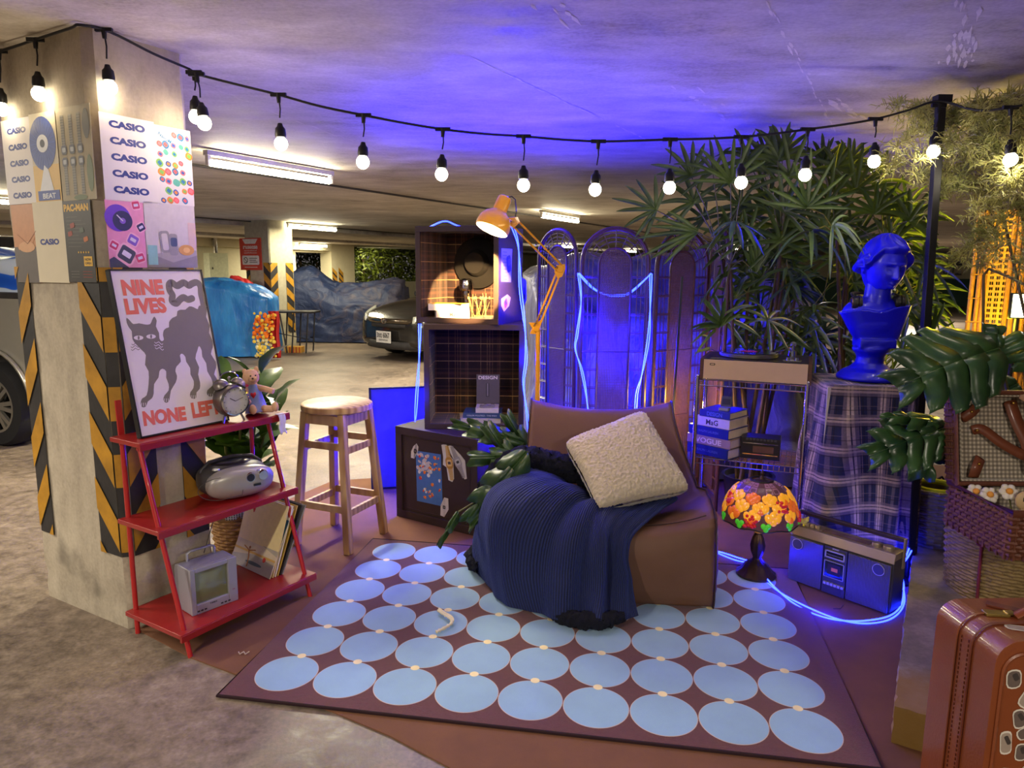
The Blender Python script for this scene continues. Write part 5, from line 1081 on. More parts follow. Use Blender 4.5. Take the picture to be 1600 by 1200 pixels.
def shag(fn, nu, nv, am):
    def g(u, v):
        p = fn(u, v); return p + V((noise.noise(p * 70), noise.noise(p * 70 + V((9, 0, 0))), noise.noise(p * 70 + V((0, 9, 0))))) * am
    return g
def roll(path, r, up=1.0):
    pts = [V(p) for p in path]
    def fn(u, v):
        c = cr1(pts, u); rr_ = r * (.55 + .6 * math.sin(PI * min(1, u * .9 + .05))) ; a = 2 * PI * v; d = (cr1(pts, min(1, u + .02)) - cr1(pts, max(0, u - .02))).normalized(); s_ = d.cross(V((0, 0, 1))).normalized(); w_ = s_.cross(d); return c + s_ * rr_ * math.cos(a) + w_ * rr_ * math.sin(a) * .8
    return fn
b = MB(); b.grid(shag(roll([(-.60, .38, .10), (-.61, .36, .26), (-.55, .34, .42), (-.44, .36, .51), (-.28, .36, .50), (-.12, .34, .46), (.0, .24, .40)], .07), 110, 30, .02), 110, 30, cv=True); b.ob('shaggy_fold', m_shag, t, ang=180)
b = MB(); b.grid(shag(roll([(-.60, .40, .03), (-.62, .30, .05), (-.58, .16, .05)], .06), 40, 20, .018), 40, 20, cv=True); b.ob('shaggy_fold', m_shag, t, ang=180)
b = MB(); b.grid(shag(roll([(-.24, -.20, .03), (-.16, -.24, .035), (-.06, -.25, .04), (.04, -.20, .04)], .035), 60, 18, .012), 60, 18, cv=True); b.ob('hem_ruffle', m_shag, t, ang=180)
b = MB(); q = CF_.inverted() @ G(878, 966, .02); b.add([q, q + V((.05, -.01, .004)), q + V((.025, -.04, .002))], [(0, 1, 2)]); b.ob('care_tag', m_pap, t, solid=.001)
# ---- sherpa cushion
m_shp = mat('cream_sherpa', (202, 188, 164), .95, var=.12, vs=60, bump=.9, bs=130, sheen=.5)
cs_ = [D(877, 699, 3.25), D(1004, 648, 3.42), D(1080, 775, 3.06), D(932, 806, 2.93)]     # left, top, right, bottom
cN = ((cs_[2] - cs_[0]).cross(cs_[1] - cs_[3])).normalized()
if cN.y > 0: cN = -cN
t = MB(); cc_ = sum(cs_, V((0, 0, 0))) / 4
from mathutils import noise as _n
def pil(side):
    def f(u, v):
        e = lambda x: 1 - abs(2 * x - 1) ** 2.6
        pin = .035; uu = .5 + (u - .5) * (1 - pin * 2 * (1 - (2 * v - 1) ** 2)) if True else u; vv = .5 + (v - .5) * (1 - pin * 2 * (1 - (2 * u - 1) ** 2))
        cn = 1 - .07 * (abs(2 * u - 1) * abs(2 * v - 1)) ** 5; uu = .5 + (uu - .5) * cn; vv = .5 + (vv - .5) * cn; p = cs_[0].lerp(cs_[1], uu).lerp(cs_[3].lerp(cs_[2], uu), vv); th = .085 * (max(0, e(u)) * max(0, e(v))) ** .36
        d, pp = _n.voronoi(p * 95, distance_metric='DISTANCE', exponent=2.5); w_ = .0105 * (1 - min(1, d[0] * 1.5)) + .004 * _n.noise(p * 130)
        return p + cN * (side * (th + .004) + side * w_ + .03) - cc_
    return f
t.grid(pil(1), 110, 110); t.grid(pil(-1), 50, 50); o = t.ob('cushion', m_shp, ang=180); o.location = cc_; tag(o, 'cream sherpa fleece cushion set corner up on the beanbag', 'cushion')
# ---- litter on rug and mat
b = MB(); pts = cat([G(684, 953, .03), G(694, 960, .03), G(704, 966, .032), G(706, 973, .03), G(695, 981, .028), G(682, 987, .028)], 5); b.tube(pts, [.003 + .005 * abs(math.sin(i * 1.3)) for i in range(len(pts))], 7); b.tube([p + V((.004, .006, .004)) for p in pts[:16]], .004, 6)
tag(b.ob('paper_twist', mat('cream_tissue', (226, 214, 184), .9, bump=.5), ang=180), 'crumpled cream paper twist lying on a blue rug circle', 'paper')
b = MB(); q = G(380, 1022, .006); 
for i in range(4): b.tube([q + V((.01 * i - .02, .008 * (-1) ** i, .004)), q + V((.01 * i - .01, -.008 * (-1) ** i, .006))], .0022, 5)
tag(b.ob('tape_scrap', mat('clear_tape', (190, 172, 156), .3)), 'tiny crumpled tape scrap on the brown mat by the rug corner', 'scrap')
b = MB(); b.tube([G(1302, 951, .007), G(1313, 951, .007), G(1318, 945, .007)], .0012, 4); tag(b.ob('wire_scrap', m_blk), 'short bent dark wire on the mat before the boombox', 'wire')
# ---- stained glass lamp
lb = G(1181, 898, .0145); t = thing('stained_glass_lamp', 'glowing stained glass table lamp with grapes and yellow leaves on the rug corner', 'lamp', lb)
m_brz = mat('dark_bronze', (72, 54, 42), .4, .6, var=.2, bump=.3)
b = MB(); b.lathe([(0, 0), (.088, 0), (.090, .010), (.080, .018), (.066, .03), (.055, .05), (.040, .065), (.024, .075), (.018, .085), (.020, .095), (.030, .12), (.034, .15), (.026, .185), (.016, .205), (.020, .21), (.014, .216), (.010, .25), (.010, .30), (0, .30)], 40, cap=False, fn=lambda a, r, z: r * (1 + (.05 * math.cos(10 * a) if .003 < z < .19 else 0))); b.ob('base', m_brz, t)
def gl(name, c, e): return mat(name, c, .25, emit=e, ec=c, var=.15, vs=60, coat=.5)
gm = [mat('lead_came', (30, 22, 20), .5), gl('glass_yellow', (236, 160, 36), .5), gl('glass_orange', (222, 104, 30), .38), gl('glass_red', (176, 24, 22), .4), gl('glass_green', (70, 180, 40), .45), gl('glass_mauve', (140, 92, 108), .22), gl('glass_brown', (96, 60, 60), .15)]
zR, zT, Rr = .272, .462, .168
def dome(th, f, off=0.0):                            # f 0 rim .. 1 top
    ph = f * 1.38; r = (Rr + off) * math.cos(ph) ** .85; z = zR + (zT - zR + off) * math.sin(ph) / math.sin(1.38); return V((r * math.cos(th), r * math.sin(th), z))
b = MB(); b.grid(lambda u, v: dome(u * 2 * PI, v), 48, 16, 6, cu=True); b.grid(lambda u, v: dome(u * 2 * PI, v, -.006), 48, 16, 0, cu=True)
def patch(th, f, a_, w, h, mi, bulge=.35, off=.001):
    c = dome(th, f, off); du = (dome(th + .02, f) - dome(th - .02, f)).normalized(); dv = (dome(th, min(1, f + .02)) - dome(th, f - .02)).normalized(); n_ = du.cross(dv).normalized(); R = M((du * math.cos(a_) + dv * math.sin(a_), -du * math.sin(a_) + dv * math.cos(a_), n_)).transposed()
    b.ell(c, (w / 2, h / 2, min(w, h) * bulge * .35 + .002), 10, 6, mi, R)
rnd = random.Random(9)
for i in range(18):
    th0 = 2 * PI * i / 18
    for f0, f1 in ((.66, .80), (.815, .95)):
        q = [dome(th0 + .02, f0, .001), dome(th0 + .33, f0, .001), dome(th0 + .33, f1, .001), dome(th0 + .02, f1, .001)]; b.add(q, [(0, 1, 2, 3)], 5 if (i % 3) else 6)
for i in range(11):                                   # leaf sprays
    th = 2 * PI * i / 11 + .1
    for f, of in ((.55, 0), (.38, .28), (.22, .06)):
        mi = 1 if (i + int(f * 10)) % 4 else 2
        for k, (dt, df, an, w, h) in enumerate(((-.125, .0, .5, .034, .046), (.125, .0, -.5, .034, .046), (0, .058, 0, .034, .036), (0, -.058, 0, .032, .034))): patch(th + of + dt, f + df, an, w, h, mi if k != 3 else 2 if i % 2 else 1)
for i in range(7):
    th = 2 * PI * i / 7 + .55; f0 = .40 if i % 2 else .14
    for k in range(15): patch(th + rnd.uniform(-.15, .15), f0 + rnd.uniform(-.09, .10), 0, .016, .016, 3, 1.2, .004)
for i in range(9):
    th = 2 * PI * i / 9 + .35
    for dt, df, an in ((-.06, .03, .5), (.06, .03, -.5), (0, -.02, 0)): patch(th + dt, .06 + df, an, .024, .028, 4)
b.tube([dome(2 * PI * i / 60, 0) + V((0, 0, .004 * math.cos(2 * PI * i / 60 * 9))) for i in range(60)], .003, 6, 0, closed=True)
b.tube([dome(2 * PI * i / 30, .97, .002) for i in range(30)], .005, 6, 0, closed=True); b.ob('glass_shade', gm, t)
b = MB(); b.lathe([(0, zT - .01), (.03, zT - .01), (.032, zT), (.014, zT + .006), (.006, zT + .02), (.010, zT + .032), (.004, zT + .045), (0, zT + .047)], 20, cap=False); b.ob('finial', m_brz, t)
lamp('stained_lamp_bulb', 'POINT', lb + V((0, 0, .245)), (1, .62, .25), 1.6, .03)
# ---- boombox
b0, b1 = G(1229, 905, .006), G(1389, 963, .006); ba = math.atan2((b1 - b0).y, (b1 - b0).x); bw = (b1 - b0).length; bh, bd = .262, .125
t = thing('boombox', 'large retro silver and black boombox with twin speakers standing on the brown mat', 'boombox', b0, ba)
m_bbx = mat('boombox_black', (54, 52, 54), .45, var=.1); m_bbs = mat('boombox_champagne', (150, 134, 116), .35, .5, var=.05)
nt = NT('speaker_grille'); co = nt.n('TexCoord'); sp = nt.n('SeparateXYZ'); nt.l(co.outputs['Object'], sp.inputs[0]); wv = nt.math('SINE', nt.math('MULTIPLY', sp.outputs[0], 1100.0)); nt.l(nt.ramp(wv, [(0, rgb(62, 60, 62)), (1, rgb(128, 124, 124))]), nt.b.inputs['Base Color']); nt.set(Roughness=.4, Metallic=.4); nt.bump(wv, .6, .002); m_gri = nt.m
b = MB(); b.box((bw / 2, bd / 2, bh * .45 + .006), (bw, bd - .012, bh * .88)); b.ob('case', m_bbx, t, bev=.006)
b = MB(); b.add([(0, 0, bh * .86), (bw, 0, bh * .86), (bw, bd, bh * .86), (0, bd, bh * .86), (.004, .022, bh), (bw - .004, .022, bh), (bw - .004, bd - .01, bh), (.004, bd - .01, bh)], [(0, 1, 5, 4), (1, 2, 6, 5), (2, 3, 7, 6), (3, 0, 4, 7), (4, 5, 6, 7), (3, 2, 1, 0)]); b.ob('top_panel', m_bbs, t, bev=.003)
for x0, x1, cx_ in ((.008, bw * .36, .045), (bw * .60, bw - .008, bw - .055)):
    b = MB(); b.box(((x0 + x1) / 2, -.003, bh * .44), (x1 - x0, .012, bh * .80)); g_ = b.ob('speaker_grille', m_gri, t, bev=.002)
    b = MB(); b.lathe([(.0, .004), (.021, .004), (.024, 0), (.024, -.006)], 24, c=(cx_, -.007, bh * .72), R=RX, cap=False); b.ob('tweeter', m_bbx, g_)
    b = MB(); b.tube([(cx_ + .024 * math.cos(a * PI / 12), -.0105, bh * .72 + .024 * math.sin(a * PI / 12)) for a in range(24)], .0016, 5, closed=True); b.ob('tweeter_ring', m_sil, g_)
b = MB(); b.box((bw * .48, -.002, bh * .44), (bw * .22, .012, bh * .82)); b.ob('centre_panel', m_bbx, t, bev=.001)
def frame_(name, cx_, cz, w, h, th_, m_): 
    b = MB()
    for (x0, x1, z0, z1) in ((-w / 2, w / 2, h / 2 - th_, h / 2), (-w / 2, w / 2, -h / 2, -h / 2 + th_), (-w / 2, -w / 2 + th_, -h / 2, h / 2), (w / 2 - th_, w / 2, -h / 2, h / 2)): b.box((cx_ + (x0 + x1) / 2, -.011, cz + (z0 + z1) / 2), (x1 - x0, .008, z1 - z0))
    return b.ob(name, m_, t)
frame_('tuner_frame', bw * .48, bh * .73, bw * .19, .034, .005, m_sil); frame_('cassette_frame', bw * .48, bh * .47, bw * .19, .075, .002, m_sil)
b = MB(); b.box((bw * .48, -.009, bh * .47), (bw * .18, .006, .071)); p = PR(b, (bw * .39, -.012, bh * .47 - .035), (1, 0, 0), (0, 0, 1)); p.rect(.03, .028, .058, .044, 1, 1); p.rect(.012, .012, .07, .06, 2, .5); b.ob('cassette_door', [mat('smoked_door', (16, 14, 16), .15, coat=.6), ink(206, 110, 66), ink(34, 26, 28)], t)
b = MB(); b.box((bw * .48, -.009, bh * .73), (bw * .17, .004, .026)); p = PR(b, (bw * .395, -.011, bh * .73 - .012), (1, 0, 0), (0, 0, 1)); [p.line([(.004 + .006 * i, .006), (.004 + .006 * i, .012)], .0008, 1, 1, False) for i in range(12)]; p.text('SONY', .026, .036, .03, .007, 1, 1, .03); b.ob('tuner_scale', [mat('dial_black', (18, 18, 20), .2), ink(190, 186, 170)], t)
for i in range(6): b = MB(); b.box((bw * .405 + i * .0155, -.012, bh * .215), (.012, .014, .012)); b.ob('transport_key', m_sil, t, bev=.001)
b = MB(); b.box((bw * .585, -.012, bh * .14), (.016, .014, .032)); b.ob('rocker_switch', m_bbx, t, bev=.001)
for x, r in ((.05, .012), (.075, .011), (.10, .013), (bw - .10, .018), (bw - .05, .022)): b = MB(); b.lathe([(0, .016), (r * .9, .016), (r, .012), (r, 0)], 22, c=(x, .06, bh), cap=False); b.ob('top_knob', m_bbs, t)
b = MB(); b.box((bw * .5, .065, bh + .0005), (bw * .46, .042, .003)); b.ob('top_window', mat('brown_window', (92, 66, 52), .25, coat=.5), t)
b = MB(); b.bar((.0, .085, bh + .05), (bw, .085, bh + .05), .022, .018); b.ob('handle_grip', mat('handle_brown_black', (44, 28, 28), .5), t, bev=.004)
for x in (-.004, bw + .004): b = MB(); b.bar((x, .085, bh * .72), (x, .085, bh + .058), .020, .007, (1, 0, 0)); b.ob('handle_arm', m_bbs, t, bev=.001)
for x in (.03, bw - .03):
    for y in (.03, bd - .03): b = MB(); b.lathe([(0, 0), (.01, 0), (.01, .008), (0, .008)], 12, c=(x, y, 0), cap=False); b.ob('foot', m_bbx, t)
BF = M.Translation(b0) @ M.Rotation(ba, 4, 'Z')
tt = thing('toy_animal', 'small bright yellow toy perched on the left front corner of the boombox', 'toy', BF @ V((.032, .045, bh + .001)), ba)
b = MB(); b.ell((0, 0, .020), (.024, .013, .012), 14, 8); b.ell((.018, 0, .03), (.013, .011, .010), 12, 8); b.ell((.024, -.006, .041), (.004, .003, .006)); b.ell((.024, .006, .041), (.004, .003, .006))
for x in (-.015, .012):
    for y in (-.008, .008): b.tube([(x, y, .016), (x, y, .0015)], .0045, 6)
b.tube([(-.022, 0, .022), (-.032, 0, .03)], .003, 5); b.ob('body', mat('toy_yellow', (226, 214, 60), .45, coat=.3), tt)
# ---- wire rack
m_wire = mat('chrome_wire', (190, 190, 196), .18, 1.0, var=.03)
rz_top = D(1090, 590, 3.60).z; rL = D(1090, 590, 3.60); rRt = D(1262, 606, 3.40); rw = math.hypot(rRt.x - rL.x, rRt.y - rL.y); ra = math.atan2(rRt.y - rL.y, rRt.x - rL.x); RD = .34
t = thing('wire_rack', 'chrome wire shelving rack carrying the record player and stacked books', 'rack', (rL.x, rL.y, .006), ra)
RFm = M.Translation((rL.x, rL.y, .006)) @ M.Rotation(ra, 4, 'Z')
def rk(px, py): q = PL(px, py, RFm.translation, RFm.to_3x3() @ V((0, -1, 0))); return (RFm.inverted() @ q)
zs = [rk(1180, 865).z, rk(1180, 724).z, rk(1180, 598).z]
for x in (0, rw):
    for y in (0, RD):
        b = MB(); b.tube([(x, y, .0), (x, y, zs[2] + .02)], .0115, 12)
        for k in range(12): b.tube([(x, y, .06 + k * .055), (x, y, .063 + k * .055)], .0122, 10)
        b.ell((x, y, zs[2] + .02), (.0115, .0115, .006), 10, 6); b.ob('post', m_wire, t)
for z in zs:
    b = MB()
    for dz in (0, -.030):
        b.tube([(0, 0, z + dz), (rw, 0, z + dz), (rw, RD, z + dz), (0, RD, z + dz)], .0035, 6, closed=True)
    n = int(rw / .026)
    for i in range(1, n):
        x = rw * i / n; b.tube([(x, 0, z - .03), (x, 0, z), (x, RD, z), (x, RD, z - .03)], .0018, 5)
    for i in range(1, 12): y = RD * i / 12; b.tube([(0, y, z - .03), (0, y, z - .002), (rw, y, z - .002), (rw, y, z - .03)], .0018, 5)
    b.ob('wire_shelf', m_wire, t)
def Rk(x, y, z): return RFm @ V((x, y, z))
# ---- record player
m_wal = mat('walnut', (82, 50, 34), .45, var=.3, vs=24, stretch=(1, 1, 6)); tw_, td_, th2 = rw + .005, .36, .105
t = thing('record_player', 'vintage record player with champagne front and walnut ends on top of the wire rack', 'record player', Rk(-.0 + rw / 2 + .012, -.008, zs[2] + .004), ra + .0)
b = MB(); b.box((0, td_ / 2, th2 / 2 + .002), (tw_ - .036, td_ - .01, th2 - .004)); b.ob('plinth', mat('black_plinth', (36, 30, 30), .4), t)
for s_ in (-1, 1): b = MB(); b.box((s_ * (tw_ / 2 - .009), td_ / 2, th2 / 2), (.018, td_, th2)); b.ob('wood_end', m_wal, t, bev=.001)
b = MB(); b.box((0, .003, th2 / 2), (tw_ - .038, .01, th2 - .008)); p = PR(b, (-tw_ / 2, -.002, 0), (1, 0, 0), (0, 0, 1)); p.rrect(.062, .078, .026, .011, 0, 1, 1, .3); p.rrect(.062, .078, .018, .005, 0, 0, 2, .3); b.ob('front_panel', [mat('champagne_panel', (204, 172, 140), .4, .25, var=.03), ink(40, 30, 28)], t, bev=.001)
b = MB(); b.lathe([(0, 0), (.140, 0), (.146, .006), (.146, .020), (.142, .024), (0, .024)], 48, c=(-.045, .185, th2), cap=False); b.ob('platter', mat('platter_grey', (116, 112, 104), .3, .7), t)
b = MB(); b.lathe([(0, .0245), (.044, .0245), (.05, .0262), (.144, .0262), (.144, .0272), (.05, .0274), (0, .0272)], 48, c=(-.045, .185, th2), cap=False); p = PR(b, (-.045, .185, th2 + .0274), (1, 0, 0), (0, 1, 0)); p.disc(0, 0, .045, 1, 1, 28); p.disc(0, 0, .005, 2, 2); vr = b.ob('vinyl_record', [mat('vinyl_black', (12, 12, 14), .2, coat=.6), ink(186, 40, 44), ink(210, 210, 210)], t)
b = MB(); b.lathe([(0, 0), (.022, 0), (.02, .03), (.012, .035), (.012, .06), (0, .06)], 20, c=(.165, .28, th2), cap=False); b.tube([(.165, .33, th2 + .058), (.165, .28, th2 + .058), (.155, .2, th2 + .056), (.12, .12, th2 + .046), (.085, .10, th2 + .036)], .004, 8); b.box((.078, .095, th2 + .034), (.028, .016, .010)); b.lathe([(0, 0), (.016, 0), (.016, .025), (0, .025)], 16, c=(.165, .35, th2 + .058), R=RX, cap=False); b.ob('tonearm', m_chr, t)
b = MB(); b.box((.17, .05, th2 + .004), (.085, .03, .006)); b.lathe([(0, .02), (.009, .02), (.01, .004), (0, .004)], 14, c=(.15, .05, th2), cap=False); b.lathe([(0, .02), (.009, .02), (.01, .004), (0, .004)], 14, c=(.19, .05, th2), cap=False); b.box((-.19, .03, th2 + .002), (.05, .012, .004)); b.ob('controls', m_chr, t)
# ---- books on the rack
z = zs[1] + .0045; GB = 'stacked books on the wire rack'
bc = rk(1153, 716); spn = -.46
cols = [(ink(26, 36, 92), 'RALPH LAUREN', ink(86, 92, 130), .25, .245, .20, .052, 'navy book lowest of the stack on the wire rack'), (ink(150, 122, 108), 'VOGUE', ink(222, 200, 180), .6, .255, .185, .046, 'taupe brown book second from the bottom of the rack stack'),
        (ink(24, 34, 110), 'RALPH LAUREN', ink(90, 96, 150), .25, .235, .19, .050, 'blue book between the taupe and the white books on the rack'), (ink(196, 180, 196), 'MaG', ink(50, 40, 60), .6, .20, .19, .048, 'white spined book second from the top of the rack stack'),
        (ink(36, 44, 120), 'DESIGN', ink(90, 104, 190), .6, .175, .19, .036, 'dark blue book topmost of the stack on the wire rack')]
bp0 = V((.105, .13, 0))
for i, (c_, ti, tc_, thh, w_, d_, h_, lb_) in enumerate(cols):
    tw2 = {'VOGUE': .6, 'MaG': .35, 'DESIGN': .5}.get(ti, .5)
    xo = (0.0, -.004, -.002, .010, .018)[i]; book(Rk(bp0.x + xo, bp0.y + .005 * i, z), ra + spn + (0, .03, 0, .04, .06)[i], w_, d_, h_, c_, lb_, GB, title=ti, tm=tc_, tw=tw2, th_=thh * (1 if thh > .3 else 1), page=ink(206, 190, 176)); z += h_ + .0006
t = thing('handheld_gadget', 'small silver flip gadget standing open on the topmost rack book', 'gadget', Rk(.135, .12, z), ra - .2)
b = MB(); b.box((0, -.02, .008), (.05, .045, .014)); b.ob('keypad', m_sil, t, bev=.002)
b = MB(); R = M.Rotation(-.25, 3, 'X'); b.box((0, .012, .042), (.055, .01, .055), R=R); b.box((0, .0068, .042), (.042, .004, .030), 1, R=R); b.box((0, .0062, .036), (.030, .004, .008), 2, R=R); b.ob('screen_lid', [m_dgr, ink(30, 26, 34), ink(180, 60, 50)], t)
t = thing('cassette_recorder', 'black cassette recorder with silver trims lying right of the books on the rack', 'cassette recorder', Rk(.235, .06, zs[1] + .0045), ra)
b = MB(); b.box((.085, .06, .058), (.19, .12, .110)); b.ob('case', mat('recorder_black', (24, 22, 24), .4), t, bev=.003)
b = MB(); b.box((.085, -.001, .085), (.17, .006, .005)); b.box((.085, -.001, .028), (.17, .006, .005)); b.ob('trim', m_chr, t)
b = MB(); b.box((.10, -.002, .055), (.10, .004, .034)); b.ob('cassette_window', mat('brown_window', (92, 66, 52), .25), t)
for i in range(9): b = MB(); b.box((.02 + i * .017, .004, .105), (.012, .014, .010)); b.ob('key', m_dgr, t, bev=.001)
# ---- pedestal, cloth and bust
pf = D(1345, 605, 3.20); PH = pf.z; pc_ = V((D(1346, 600, 3.40).x, 3.40, 0)); pa_ = -.20
t = thing('pedestal', 'square display pedestal hidden under the navy plaid cloth', 'pedestal', (pc_.x, pc_.y, .006), pa_)
b = MB(); b.box((0, 0, (PH - .016) / 2), (.39, .39, PH - .016)); b.ob('column', m_wall, t)
m_plaid = plaid('navy_tan_plaid', (26, 32, 66), [(0, (26, 32, 66), 0), (.02, (130, 112, 118), .75), (.12, (206, 180, 166), .92), (.19, (60, 44, 60), .7), (.22, (206, 180, 166), .92), (.29, (130, 112, 118), .75), (.40, (26, 32, 66), 0), (.44, (160, 134, 126), .6), (.47, (26, 32, 66), 0), (.52, (16, 16, 30), .6), (.58, (26, 32, 66), 0), (.68, (120, 104, 112), .5), (.80, (26, 32, 66), 0), (.84, (30, 16, 24), .6), (.87, (26, 32, 66), 0)],
                [(0, (26, 32, 66), 0), (.02, (124, 106, 114), .6), (.12, (196, 170, 158), .75), (.19, (60, 44, 60), .6), (.22, (196, 170, 158), .75), (.30, (124, 106, 114), .6), (.40, (30, 16, 24), .6), (.44, (26, 32, 66), 0), (.72, (150, 124, 118), .3), (.75, (26, 32, 66), 0), (.85, (30, 16, 24), .6), (.88, (26, 32, 66), 0)], 6.6, 7.2)
b = MB(); NU, NV = 180, 60; vs = []; uvs = []; fs = []; hh = .205; drop = PH - .12
for i in range(NU):
    a = 2 * PI * i / NU; ex, ey = rsq(i / NU)
    for j in range(NV + 1):
        v = j / NV
        if v < .25: s_ = v / .25; x, y, zz_ = ex * hh * s_, ey * hh * s_, PH + .004 * noise.noise(V((ex * s_ * 4, ey * s_ * 4, 1))); uvs.append((x * 1.0 + 3, y + 3)); 
        else:
            s_ = (v - .25) / .75; fl = 1 + .10 * s_; ph = a * 9 + 2.2 * noise.noise(V((a * 1.3, s_ * .8, 2))); fo = (.5 + .5 * math.sin(ph)) ** 2 * .035 * min(1, s_ * 2.2); x = ex * (hh * fl + fo); y = ey * (hh * fl + fo); zz_ = PH - .004 - s_ * (drop + .02 * math.sin(a * 3)); 
            per_ = (i / NU) * 1.75; uvs.append((per_ + .10 * s_ * math.sin(ph * .5) + 3, hh + 3 + s_ * drop))
        vs.append(V((x, y, zz_)))
b.add(vs, [(i * (NV + 1) + j, ((i + 1) % NU) * (NV + 1) + j, ((i + 1) % NU) * (NV + 1) + j + 1, i * (NV + 1) + j + 1) for i in range(NU) for j in range(NV)], 0, uvs)
o = b.ob('pedestal_cloth', m_plaid, ang=180); o.location = (pc_.x, pc_.y, .006); o.rotation_euler = (0, 0, pa_); tag(o, 'navy and tan plaid cloth draped over the pedestal beneath the blue bust', 'cloth')
m_ub = mat('ultramarine_paint', (16, 18, 216), .38, var=.05, coat=.25)
bz = .006 + PH + .006; bp_ = V((D(1353, 598, 3.40).x, 3.38, bz)); SC = (D(1353, 366, 3.38).z - bz) / .722
t = thing('bust', 'ultramarine blue classical bust of a woman with wavy hair on the plaid pedestal', 'sculpture', bp_, -.16); t.scale = (SC,) * 3
b = MB()
b.lathe([(0, 0), (.150, 0), (.155, .012), (.140, .03), (.125, .045), (.095, .06), (.070, .085), (.064, .115), (.072, .13), (.086, .145), (.088, .16), (.078, .168), (.06, .175), (0, .175)], 40, cap=False)
b.box((.012, 0, .185), (.17, .14, .045))
# chest: rows of an ellipse that widens to the cut shoulders
def chest(u, v):
    a = 2 * PI * u; z = .20 + .165 * v; xl_ = -.078 - .092 * v ** .75; xr_ = .122 + .043 * v; d_ = .062 + .03 * v
    x = (xl_ + xr_) / 2 + (xr_ - xl_) / 2 * sq(math.cos(a), .8); y = d_ * sq(math.sin(a), .9) - .012 * v; return V((x, y, z - .02 * v * math.exp(-(x / .05) ** 2) + v * v * (.016 * x / .17 - .012 * max(0, (-x - .10) / .07))))
b.grid(chest, 40, 14, cu=True); n0 = len(b.v)
b.add([chest(i / 40, 1) for i in range(40)] + [V((0, .0, .345))], [(i, (i + 1) % 40, 40) for i in range(40)]); b.add([chest(i / 40, 0) for i in range(40)], [tuple(range(40))[::-1]])
b.tube([(-.15, .0, .346), (-.10, -.02, .33), (-.04, -.055, .315), (0, -.065, .31), (.04, -.055, .315), (.10, -.02, .33), (.155, .0, .374)], [.008, .012, .016, .017, .016, .012, .008], 10)
b.tube([(0, .005, .30), (.0, .0, .36), (.008, .0, .42), (.015, .0, .50)], [.092, .072, .062, .062], 24)
b.ell((0, .005, .335), (.150, .085, .085), 30, 14); b.ell((0, -.03, .30), (.12, .06, .09), 30, 14)
b.ob('chest', m_ub, t, remesh=.0045, sm=4)
b = MB(); HR = M.Rotation(.22, 3, 'Z') @ M.Rotation(.16, 3, 'X') @ M.Rotation(.05, 3, 'Y'); HC = V((.022, -.01, .566))
def g_(x, s_): return math.exp(-(x / s_) ** 2)
def face(d, p):
    az = math.atan2(d.x, -d.y); el = d.z
    r = 1.0; x, y, z = .082 * d.x, .105 * d.y, .125 * d.z
    if z < 0: k = 1 - .30 * (-d.z) ** 1.5 * (1 if y < .03 else .6); x *= k
    if d.y < 0: x *= 1 - .06 * g_(el + .2, .4)
    o = 0
    o += .007 * g_(az, .55) * g_(el + .85, .25)                                   # chin
    o += .030 * g_(az, .085 + .05 * max(0, min(1, (.12 - el) * 2))) * max(0, min(1, (.16 - el) / .42)) * (1 / (1 + math.exp((-.27 - el) * 45)))   # nose
    o += .010 * g_(abs(az) - .13, .05) * g_(el + .24, .035)
    o -= .016 * g_(abs(az) - .34, .17) * g_(el - .03, .10)                        # sockets
    o += .009 * g_(abs(az) - .35, .12) * g_(el - .02, .045)                       # eyelids
    o -= .0035 * g_(abs(az) - .35, .11) * g_(el + .045, .012)
    o += .007 * g_(abs(az) - .32, .26) * g_(el - .17, .045)                       # brow
    o += .010 * g_(az, .20) * g_(el + .44, .030) + .010 * g_(az, .17) * g_(el + .53, .034) - .005 * g_(az, .22) * g_(el + .485, .014) - .004 * g_(az, .2) * g_(el + .63, .035)
    o += .004 * g_(abs(az) - .55, .25) * g_(el + .22, .18)
    return V((x, y, z)) + d * o
b.ell(HC, 1, 128, 110, R=HR, fn=face)
def hair(d, p):
    az = math.atan2(d.x, -d.y); el = d.z; x, y, z = .096 * d.x, .118 * d.y, .128 * d.z + .006
    edge = el - (.36 + .14 * math.cos(az * 1.0) - .55 * min(1, max(0, (abs(az) - .75) / .6)))
    k = 1 / (1 + math.exp(-edge * 22)); wv_ = .0065 * math.sin(az * 9 * (1 if abs(az) > .1 else 1) + el * 9 + 2 * math.sin(el * 7)) * (1 - .5 * abs(el)); pr_ = .014 * g_(edge - .08, .10)
    s_ = 1 - .34 * (1 - k); return V((x, y, z)) * s_ + d * (wv_ + pr_) * k
b.ell(HC, 1, 120, 90, R=HR, fn=hair)
b.ell(HC + HR @ V((-.0, .125, -.02)), (.048, .045, .045), 30, 24, R=HR, fn=lambda d, p: p * (1 + .10 * math.sin(8 * math.atan2(d.x, d.z) + 5 * d.y)))
for s_ in (-1, 1): b.ell(HC + HR @ V((s_ * .080, .012, -.012)), (.009, .016, .026), 14, 10, R=HR); b.tube([HC + HR @ V((s_ * .08, -.02, .045)), HC + HR @ V((s_ * .093, .02, .01)), HC + HR @ V((s_ * .075, .08, -.025)), HC + HR @ V((s_ * .03, .12, -.03))], [.012, .018, .018, .014], 10)
b.tube([HC + HR @ V((0, .0, -.09)), V((.012, .0, .44))], [.052, .055], 20)
b.v = [HC + V(((p - HC).x * 1.14, (p - HC).y * 1.14, (p - HC).z * 1.19)) if p.z > .47 else p for p in b.v]
b.ob('head', m_ub, t, remesh=.0028, sm=2)
t = thing('headphones', 'black headphones hung round the neck of the blue bust', 'headphones', bp_, -.16); t.scale = (SC,) * 3; m_hp = mat('headphone_black', (24, 22, 22), .4)
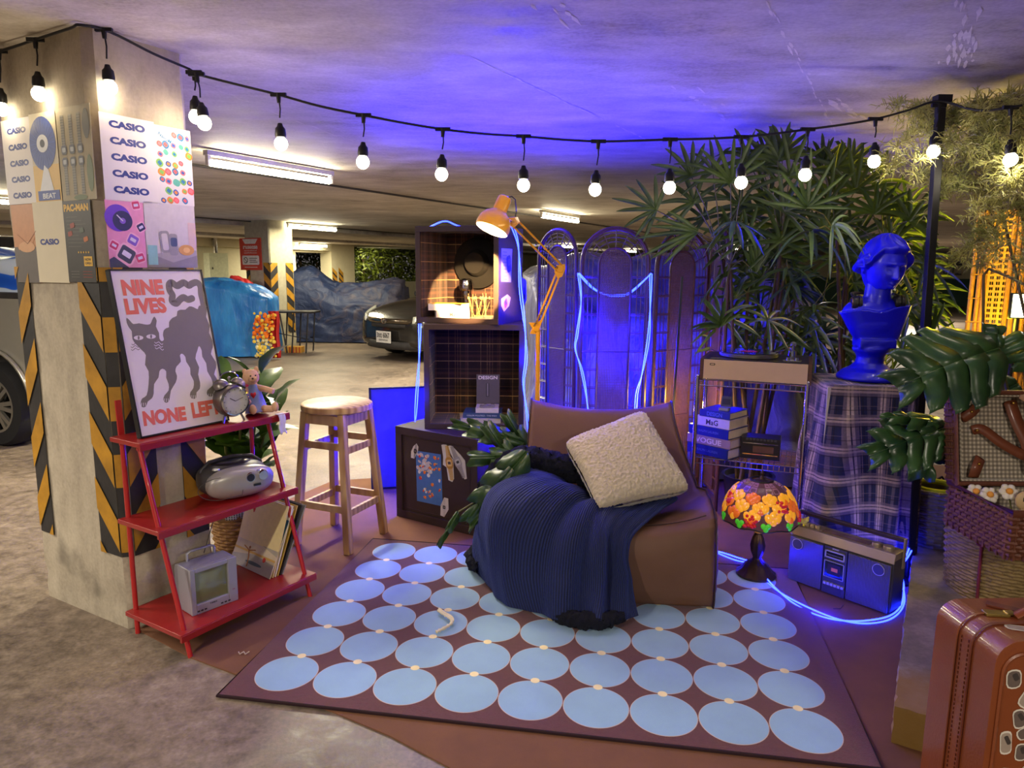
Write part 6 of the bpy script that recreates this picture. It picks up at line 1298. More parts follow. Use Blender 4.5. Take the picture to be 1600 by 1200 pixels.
for s_, cx_, cz, cyy in ((-1, -.095, .385, -.025), (1, .098, .392, -.035)):
    b = MB(); R = M.Rotation(PI / 2, 3, 'Y') @ M.Rotation(0, 3, 'X'); b.lathe([(0, -.022), (.03, -.022), (.036, -.014), (.036, .0), (.032, .004), (.036, .008), (.036, .020), (.022, .022), (0, .022)], 28, c=(cx_, cyy, cz), R=R, cap=False); b.ob('ear_cup', m_hp, t)
    b = MB(); b.tube([(cx_ + s_ * .024, cyy + .026 * math.cos(a * PI / 12), cz + .026 * math.sin(a * PI / 12)) for a in range(24)], .002, 5, closed=True); b.ob('ear_ring', m_brass, t)
b = MB(); b.tube(cat([V((-.10, -.01, .41)), V((-.095, .06, .43)), V((-.05, .105, .43)), (V((0.01, .118, .43))), V((.06, .10, .43)), V((.10, .05, .43)), V((.103, -.02, .415))], 5), .007, 8); b.ob('headband', m_hp, t)
# ---------------------------------------------------------------- lady palms behind the rack and bust
def blades(mb, hub, axis, L, n, spread, droop, w=.024, flat=.25, rnd=random, seg=6, a0=0.0):
    ax = V(axis).normalized(); s_ = ax.cross(V((0, -1, .15))).normalized(); nn = s_.cross(ax).normalized()
    for i in range(n):
        f = (i + .5) / n - .5; a = f * spread + rnd.uniform(-.06, .06); d = (ax * math.cos(a) + s_ * math.sin(a) + nn * rnd.uniform(-flat, flat)).normalized(); l = L * (1 - .35 * abs(f) * 2) * rnd.uniform(.85, 1.1)
        up = d.cross(nn).normalized(); vs = []; fs = []; dr = droop * rnd.uniform(.6, 1.4)
        for j in range(seg + 1):
            t_ = j / seg; p = hub + d * (l * t_) + V((0, 0, -dr * l * t_ * t_)); ww = w * (.35 + .65 * math.sin(PI * min(1, .15 + t_ * .8))) * (1 if j < seg else .35); fd = nn * (ww * .35); vs += [p - up * ww / 2 + fd, p, p + up * ww / 2 + fd]
        for j in range(seg):
            for k in range(2): q = j * 3 + k; fs.append((q, q + 1, q + 4, q + 3))
        mb.add([V((p.x, p.y, min(p.z, ZC - .05 + .02 * math.sin(p.x * 30)))) for p in vs], fs)
m_palm = leafmat('palm_green', (44, 70, 26), (84, 110, 44), .4); m_cane_ = mat('palm_fibre', (74, 56, 38), .9, bump=.5, var=.3)
rnd = random.Random(21)
# hub pixel, depth, axis (right, toward viewer, up), length, blades, spread, droop, which palm
FN = [((1261, 324), 3.55, (.0, -.2, 1), .30, 9, 3.3, .10, 1), ((1142, 285), 3.75, (-.1, -.2, 1), .30, 9, 3.0, .12, 0), ((1148, 346), 3.60, (.0, -.7, .15), .20, 8, 5.6, .75, 0), ((1266, 362), 3.50, (0, -.7, .1), .27, 8, 5.6, .75, 1),
      ((1025, 328), 3.85, (-.9, 0, .35), .24, 9, 3.4, .12, 0), ((1090, 362), 3.80, (-1, 0, -.05), .33, 7, 1.6, .10, 0), ((1180, 425), 3.95, (0, 0, 1), .24, 6, 1.3, .05, 0), ((1366, 333), 3.80, (.1, -.2, 1), .24, 9, 3.0, .2, 1),
      ((1215, 250), 3.95, (0, 0, 1), .27, 8, 3.0, .1, 0), ((1080, 275), 3.95, (-.5, 0, .8), .26, 8, 2.8, .15, 0), ((1302, 352), 3.22, (.2, -.5, .0), .20, 5, 2.6, .95, 1), ((1420, 345), 3.75, (.5, -.1, .8), .24, 8, 3.4, .3, 1),
      ((1335, 300), 4.0, (.3, 0, .9), .30, 8, 3.0, .1, 1), ((1445, 410), 3.7, (.2, -.5, .2), .24, 8, 5.2, .6, 1), ((1390, 400), 3.8, (.3, -.4, .4), .24, 8, 5.0, .5, 1), ((1230, 420), 3.9, (0, -.5, .1), .24, 8, 5.6, .6, 0),
      ((1130, 430), 4.0, (-.2, -.4, .3), .22, 8, 5.0, .5, 0), ((1125, 510), 3.75, (-.2, -.2, .8), .22, 6, 2.4, .3, 0), ((1200, 500), 3.95, (.2, -.3, .3), .24, 8, 5.0, .5, 0), ((1420, 480), 3.7, (.4, -.4, .2), .24, 8, 4.6, .5, 1), ((1455, 520), 3.55, (-.3, -.2, .8), .24, 5, 1.4, .15, 1),
      ((1270, 480), 3.9, (0, -.4, .3), .24, 8, 5.4, .5, 1), ((1225, 330), 3.8, (.4, -.3, .6), .30, 9, 3.6, .25, 0), ((1320, 395), 3.95, (0, -.3, .6), .26, 8, 4.6, .4, 1)]
for i in range(52):
    a = rnd.uniform(0, 2 * PI); q = math.sqrt(rnd.random()); px, py = 1240 + 190 * q * math.cos(a), 345 + 105 * q * math.sin(a); FN.append(((px, py), rnd.uniform(3.9, 4.45), ((px - 1240) / 260, -.15, (420 - py) / 140 + .2), rnd.uniform(.22, .32), 8, rnd.uniform(2.8, 4.8), rnd.uniform(.1, .45), 0 if px < 1240 else 1))
for i in range(70): px, py = rnd.uniform(1120, 1460), rnd.uniform(390, 575); FN.append(((px, py), rnd.uniform(4.0, 4.5), (rnd.uniform(-.6, .6), -.2, rnd.uniform(-.1, .8)), rnd.uniform(.2, .3), 7, rnd.uniform(2.8, 5), rnd.uniform(.3, .7), 0 if px < 1270 else 1))
for wi, (bpx, by, lb) in enumerate(((1178, 4.02, 'tall lady palm with fanned leaves rising behind the record player and cane screen'), (1330, 4.0, 'tall lady palm with fanned leaves rising directly behind the blue bust'))):
    base = V((D(bpx, 600, by).x, by, .006)); t = thing('potted_palm', lb, 'potted plant', base)
    b = MB(); b.lathe([(0, 0), (.11, 0), (.14, .24), (.15, .25), (.135, .25), (.125, .22), (0, .22)], 28, cap=False); b.ob('pot', mat('black_pot', (26, 26, 30), .5), t)
    b = MB(); bs = MB(); bc_ = MB(); canes = []
    for k in range(7):
        a = k * .9; top = V((rnd.uniform(-.22, .22), rnd.uniform(-.12, .15), rnd.uniform(1.15, 1.62))); canes.append([V((.06 * math.cos(a), .06 * math.sin(a), .2)).lerp(top, s) + V((0, 0, 0)) for s in (0, .3, .6, 1)])
        bc_.tube(canes[-1], [.013, .013, .011, .008], 7)
    for (hp, dy, axv, L, n, sp_, dr, w_) in FN:
        if w_ != wi: continue
        hub = D(hp[0], hp[1], dy) - base; blades(b, hub, axv, L, n, sp_, dr, rnd.uniform(.020, .028), .2, rnd)
        c = min(canes, key=lambda c: min((p - hub).length for p in c)); q = c[3] if hub.z > 1.0 else c[2]; bs.tube([q, (q + hub) / 2 + V((0, 0, .04)), hub], .0032, 5)
    bc_.ob('cane_stem', m_cane_, t); bs.ob('leaf_stalk', m_stem, t); b.ob('foliage', m_palm, t, ang=180)
# ---- feathery asparagus fern, upper right
nt = leafmat('feather_green', (134, 142, 70), (204, 200, 116), .6)
base = V((2.62, 3.45, .006)); t = thing('asparagus_fern', 'tall feathery fern with thread fine grey green needles at the upper right', 'potted plant', base)
b = MB(); b.lathe([(0, 0), (.13, 0), (.16, .28), (.17, .29), (.15, .29), (.14, .26), (0, .26)], 28, cap=False); b.ob('pot', mat('black_pot', (26, 26, 30), .5), t)
b = MB(); bs = MB(); rnd = random.Random(33)
tips = [((1395, 155), 2.9), ((1440, 120), 3.0), ((1400, 230), 2.8), ((1385, 255), 2.75), ((1560, 115), 2.8), ((1590, 150), 2.6), ((1500, 150), 3.0), ((1470, 290), 2.9), ((1525, 330), 2.8), ((1560, 390), 2.8), ((1590, 300), 2.6), ((1545, 240), 2.8), ((1440, 200), 3.1), ((1500, 400), 3.0), ((1590, 420), 2.7), ((1425, 270), 3.0), ((1600, 220), 2.6), ((1480, 220), 2.7), ((1530, 180), 2.7), ((1620, 120), 2.7), ((1560, 270), 3.1), ((1450, 330), 3.0), ((1535, 420), 3.1), ((1620, 380), 2.9), ((1580, 190), 3.0), ((1510, 260), 3.1)]
root = D(1580, 200, 3.3)
for (px, py), dy in tips:
    tip = D(px, py, dy + .28); o = root + V((rnd.uniform(-.12, .25), rnd.uniform(-.1, .2), rnd.uniform(-.35, .1))); m_ = (o + tip) / 2 + V((rnd.uniform(-.05, .05), rnd.uniform(-.1, .1), rnd.uniform(.0, .10))); pts = [V((p.x, p.y, min(p.z, ZC - .12))) - base for p in cat([o, m_, tip], 9)]
    bs.tube(pts, [.003 - .002 * i / len(pts) for i in range(len(pts))], 5)
    for k in range(75):
        f = rnd.random() ** .7; i = min(len(pts) - 2, int(f * (len(pts) - 1))); p = pts[i].lerp(pts[i + 1], rnd.random()); dd = V((rnd.gauss(0, 1), rnd.gauss(0, 1), rnd.gauss(.1, .8))).normalized(); Ls = rnd.uniform(.05, .13) * (1.1 - .5 * f)
        tw = [p, p + dd * Ls * .5, p + dd * Ls + V((0, 0, -.02))]
        bs.tube(tw, .0009, 3)
        for q in range(9):
            g = (q + 1) / 9; c = tw[0].lerp(tw[2], g); c.z = min(c.z, ZC - .06); nd = (dd * .7 + V((rnd.gauss(0, .7), rnd.gauss(0, .7), rnd.gauss(0, .7)))).normalized(); l = rnd.uniform(.025, .05); s_ = nd.cross(V((.3, 1, .2))).normalized() * .0014; e = c + nd * l; mm = c + nd * l * .55 + V((0, 0, .006)); b.add([c - s_, c + s_, mm + s_, mm - s_, e], [(0, 1, 2, 3), (3, 2, 4)])
for k in range(6): a = k; bs.tube([V((.05 * math.cos(a), .05 * math.sin(a), .26)), V((.1 * math.cos(a), .1 * math.sin(a) - .1, .9)), root - base + V((.08 * math.cos(a), .08 * math.sin(a), -.1))], [.007, .006, .004], 6)
bs.tube([p - base for p in (D(1536, 520, 3.2), D(1537, 430, 3.2), D(1545, 420, 3.2), D(1575, 432, 3.1), D(1602, 445, 3.0))], .006, 6)
bs.ob('stem', mat('fern_stem', (112, 98, 62), .8), t); b.ob('foliage', nt, t, smooth=False)
# ---- black pole carrying the string lights
pp = D(1466, 200, 3.16); t = thing('light_pole', 'slim black pole right of the blue bust holding up the string lights', 'pole', (pp.x, pp.y, .006)); ptop = D(1467, 157, 3.12).z
b = MB(); b.bar((.065, 0, 0), (0, 0, ptop), .032, .032, (0, 1, 0)); b.ob('post', mat('black_metal', (16, 16, 18), .4), t, bev=.002); b = MB(); b.box((.065, 0, .005), (.18, .18, .01)); b.ob('foot_plate', mat('black_metal', (16, 16, 18), .4), t)
b = MB(); b.box((.0, -.01, ptop + .006), (.06, .045, .03)); b.ob('clamp', mat('black_metal', (16, 16, 18), .4), t)
# ---- string lights
m_cab = mat('black_cable', (20, 20, 22), .5); m_bulb = mat('bulb_glow', (255, 250, 235), .3, emit=11, ec=(255, 243, 214)); m_sock = mat('black_socket', (18, 18, 20), .45)
def pL_(px, py, o=.035): return PL(px, py, PC - A * o, A)
def pR_(px, py, o=.035): return PL(px, py, PC - B * o, B)
def dm(px): return 2.86 + (px - 305) / 1163 * .24
c0_ = PC - A * .03 - B * .03
def zAt(px, py, P): return UPV(px, py, P).z
nodes = [pL_(-60, 95), pL_(0, 80), pL_(55, 62), pL_(110, 44), V((c0_.x, c0_.y, zAt(146, 42, c0_))), pR_(172, 50), pR_(240, 84), pR_(296, 108)] + [D(px, py, dm(px)) for px, py in ((305, 115), (370, 132), (435, 148), (500, 166), (568, 180), (630, 192), (692, 202), (755, 209), (818, 213), (876, 218), (935, 221), (990, 220), (1047, 218), (1100, 217), (1158, 214), (1210, 209), (1262, 202), (1315, 195), (1368, 186), (1420, 172), (1467, 158))] + [D(1525, 172, 3.0), D(1579, 168, 2.9), D(1660, 150, 2.8)]
t = thing('string_lights', 'black string of glowing round bulbs from the concrete pillar to the black pole', 'string lights'); b = MB(); cp = cat(nodes, 5)
b.tube([p + V((0, 0, .0)) for p in cp], .0048, 6); b.ob('cable', m_cab, t)
bl = [(pL_(55, 62), pL_(61, 144)), (pR_(162, 46), pR_(171, 134)), (D(303, 113, 2.86), D(306, 180, 2.86)), (D(307, 116, 2.82), D(319, 190, 2.80)), (pL_(-2, 80), pL_(2, 168))]
bl += [(D(px, py, dm(px)), D(qx, qy, dm(px))) for px, py, qx, qy in ((435, 148, 439, 222), (568, 180, 567, 251), (692, 202, 690, 270), (818, 213, 818, 287), (935, 221, 930, 294), (1047, 218, 1046, 291), (1158, 214, 1158, 283), (1262, 202, 1258, 271), (1368, 186, 1366, 250), (1467, 165, 1459, 234))] + [(D(1579, 168, 2.9), D(1579, 247, 2.9))]
for i, (a_, c_) in enumerate(bl):
    d = (c_ - a_).normalized(); Rz = V((0, 0, -1)).rotation_difference(d).to_matrix(); L = (c_ - a_).length
    b = MB(); b.tube([a_ + V((0, 0, .004)), a_ + d * .03], [.010, .007], 8); b.bar(a_ + V((-.03, 0, 0)), a_ + V((.03, 0, 0)), .012, .014); b.tube([a_, a_.lerp(c_, .3) + V((.004, 0, 0)), c_ - d * .09], .0028, 6); b.ob('drop_cord', m_cab, t)
    b = MB(); b.lathe([(0, .072), (.008, .07), (.012, .058), (.019, .05), (.021, .028), (.020, .018), (0, .018)], 18, c=c_, R=Rz @ M.Diagonal((1, 1, -1)) @ M.Diagonal((1, 1, -1)), cap=False); so = b.ob('socket', m_sock, t)
    b = MB(); b.ell(c_ + d * .006, (.0255, .0255, .0265), 20, 14); b.ob('bulb', m_bulb, so)
    lamp('string_bulb_light', 'POINT', c_ + d * .040 + V((0, -.0, 0)), (1.0, .78, .46) if i in (0, 1, 2, 3, 4) else (1.0, .86, .66), .55 if i in (0, 1, 4) else 1.3, .026)
# fix: the sockets hang bulb down
# ---- honey coloured cane screens and small floodlight at the far right
t = thing('cane_divider', 'honey coloured cane divider glowing yellow at the far right edge', 'screen', (0, 0, .006))
def hpanel(x0, y0, x1, y1, H):
    a = math.atan2(y1 - y0, x1 - x0); w = math.hypot(x1 - x0, y1 - y0); R = M.Translation((x0, y0, 0)) @ M.Rotation(a, 4, 'Z')
    b = MB(); b.X = R
    for x in (0, .035, .06, w - .06, w - .03, w): b.tube([(x, 0, 0), (x, 0, H)], .013, 8)
    for z in (.1, .55, 1.0, 1.04, H - .02): b.tube([(0, -.004, z), (w, -.004, z)], .010, 8)
    z = .15
    while z < H: b.tube([(-.012, -.014, z), (.075, -.014, z)], .004, 5); z += .14
    fr = b.ob('panel_frame', m_rat2, t)
    b = MB(); b.X = R; st = .032; n = int((w - .14) / st); m_ = int(H / st)
    for i in range(n + 1): b.bar((.08 + st * i, -.001, .05), (.08 + st * i, -.001, H), st * .42, .0016, (0, 1, 0))
    for i in range(1, m_): b.bar((.07, .001, st * i), (w - .07, .001, st * i), .0016, st * .42, (0, 0, 1))
    for i in range(n):
        for k in (0, 1): b.bar((.08 + st * (i + .5), .003, .05), (.08 + st * (i + .5), .003, H), st * .12, .001, (0, 1, 0))
    b.ob('cane_weave', m_cane2, fr, smooth=False)
ha = D(1516, 470, 4.3); hb = D(1592, 470, 4.15); hpanel(ha.x, ha.y, hb.x, hb.y, D(1540, 330, 4.25).z); hpanel(hb.x + .03, hb.y, hb.x + .47, hb.y + .12, D(1540, 330, 4.25).z)
fq = D(1597, 478, 3.9); t = thing('floodlight', 'small white glowing floodlight before the yellow cane divider', 'lamp', (fq.x, fq.y, fq.z))
b = MB(); b.box((0, .012, 0), (.12, .02, .14)); b.ob('housing', mat('black_metal', (16, 16, 18), .4), t, bev=.003); b = MB(); b.box((0, -.001, 0), (.104, .006, .124)); b.ob('lens', mat('flood_glow', (255, 252, 220), .4, emit=8, ec=(255, 250, 200)), t); b = MB(); b.tube([(0, .03, -.06), (0, .04, -fq.z + .012)], .012, 8); b.ob('stand', mat('black_metal', (16, 16, 18), .4), t)
for q, w in (((fq.x - .05, 3.95, fq.z - .1), 9), ((fq.x - .22, 4.0, 1.75), 12)): lamp('yellow_flood_light', 'POINT', q, (1.0, .74, .03), w, .06)
lamp('yellow_flood_light', 'POINT', D(1082, 640, 3.98), (1.0, .62, .10), 11, .05)
# ---- monstera on the right
m_mon2 = leafmat('monstera_green', (36, 66, 38), (62, 98, 52), .3); pm = V((2.42, 3.12, .006)); t = thing('potted_monstera', 'large split leaf plant between the bust pedestal and the open picnic basket', 'potted plant', pm)
b = MB(); b.lathe([(0, 0), (.10, 0), (.13, .22), (.14, .23), (.12, .23), (.11, .2), (0, .2)], 28, cap=False); b.ob('pot', mat('black_pot', (26, 26, 30), .5), t)
b = MB(); bs = MB()
for (hx, hy, tx, ty, hd, td, W_, dr, up_) in ((1560, 545, 1412, 585, 2.75, 2.55, .44, .35, (.15, -.9, .75)), (1478, 668, 1376, 700, 2.85, 2.62, .30, .35, (.1, -.9, .6)), (1470, 662, 1395, 638, 2.88, 2.7, .13, .2, (.1, -.6, .8)), (1440, 655, 1450, 760, 2.85, 2.75, .24, .25, (-.1, -1, .3)), (1600, 520, 1640, 590, 2.9, 2.7, .30, .3, (0, -.9, .5)), (1590, 600, 1500, 640, 3.2, 3.1, .26, .3, (0, -.9, .5)), (1556, 560, 1560, 498, 2.85, 2.9, .22, .2, (0, -1, .1))):
    p0, p1 = D(hx, hy, hd), D(tx, ty, td); d = p1 - p0; monstera(b, p0 - pm, d, up_, d.length * .90, W_ * .95, dr, 5 if W_ > .25 else 3); bs.tube([(0, 0, .18), (p0 - pm) * .55 + V((.05, .1, .15)), p0 - pm], [.011, .009, .006], 7)
b.ob('foliage', m_mon2, t, solid=.001); bs.ob('stem', m_stem, t)
# ---- baskets
m_wk2 = mat('wicker_olive', (134, 112, 70), .7, var=.3, vs=40, bump=.5, bs=160); m_wk3 = mat('wicker_redbrown', (104, 60, 42), .55, var=.25, vs=50, bump=.4, bs=160)
q = V((2.03, 2.78, .006)); tb = thing('wicker_basket', 'tall round wicker basket with maroon cords standing under the picnic hamper', 'basket', q); b = MB(); wicker(b, (0, 0, 0), .185, .215, .41, 30, 40, .006); b.ob('body', m_wk2, tb)
b = MB(); b.tube([(.217 * math.cos(a * PI / 20), .217 * math.sin(a * PI / 20), .412) for a in range(40)], .012, 8, closed=True); b.ob('rim', m_wk2, tb)
for k, a in enumerate((-2.55, -1.75, -.9)):
    b = MB(); ca, sa_ = math.cos(a), math.sin(a); b.tube([(.20 * ca, .20 * sa_, .02), (.224 * ca, .224 * sa_, .36), (.226 * ca, .226 * sa_, .41)], .006, 7); b.tube([((.232) * ca + .018 * math.cos(j * PI / 8) * -sa_, .232 * sa_ + .018 * math.cos(j * PI / 8) * ca, .385 + .022 * math.sin(j * PI / 8)) for j in range(16)], .004, 5, closed=True); b.ob('cord', mat('maroon_cord', (110, 34, 50), .7), tb)
q = V((2.06, 3.33, .006)); tb = thing('wicker_basket', 'small blue lit woven basket behind the tall basket with a lime green rim inside', 'basket', q); b = MB(); wicker(b, (0, 0, 0), .11, .135, .40, 24, 28); b.ob('body', mat('wicker_grey', (120, 112, 120), .7, var=.3, bump=.5), tb)
b = MB(); b.tube([(.10 * math.cos(a * PI / 14), .10 * math.sin(a * PI / 14), .395) for a in range(28)], .014, 8, closed=True); b.ob('lime_ring', mat('lime_paper', (190, 200, 60), .6), tb)
q = G(1444, 826, .006); q.y += .12; tb = thing('wicker_basket', 'little tan wicker basket on the mat just right of the plaid cloth hem', 'basket', q); b = MB(); wicker(b, (0, 0, 0), .10, .115, .17, 12, 26); b.ob('body', m_wk2, tb)
b = MB(); rnd = random.Random(4); [leaf(b, (rnd.uniform(-.05, .05), rnd.uniform(-.05, .05), .14), (rnd.uniform(-1, 1), rnd.uniform(-1, 1), rnd.uniform(.6, 1.5)), (0, 0, 1), rnd.uniform(.07, .12), .04, .4) for i in range(26)]; b.ob('dark_leaves', leafmat('dark_foliage', (22, 34, 20), (38, 54, 28)), tb)
b = MB(); b.ell((0, 0, .15), (.11, .09, .16), 28, 18, fn=lambda d, p: p * (1 + .12 * noise.noise(d * 3) + .05 * noise.noise(d * 9))); b.tube([(-.05, -.02, .26), (-.06, -.04, .36), (.0, -.05, .40), (.05, -.03, .34), (.05, 0, .26)], .006, 6)
o = b.ob('fabric_bag', mat('black_cloth', (18, 18, 24), .8, bump=.3)); q = V((D(1476, 800, 3.45).x + .0, 3.55, .0)); o.location = q; tag(o, 'black cloth bag slumped between the little basket and blue lit basket', 'bag')
b = MB(); b.tube(cat([G(1434, 845, .02), G(1452, 828, .02), G(1470, 822, .03), V((D(1476, 800, 3.45).x, 3.43, .10))], 6), .004, 6); tag(b.ob('power_cable', m_cab), 'black cable running from the plaid cloth hem toward the black bag', 'cable')
# picnic hamper
hx0, hx1, hy0, hy1, hz0 = 1.735, 2.30, 2.36, 2.72, .432; hh_ = .165; t = thing('picnic_hamper', 'open red-brown picnic hamper with gingham lined lid and leather straps, on tall basket', 'picnic basket', (hx0, hy0, hz0)); w, d = hx1 - hx0, hy1 - hy0
b = MB(); rr_ = lambda s: [(s, s), (w - s, s), (w - s, d - s), (s, d - s)]
for k in range(10):
    z = .012 + (hh_ - .02) * (k + .5) / 10; off = .006 * (1 if k % 2 else -1); pts = []
    for (x0, y0), (x1, y1) in zip(rr_(0), rr_(0)[1:] + rr_(0)[:1]):
        n = int(math.hypot(x1 - x0, y1 - y0) / .018)
        for j in range(n): s_ = .005 * math.cos(PI * (j + k)); f = j / n; nx, ny = (y1 - y0), -(x1 - x0); l = math.hypot(nx, ny); pts.append((x0 + (x1 - x0) * f + nx / l * s_, y0 + (y1 - y0) * f + ny / l * s_, z))
    b.tube(pts, .0085, 6, closed=True)
for (x0, y0), (x1, y1) in zip(rr_(-.004), rr_(-.004)[1:] + rr_(-.004)[:1]):
    n = int(math.hypot(x1 - x0, y1 - y0) / .036)
    for j in range(n): f = (j + .5) / n; b.tube([(x0 + (x1 - x0) * f, y0 + (y1 - y0) * f, 0), (x0 + (x1 - x0) * f, y0 + (y1 - y0) * f, hh_)], .005, 5)
b.box((w / 2, d / 2, .006), (w, d, .01)); b.ob('woven_body', m_wk3, t)
b = MB(); b.tube([(x, y, hh_ + .004) for x, y in rr_(0)], .014, 8, closed=True); b.ob('leather_rim', mat('rim_leather', (92, 48, 32), .45, coat=.2), t)
m_ging = plaid('brown_gingham', (214, 200, 176), [(0, (214, 200, 176), 0), (.5, (96, 84, 74), .6)], [(0, (214, 200, 176), 0), (.5, (96, 84, 74), .6)], 62, 62, 'obj', .05)
b = MB()
for (x0, x1, y0, y1) in ((.014, w - .014, .014, .016), (.014, w - .014, d - .016, d - .014), (.014, .016, .014, d - .014), (w - .016, w - .014, .014, d - .014)): b.box(((x0 + x1) / 2, (y0 + y1) / 2, hh_ / 2 + .005), (x1 - x0, y1 - y0, hh_ - .015))
b.box((w / 2, d / 2, .016), (w - .03, d - .03, .004)); b.ob('gingham_lining', m_ging, t, smooth=False)
lid = thing('lid', None, None) if False else None
TL_ = M.Translation((0, d, hh_ + .008)) @ M.Rotation(-.20, 4, 'X'); LH, LD = .355, .05
b = MB(); b.X = TL_; b.box((w / 2, LD * .0 + .004, LH / 2), (w - .03, .003, LH - .03)); 
for (x0, x1, z0, z1) in ((.012, .018, .01, LH - .01), (w - .018, w - .012, .01, LH - .01), (.012, w - .012, .01, .016), (.012, w - .012, LH - .016, LH - .01)): b.box(((x0 + x1) / 2, -.022, (z0 + z1) / 2), (x1 - x0, .05, z1 - z0))
b.ob('lid_lining', m_ging, t, smooth=False)
b = MB(); b.X = TL_; b.tube([(0, -.045, 0), (w, -.045, 0), (w, -.045, LH), (0, -.045, LH)], .012, 8, closed=True)
for y in (-.03, -.014, .002, .014): b.tube([(0, y, 0), (w, y, 0), (w, y, LH), (0, y, LH)], .008, 6, closed=True)
for k in range(12): z = LH * (k + .5) / 12; b.tube([(0, .018, z), (w, .018, z)], .014, 6)
for k in range(14): z = LH * (k + .5) / 14; b.tube([(-.006, -.035, z), (-.010, .0, z), (-.004, .02, z)], .005, 5)
b.ob('lid_frame', m_wk3, t)
m_str = mat('strap_leather', (122, 66, 42), .45, coat=.2)
def strap(pts, wd, name='leather_strap', par=None, m_=None):
    b = MB(); b.X = TL_; P = cat([V(p) for p in pts], 8); wd = wd * 2.1; k = len(P); vs = []; fs = []
    for i, p in enumerate(P):
        tg = (P[min(i + 1, k - 1)] - P[max(i - 1, 0)]).normalized(); s_ = tg.cross(V((0, 1, 0))).normalized() * wd / 2 * (1 if 0 < i < k - 1 else .6); vs += [p - s_, p + s_]
    b.add(vs, [(i * 2, i * 2 + 1, i * 2 + 3, i * 2 + 2) for i in range(k - 1)]); return b.ob(name, m_ or m_str, t, solid=.003)
strap([(.235, -.010, LH - .03), (.255, -.022, .24), (.285, -.030, .16), (.30, -.022, .09)], .024); strap([(.085, -.008, .205), (.12, -.02, .21), (.19, -.03, .155), (.28, -.03, .105)], .018); strap([(.42, -.008, .205), (.38, -.025, .17), (.31, -.03, .105)], .018)
strap([(.295, -.03, .10), (.30, -.03, .06), (.33, -.02, .03)], .022); strap([(.045, -.008, .25), (.075, -.022, .275), (.105, -.012, .30)], .018); strap([(.085, -.01, .02), (.09, -.025, .06), (.115, -.012, .10)], .020)
strap([(.26, -.05, LH + .005), (.29, -.06, LH - .02), (.325, -.058, LH - .06)], .03, m_=mat('pale_leather', (178, 140, 112), .4, coat=.3))
for x, z in ((.24, LH - .04), (.095, .207), (.075, .28), (.10, .075)): b = MB(); b.X = TL_; b.ell((x, -.026, z), (.006, .005, .006), 10, 6); b.ob('brass_stud', m_brass, t)
for i, (px, py, lb) in enumerate(((1525, 768, 'white crocheted flower with orange heart at the left hamper corner'), (1547, 773, 'second white crocheted flower, with orange heart, in the hamper'), (1577, 768, 'third white crocheted flower, right of the other two in the hamper'))):
    p = D(px, py, 2.62 - .04 * i); b = MB()
    for k in range(6): a = k * PI / 3; b.ell((.019 * math.cos(a), .006, .019 * math.sin(a)), (.014, .010, .014), 10, 6)
    b.ell((0, -.004, 0), (.012, .010, .012), 10, 6, 1); b.tube([(0, .01, 0), (.01, .03, -.05), (.03, .05, -(p.z - hz0 - .03))], .003, 5, 2); o = b.ob('crochet_flower', [mat('white_yarn', (224, 216, 200), .9, bump=.5, bs=200), mat('orange_yarn', (222, 150, 60), .9, bump=.5), m_stem]); o.location = p; o.rotation_euler = (-.6, 0, -.3); tag(o, lb, 'crochet flower', 'crocheted flowers in the hamper')
p = D(1600, 782, 2.50); b = MB(); b.ell((0, 0, .0), (.032, .014, .035), 18, 10); b.tube([(-.01, -.014, .0), (-.01, -.014, .014)], .003, 6, 1); b.box((0, 0, -.06), (.02, .01, .12)); o = b.ob('wooden_tag', [mat('pale_wood', (206, 174, 126), .5), m_blk]); o.location = p; tag(o, 'rounded pale wooden tag standing at the right of the crocheted flowers', 'tag')
# ---- suitcase
m_sc = mat('tan_leather', (122, 62, 32), .38, var=.10, vs=4, bump=.15, bs=160, coat=.25); m_sc2 = mat('tan_leather_dark', (96, 42, 22), .5)
sp_ = V((1.105, 1.50, .006)); sw, sd, shh = .46, .215, .592; t = thing('suitcase', 'tan leather suitcase covered in stickers at the lower right corner', 'suitcase', sp_, .04)
b = MB(); r_ = .055
def rbox(w, d, h, r, y0, y1, n=8):
    P = []
    for cx_, cz, a0 in ((w - r, h - r, 0), (r, h - r, 90), (r, r, 180), (w - r, r, 270)):
        for k in range(n + 1): a = math.radians(a0 + 90 * k / n); P.append((cx_ + r * math.cos(a), cz + r * math.sin(a)))
    return P
F = M(((1, 0, 0, 0), (0, 0, 1, 0), (0, 1, 0, 0), (0, 0, 0, 1)))
P = rbox(sw, sd, shh, r_, 0, sd); b.prism(P, .0, sd, 0, F); b.ob('shell', m_sc, t, bev=.012)
for y in (sd * .36, sd * .60):
    b = MB(); Q = [(sw / 2 + (x - sw / 2) * 1.0, z) for x, z in P]; b.tube([(x + (.003 if x > sw / 2 else -.003), y, z + (.003 if z > shh / 2 else -.003)) for x, z in Q], .0028, 6, closed=True); b.ob('seam_ridge', m_sc2 if y < .1 else m_sc, t)
for y in (sd * .42, sd * .54):
    b = MB(); z = .06
    while z < shh - .05: b.bar((-.0012, y, z), (-.0012, y, z + .007), .002, .0016, (1, 0, 0)); z += .012
    b.ob('stitching', m_sc2, t, smooth=False)
b = MB(); Pi = rbox(sw, 0, shh, .05, 0, 0); b.tube([(.018 + x * (sw - .036) / sw, -.001, .03 + z * (shh - .06) / shh) for x, z in Pi], .005, 6, closed=True); b.ob('front_piping', m_sc, t)
rnd = random.Random(6); stc = [ink(206, 198, 186), ink(96, 84, 78), ink(150, 136, 124), ink(60, 54, 52)]
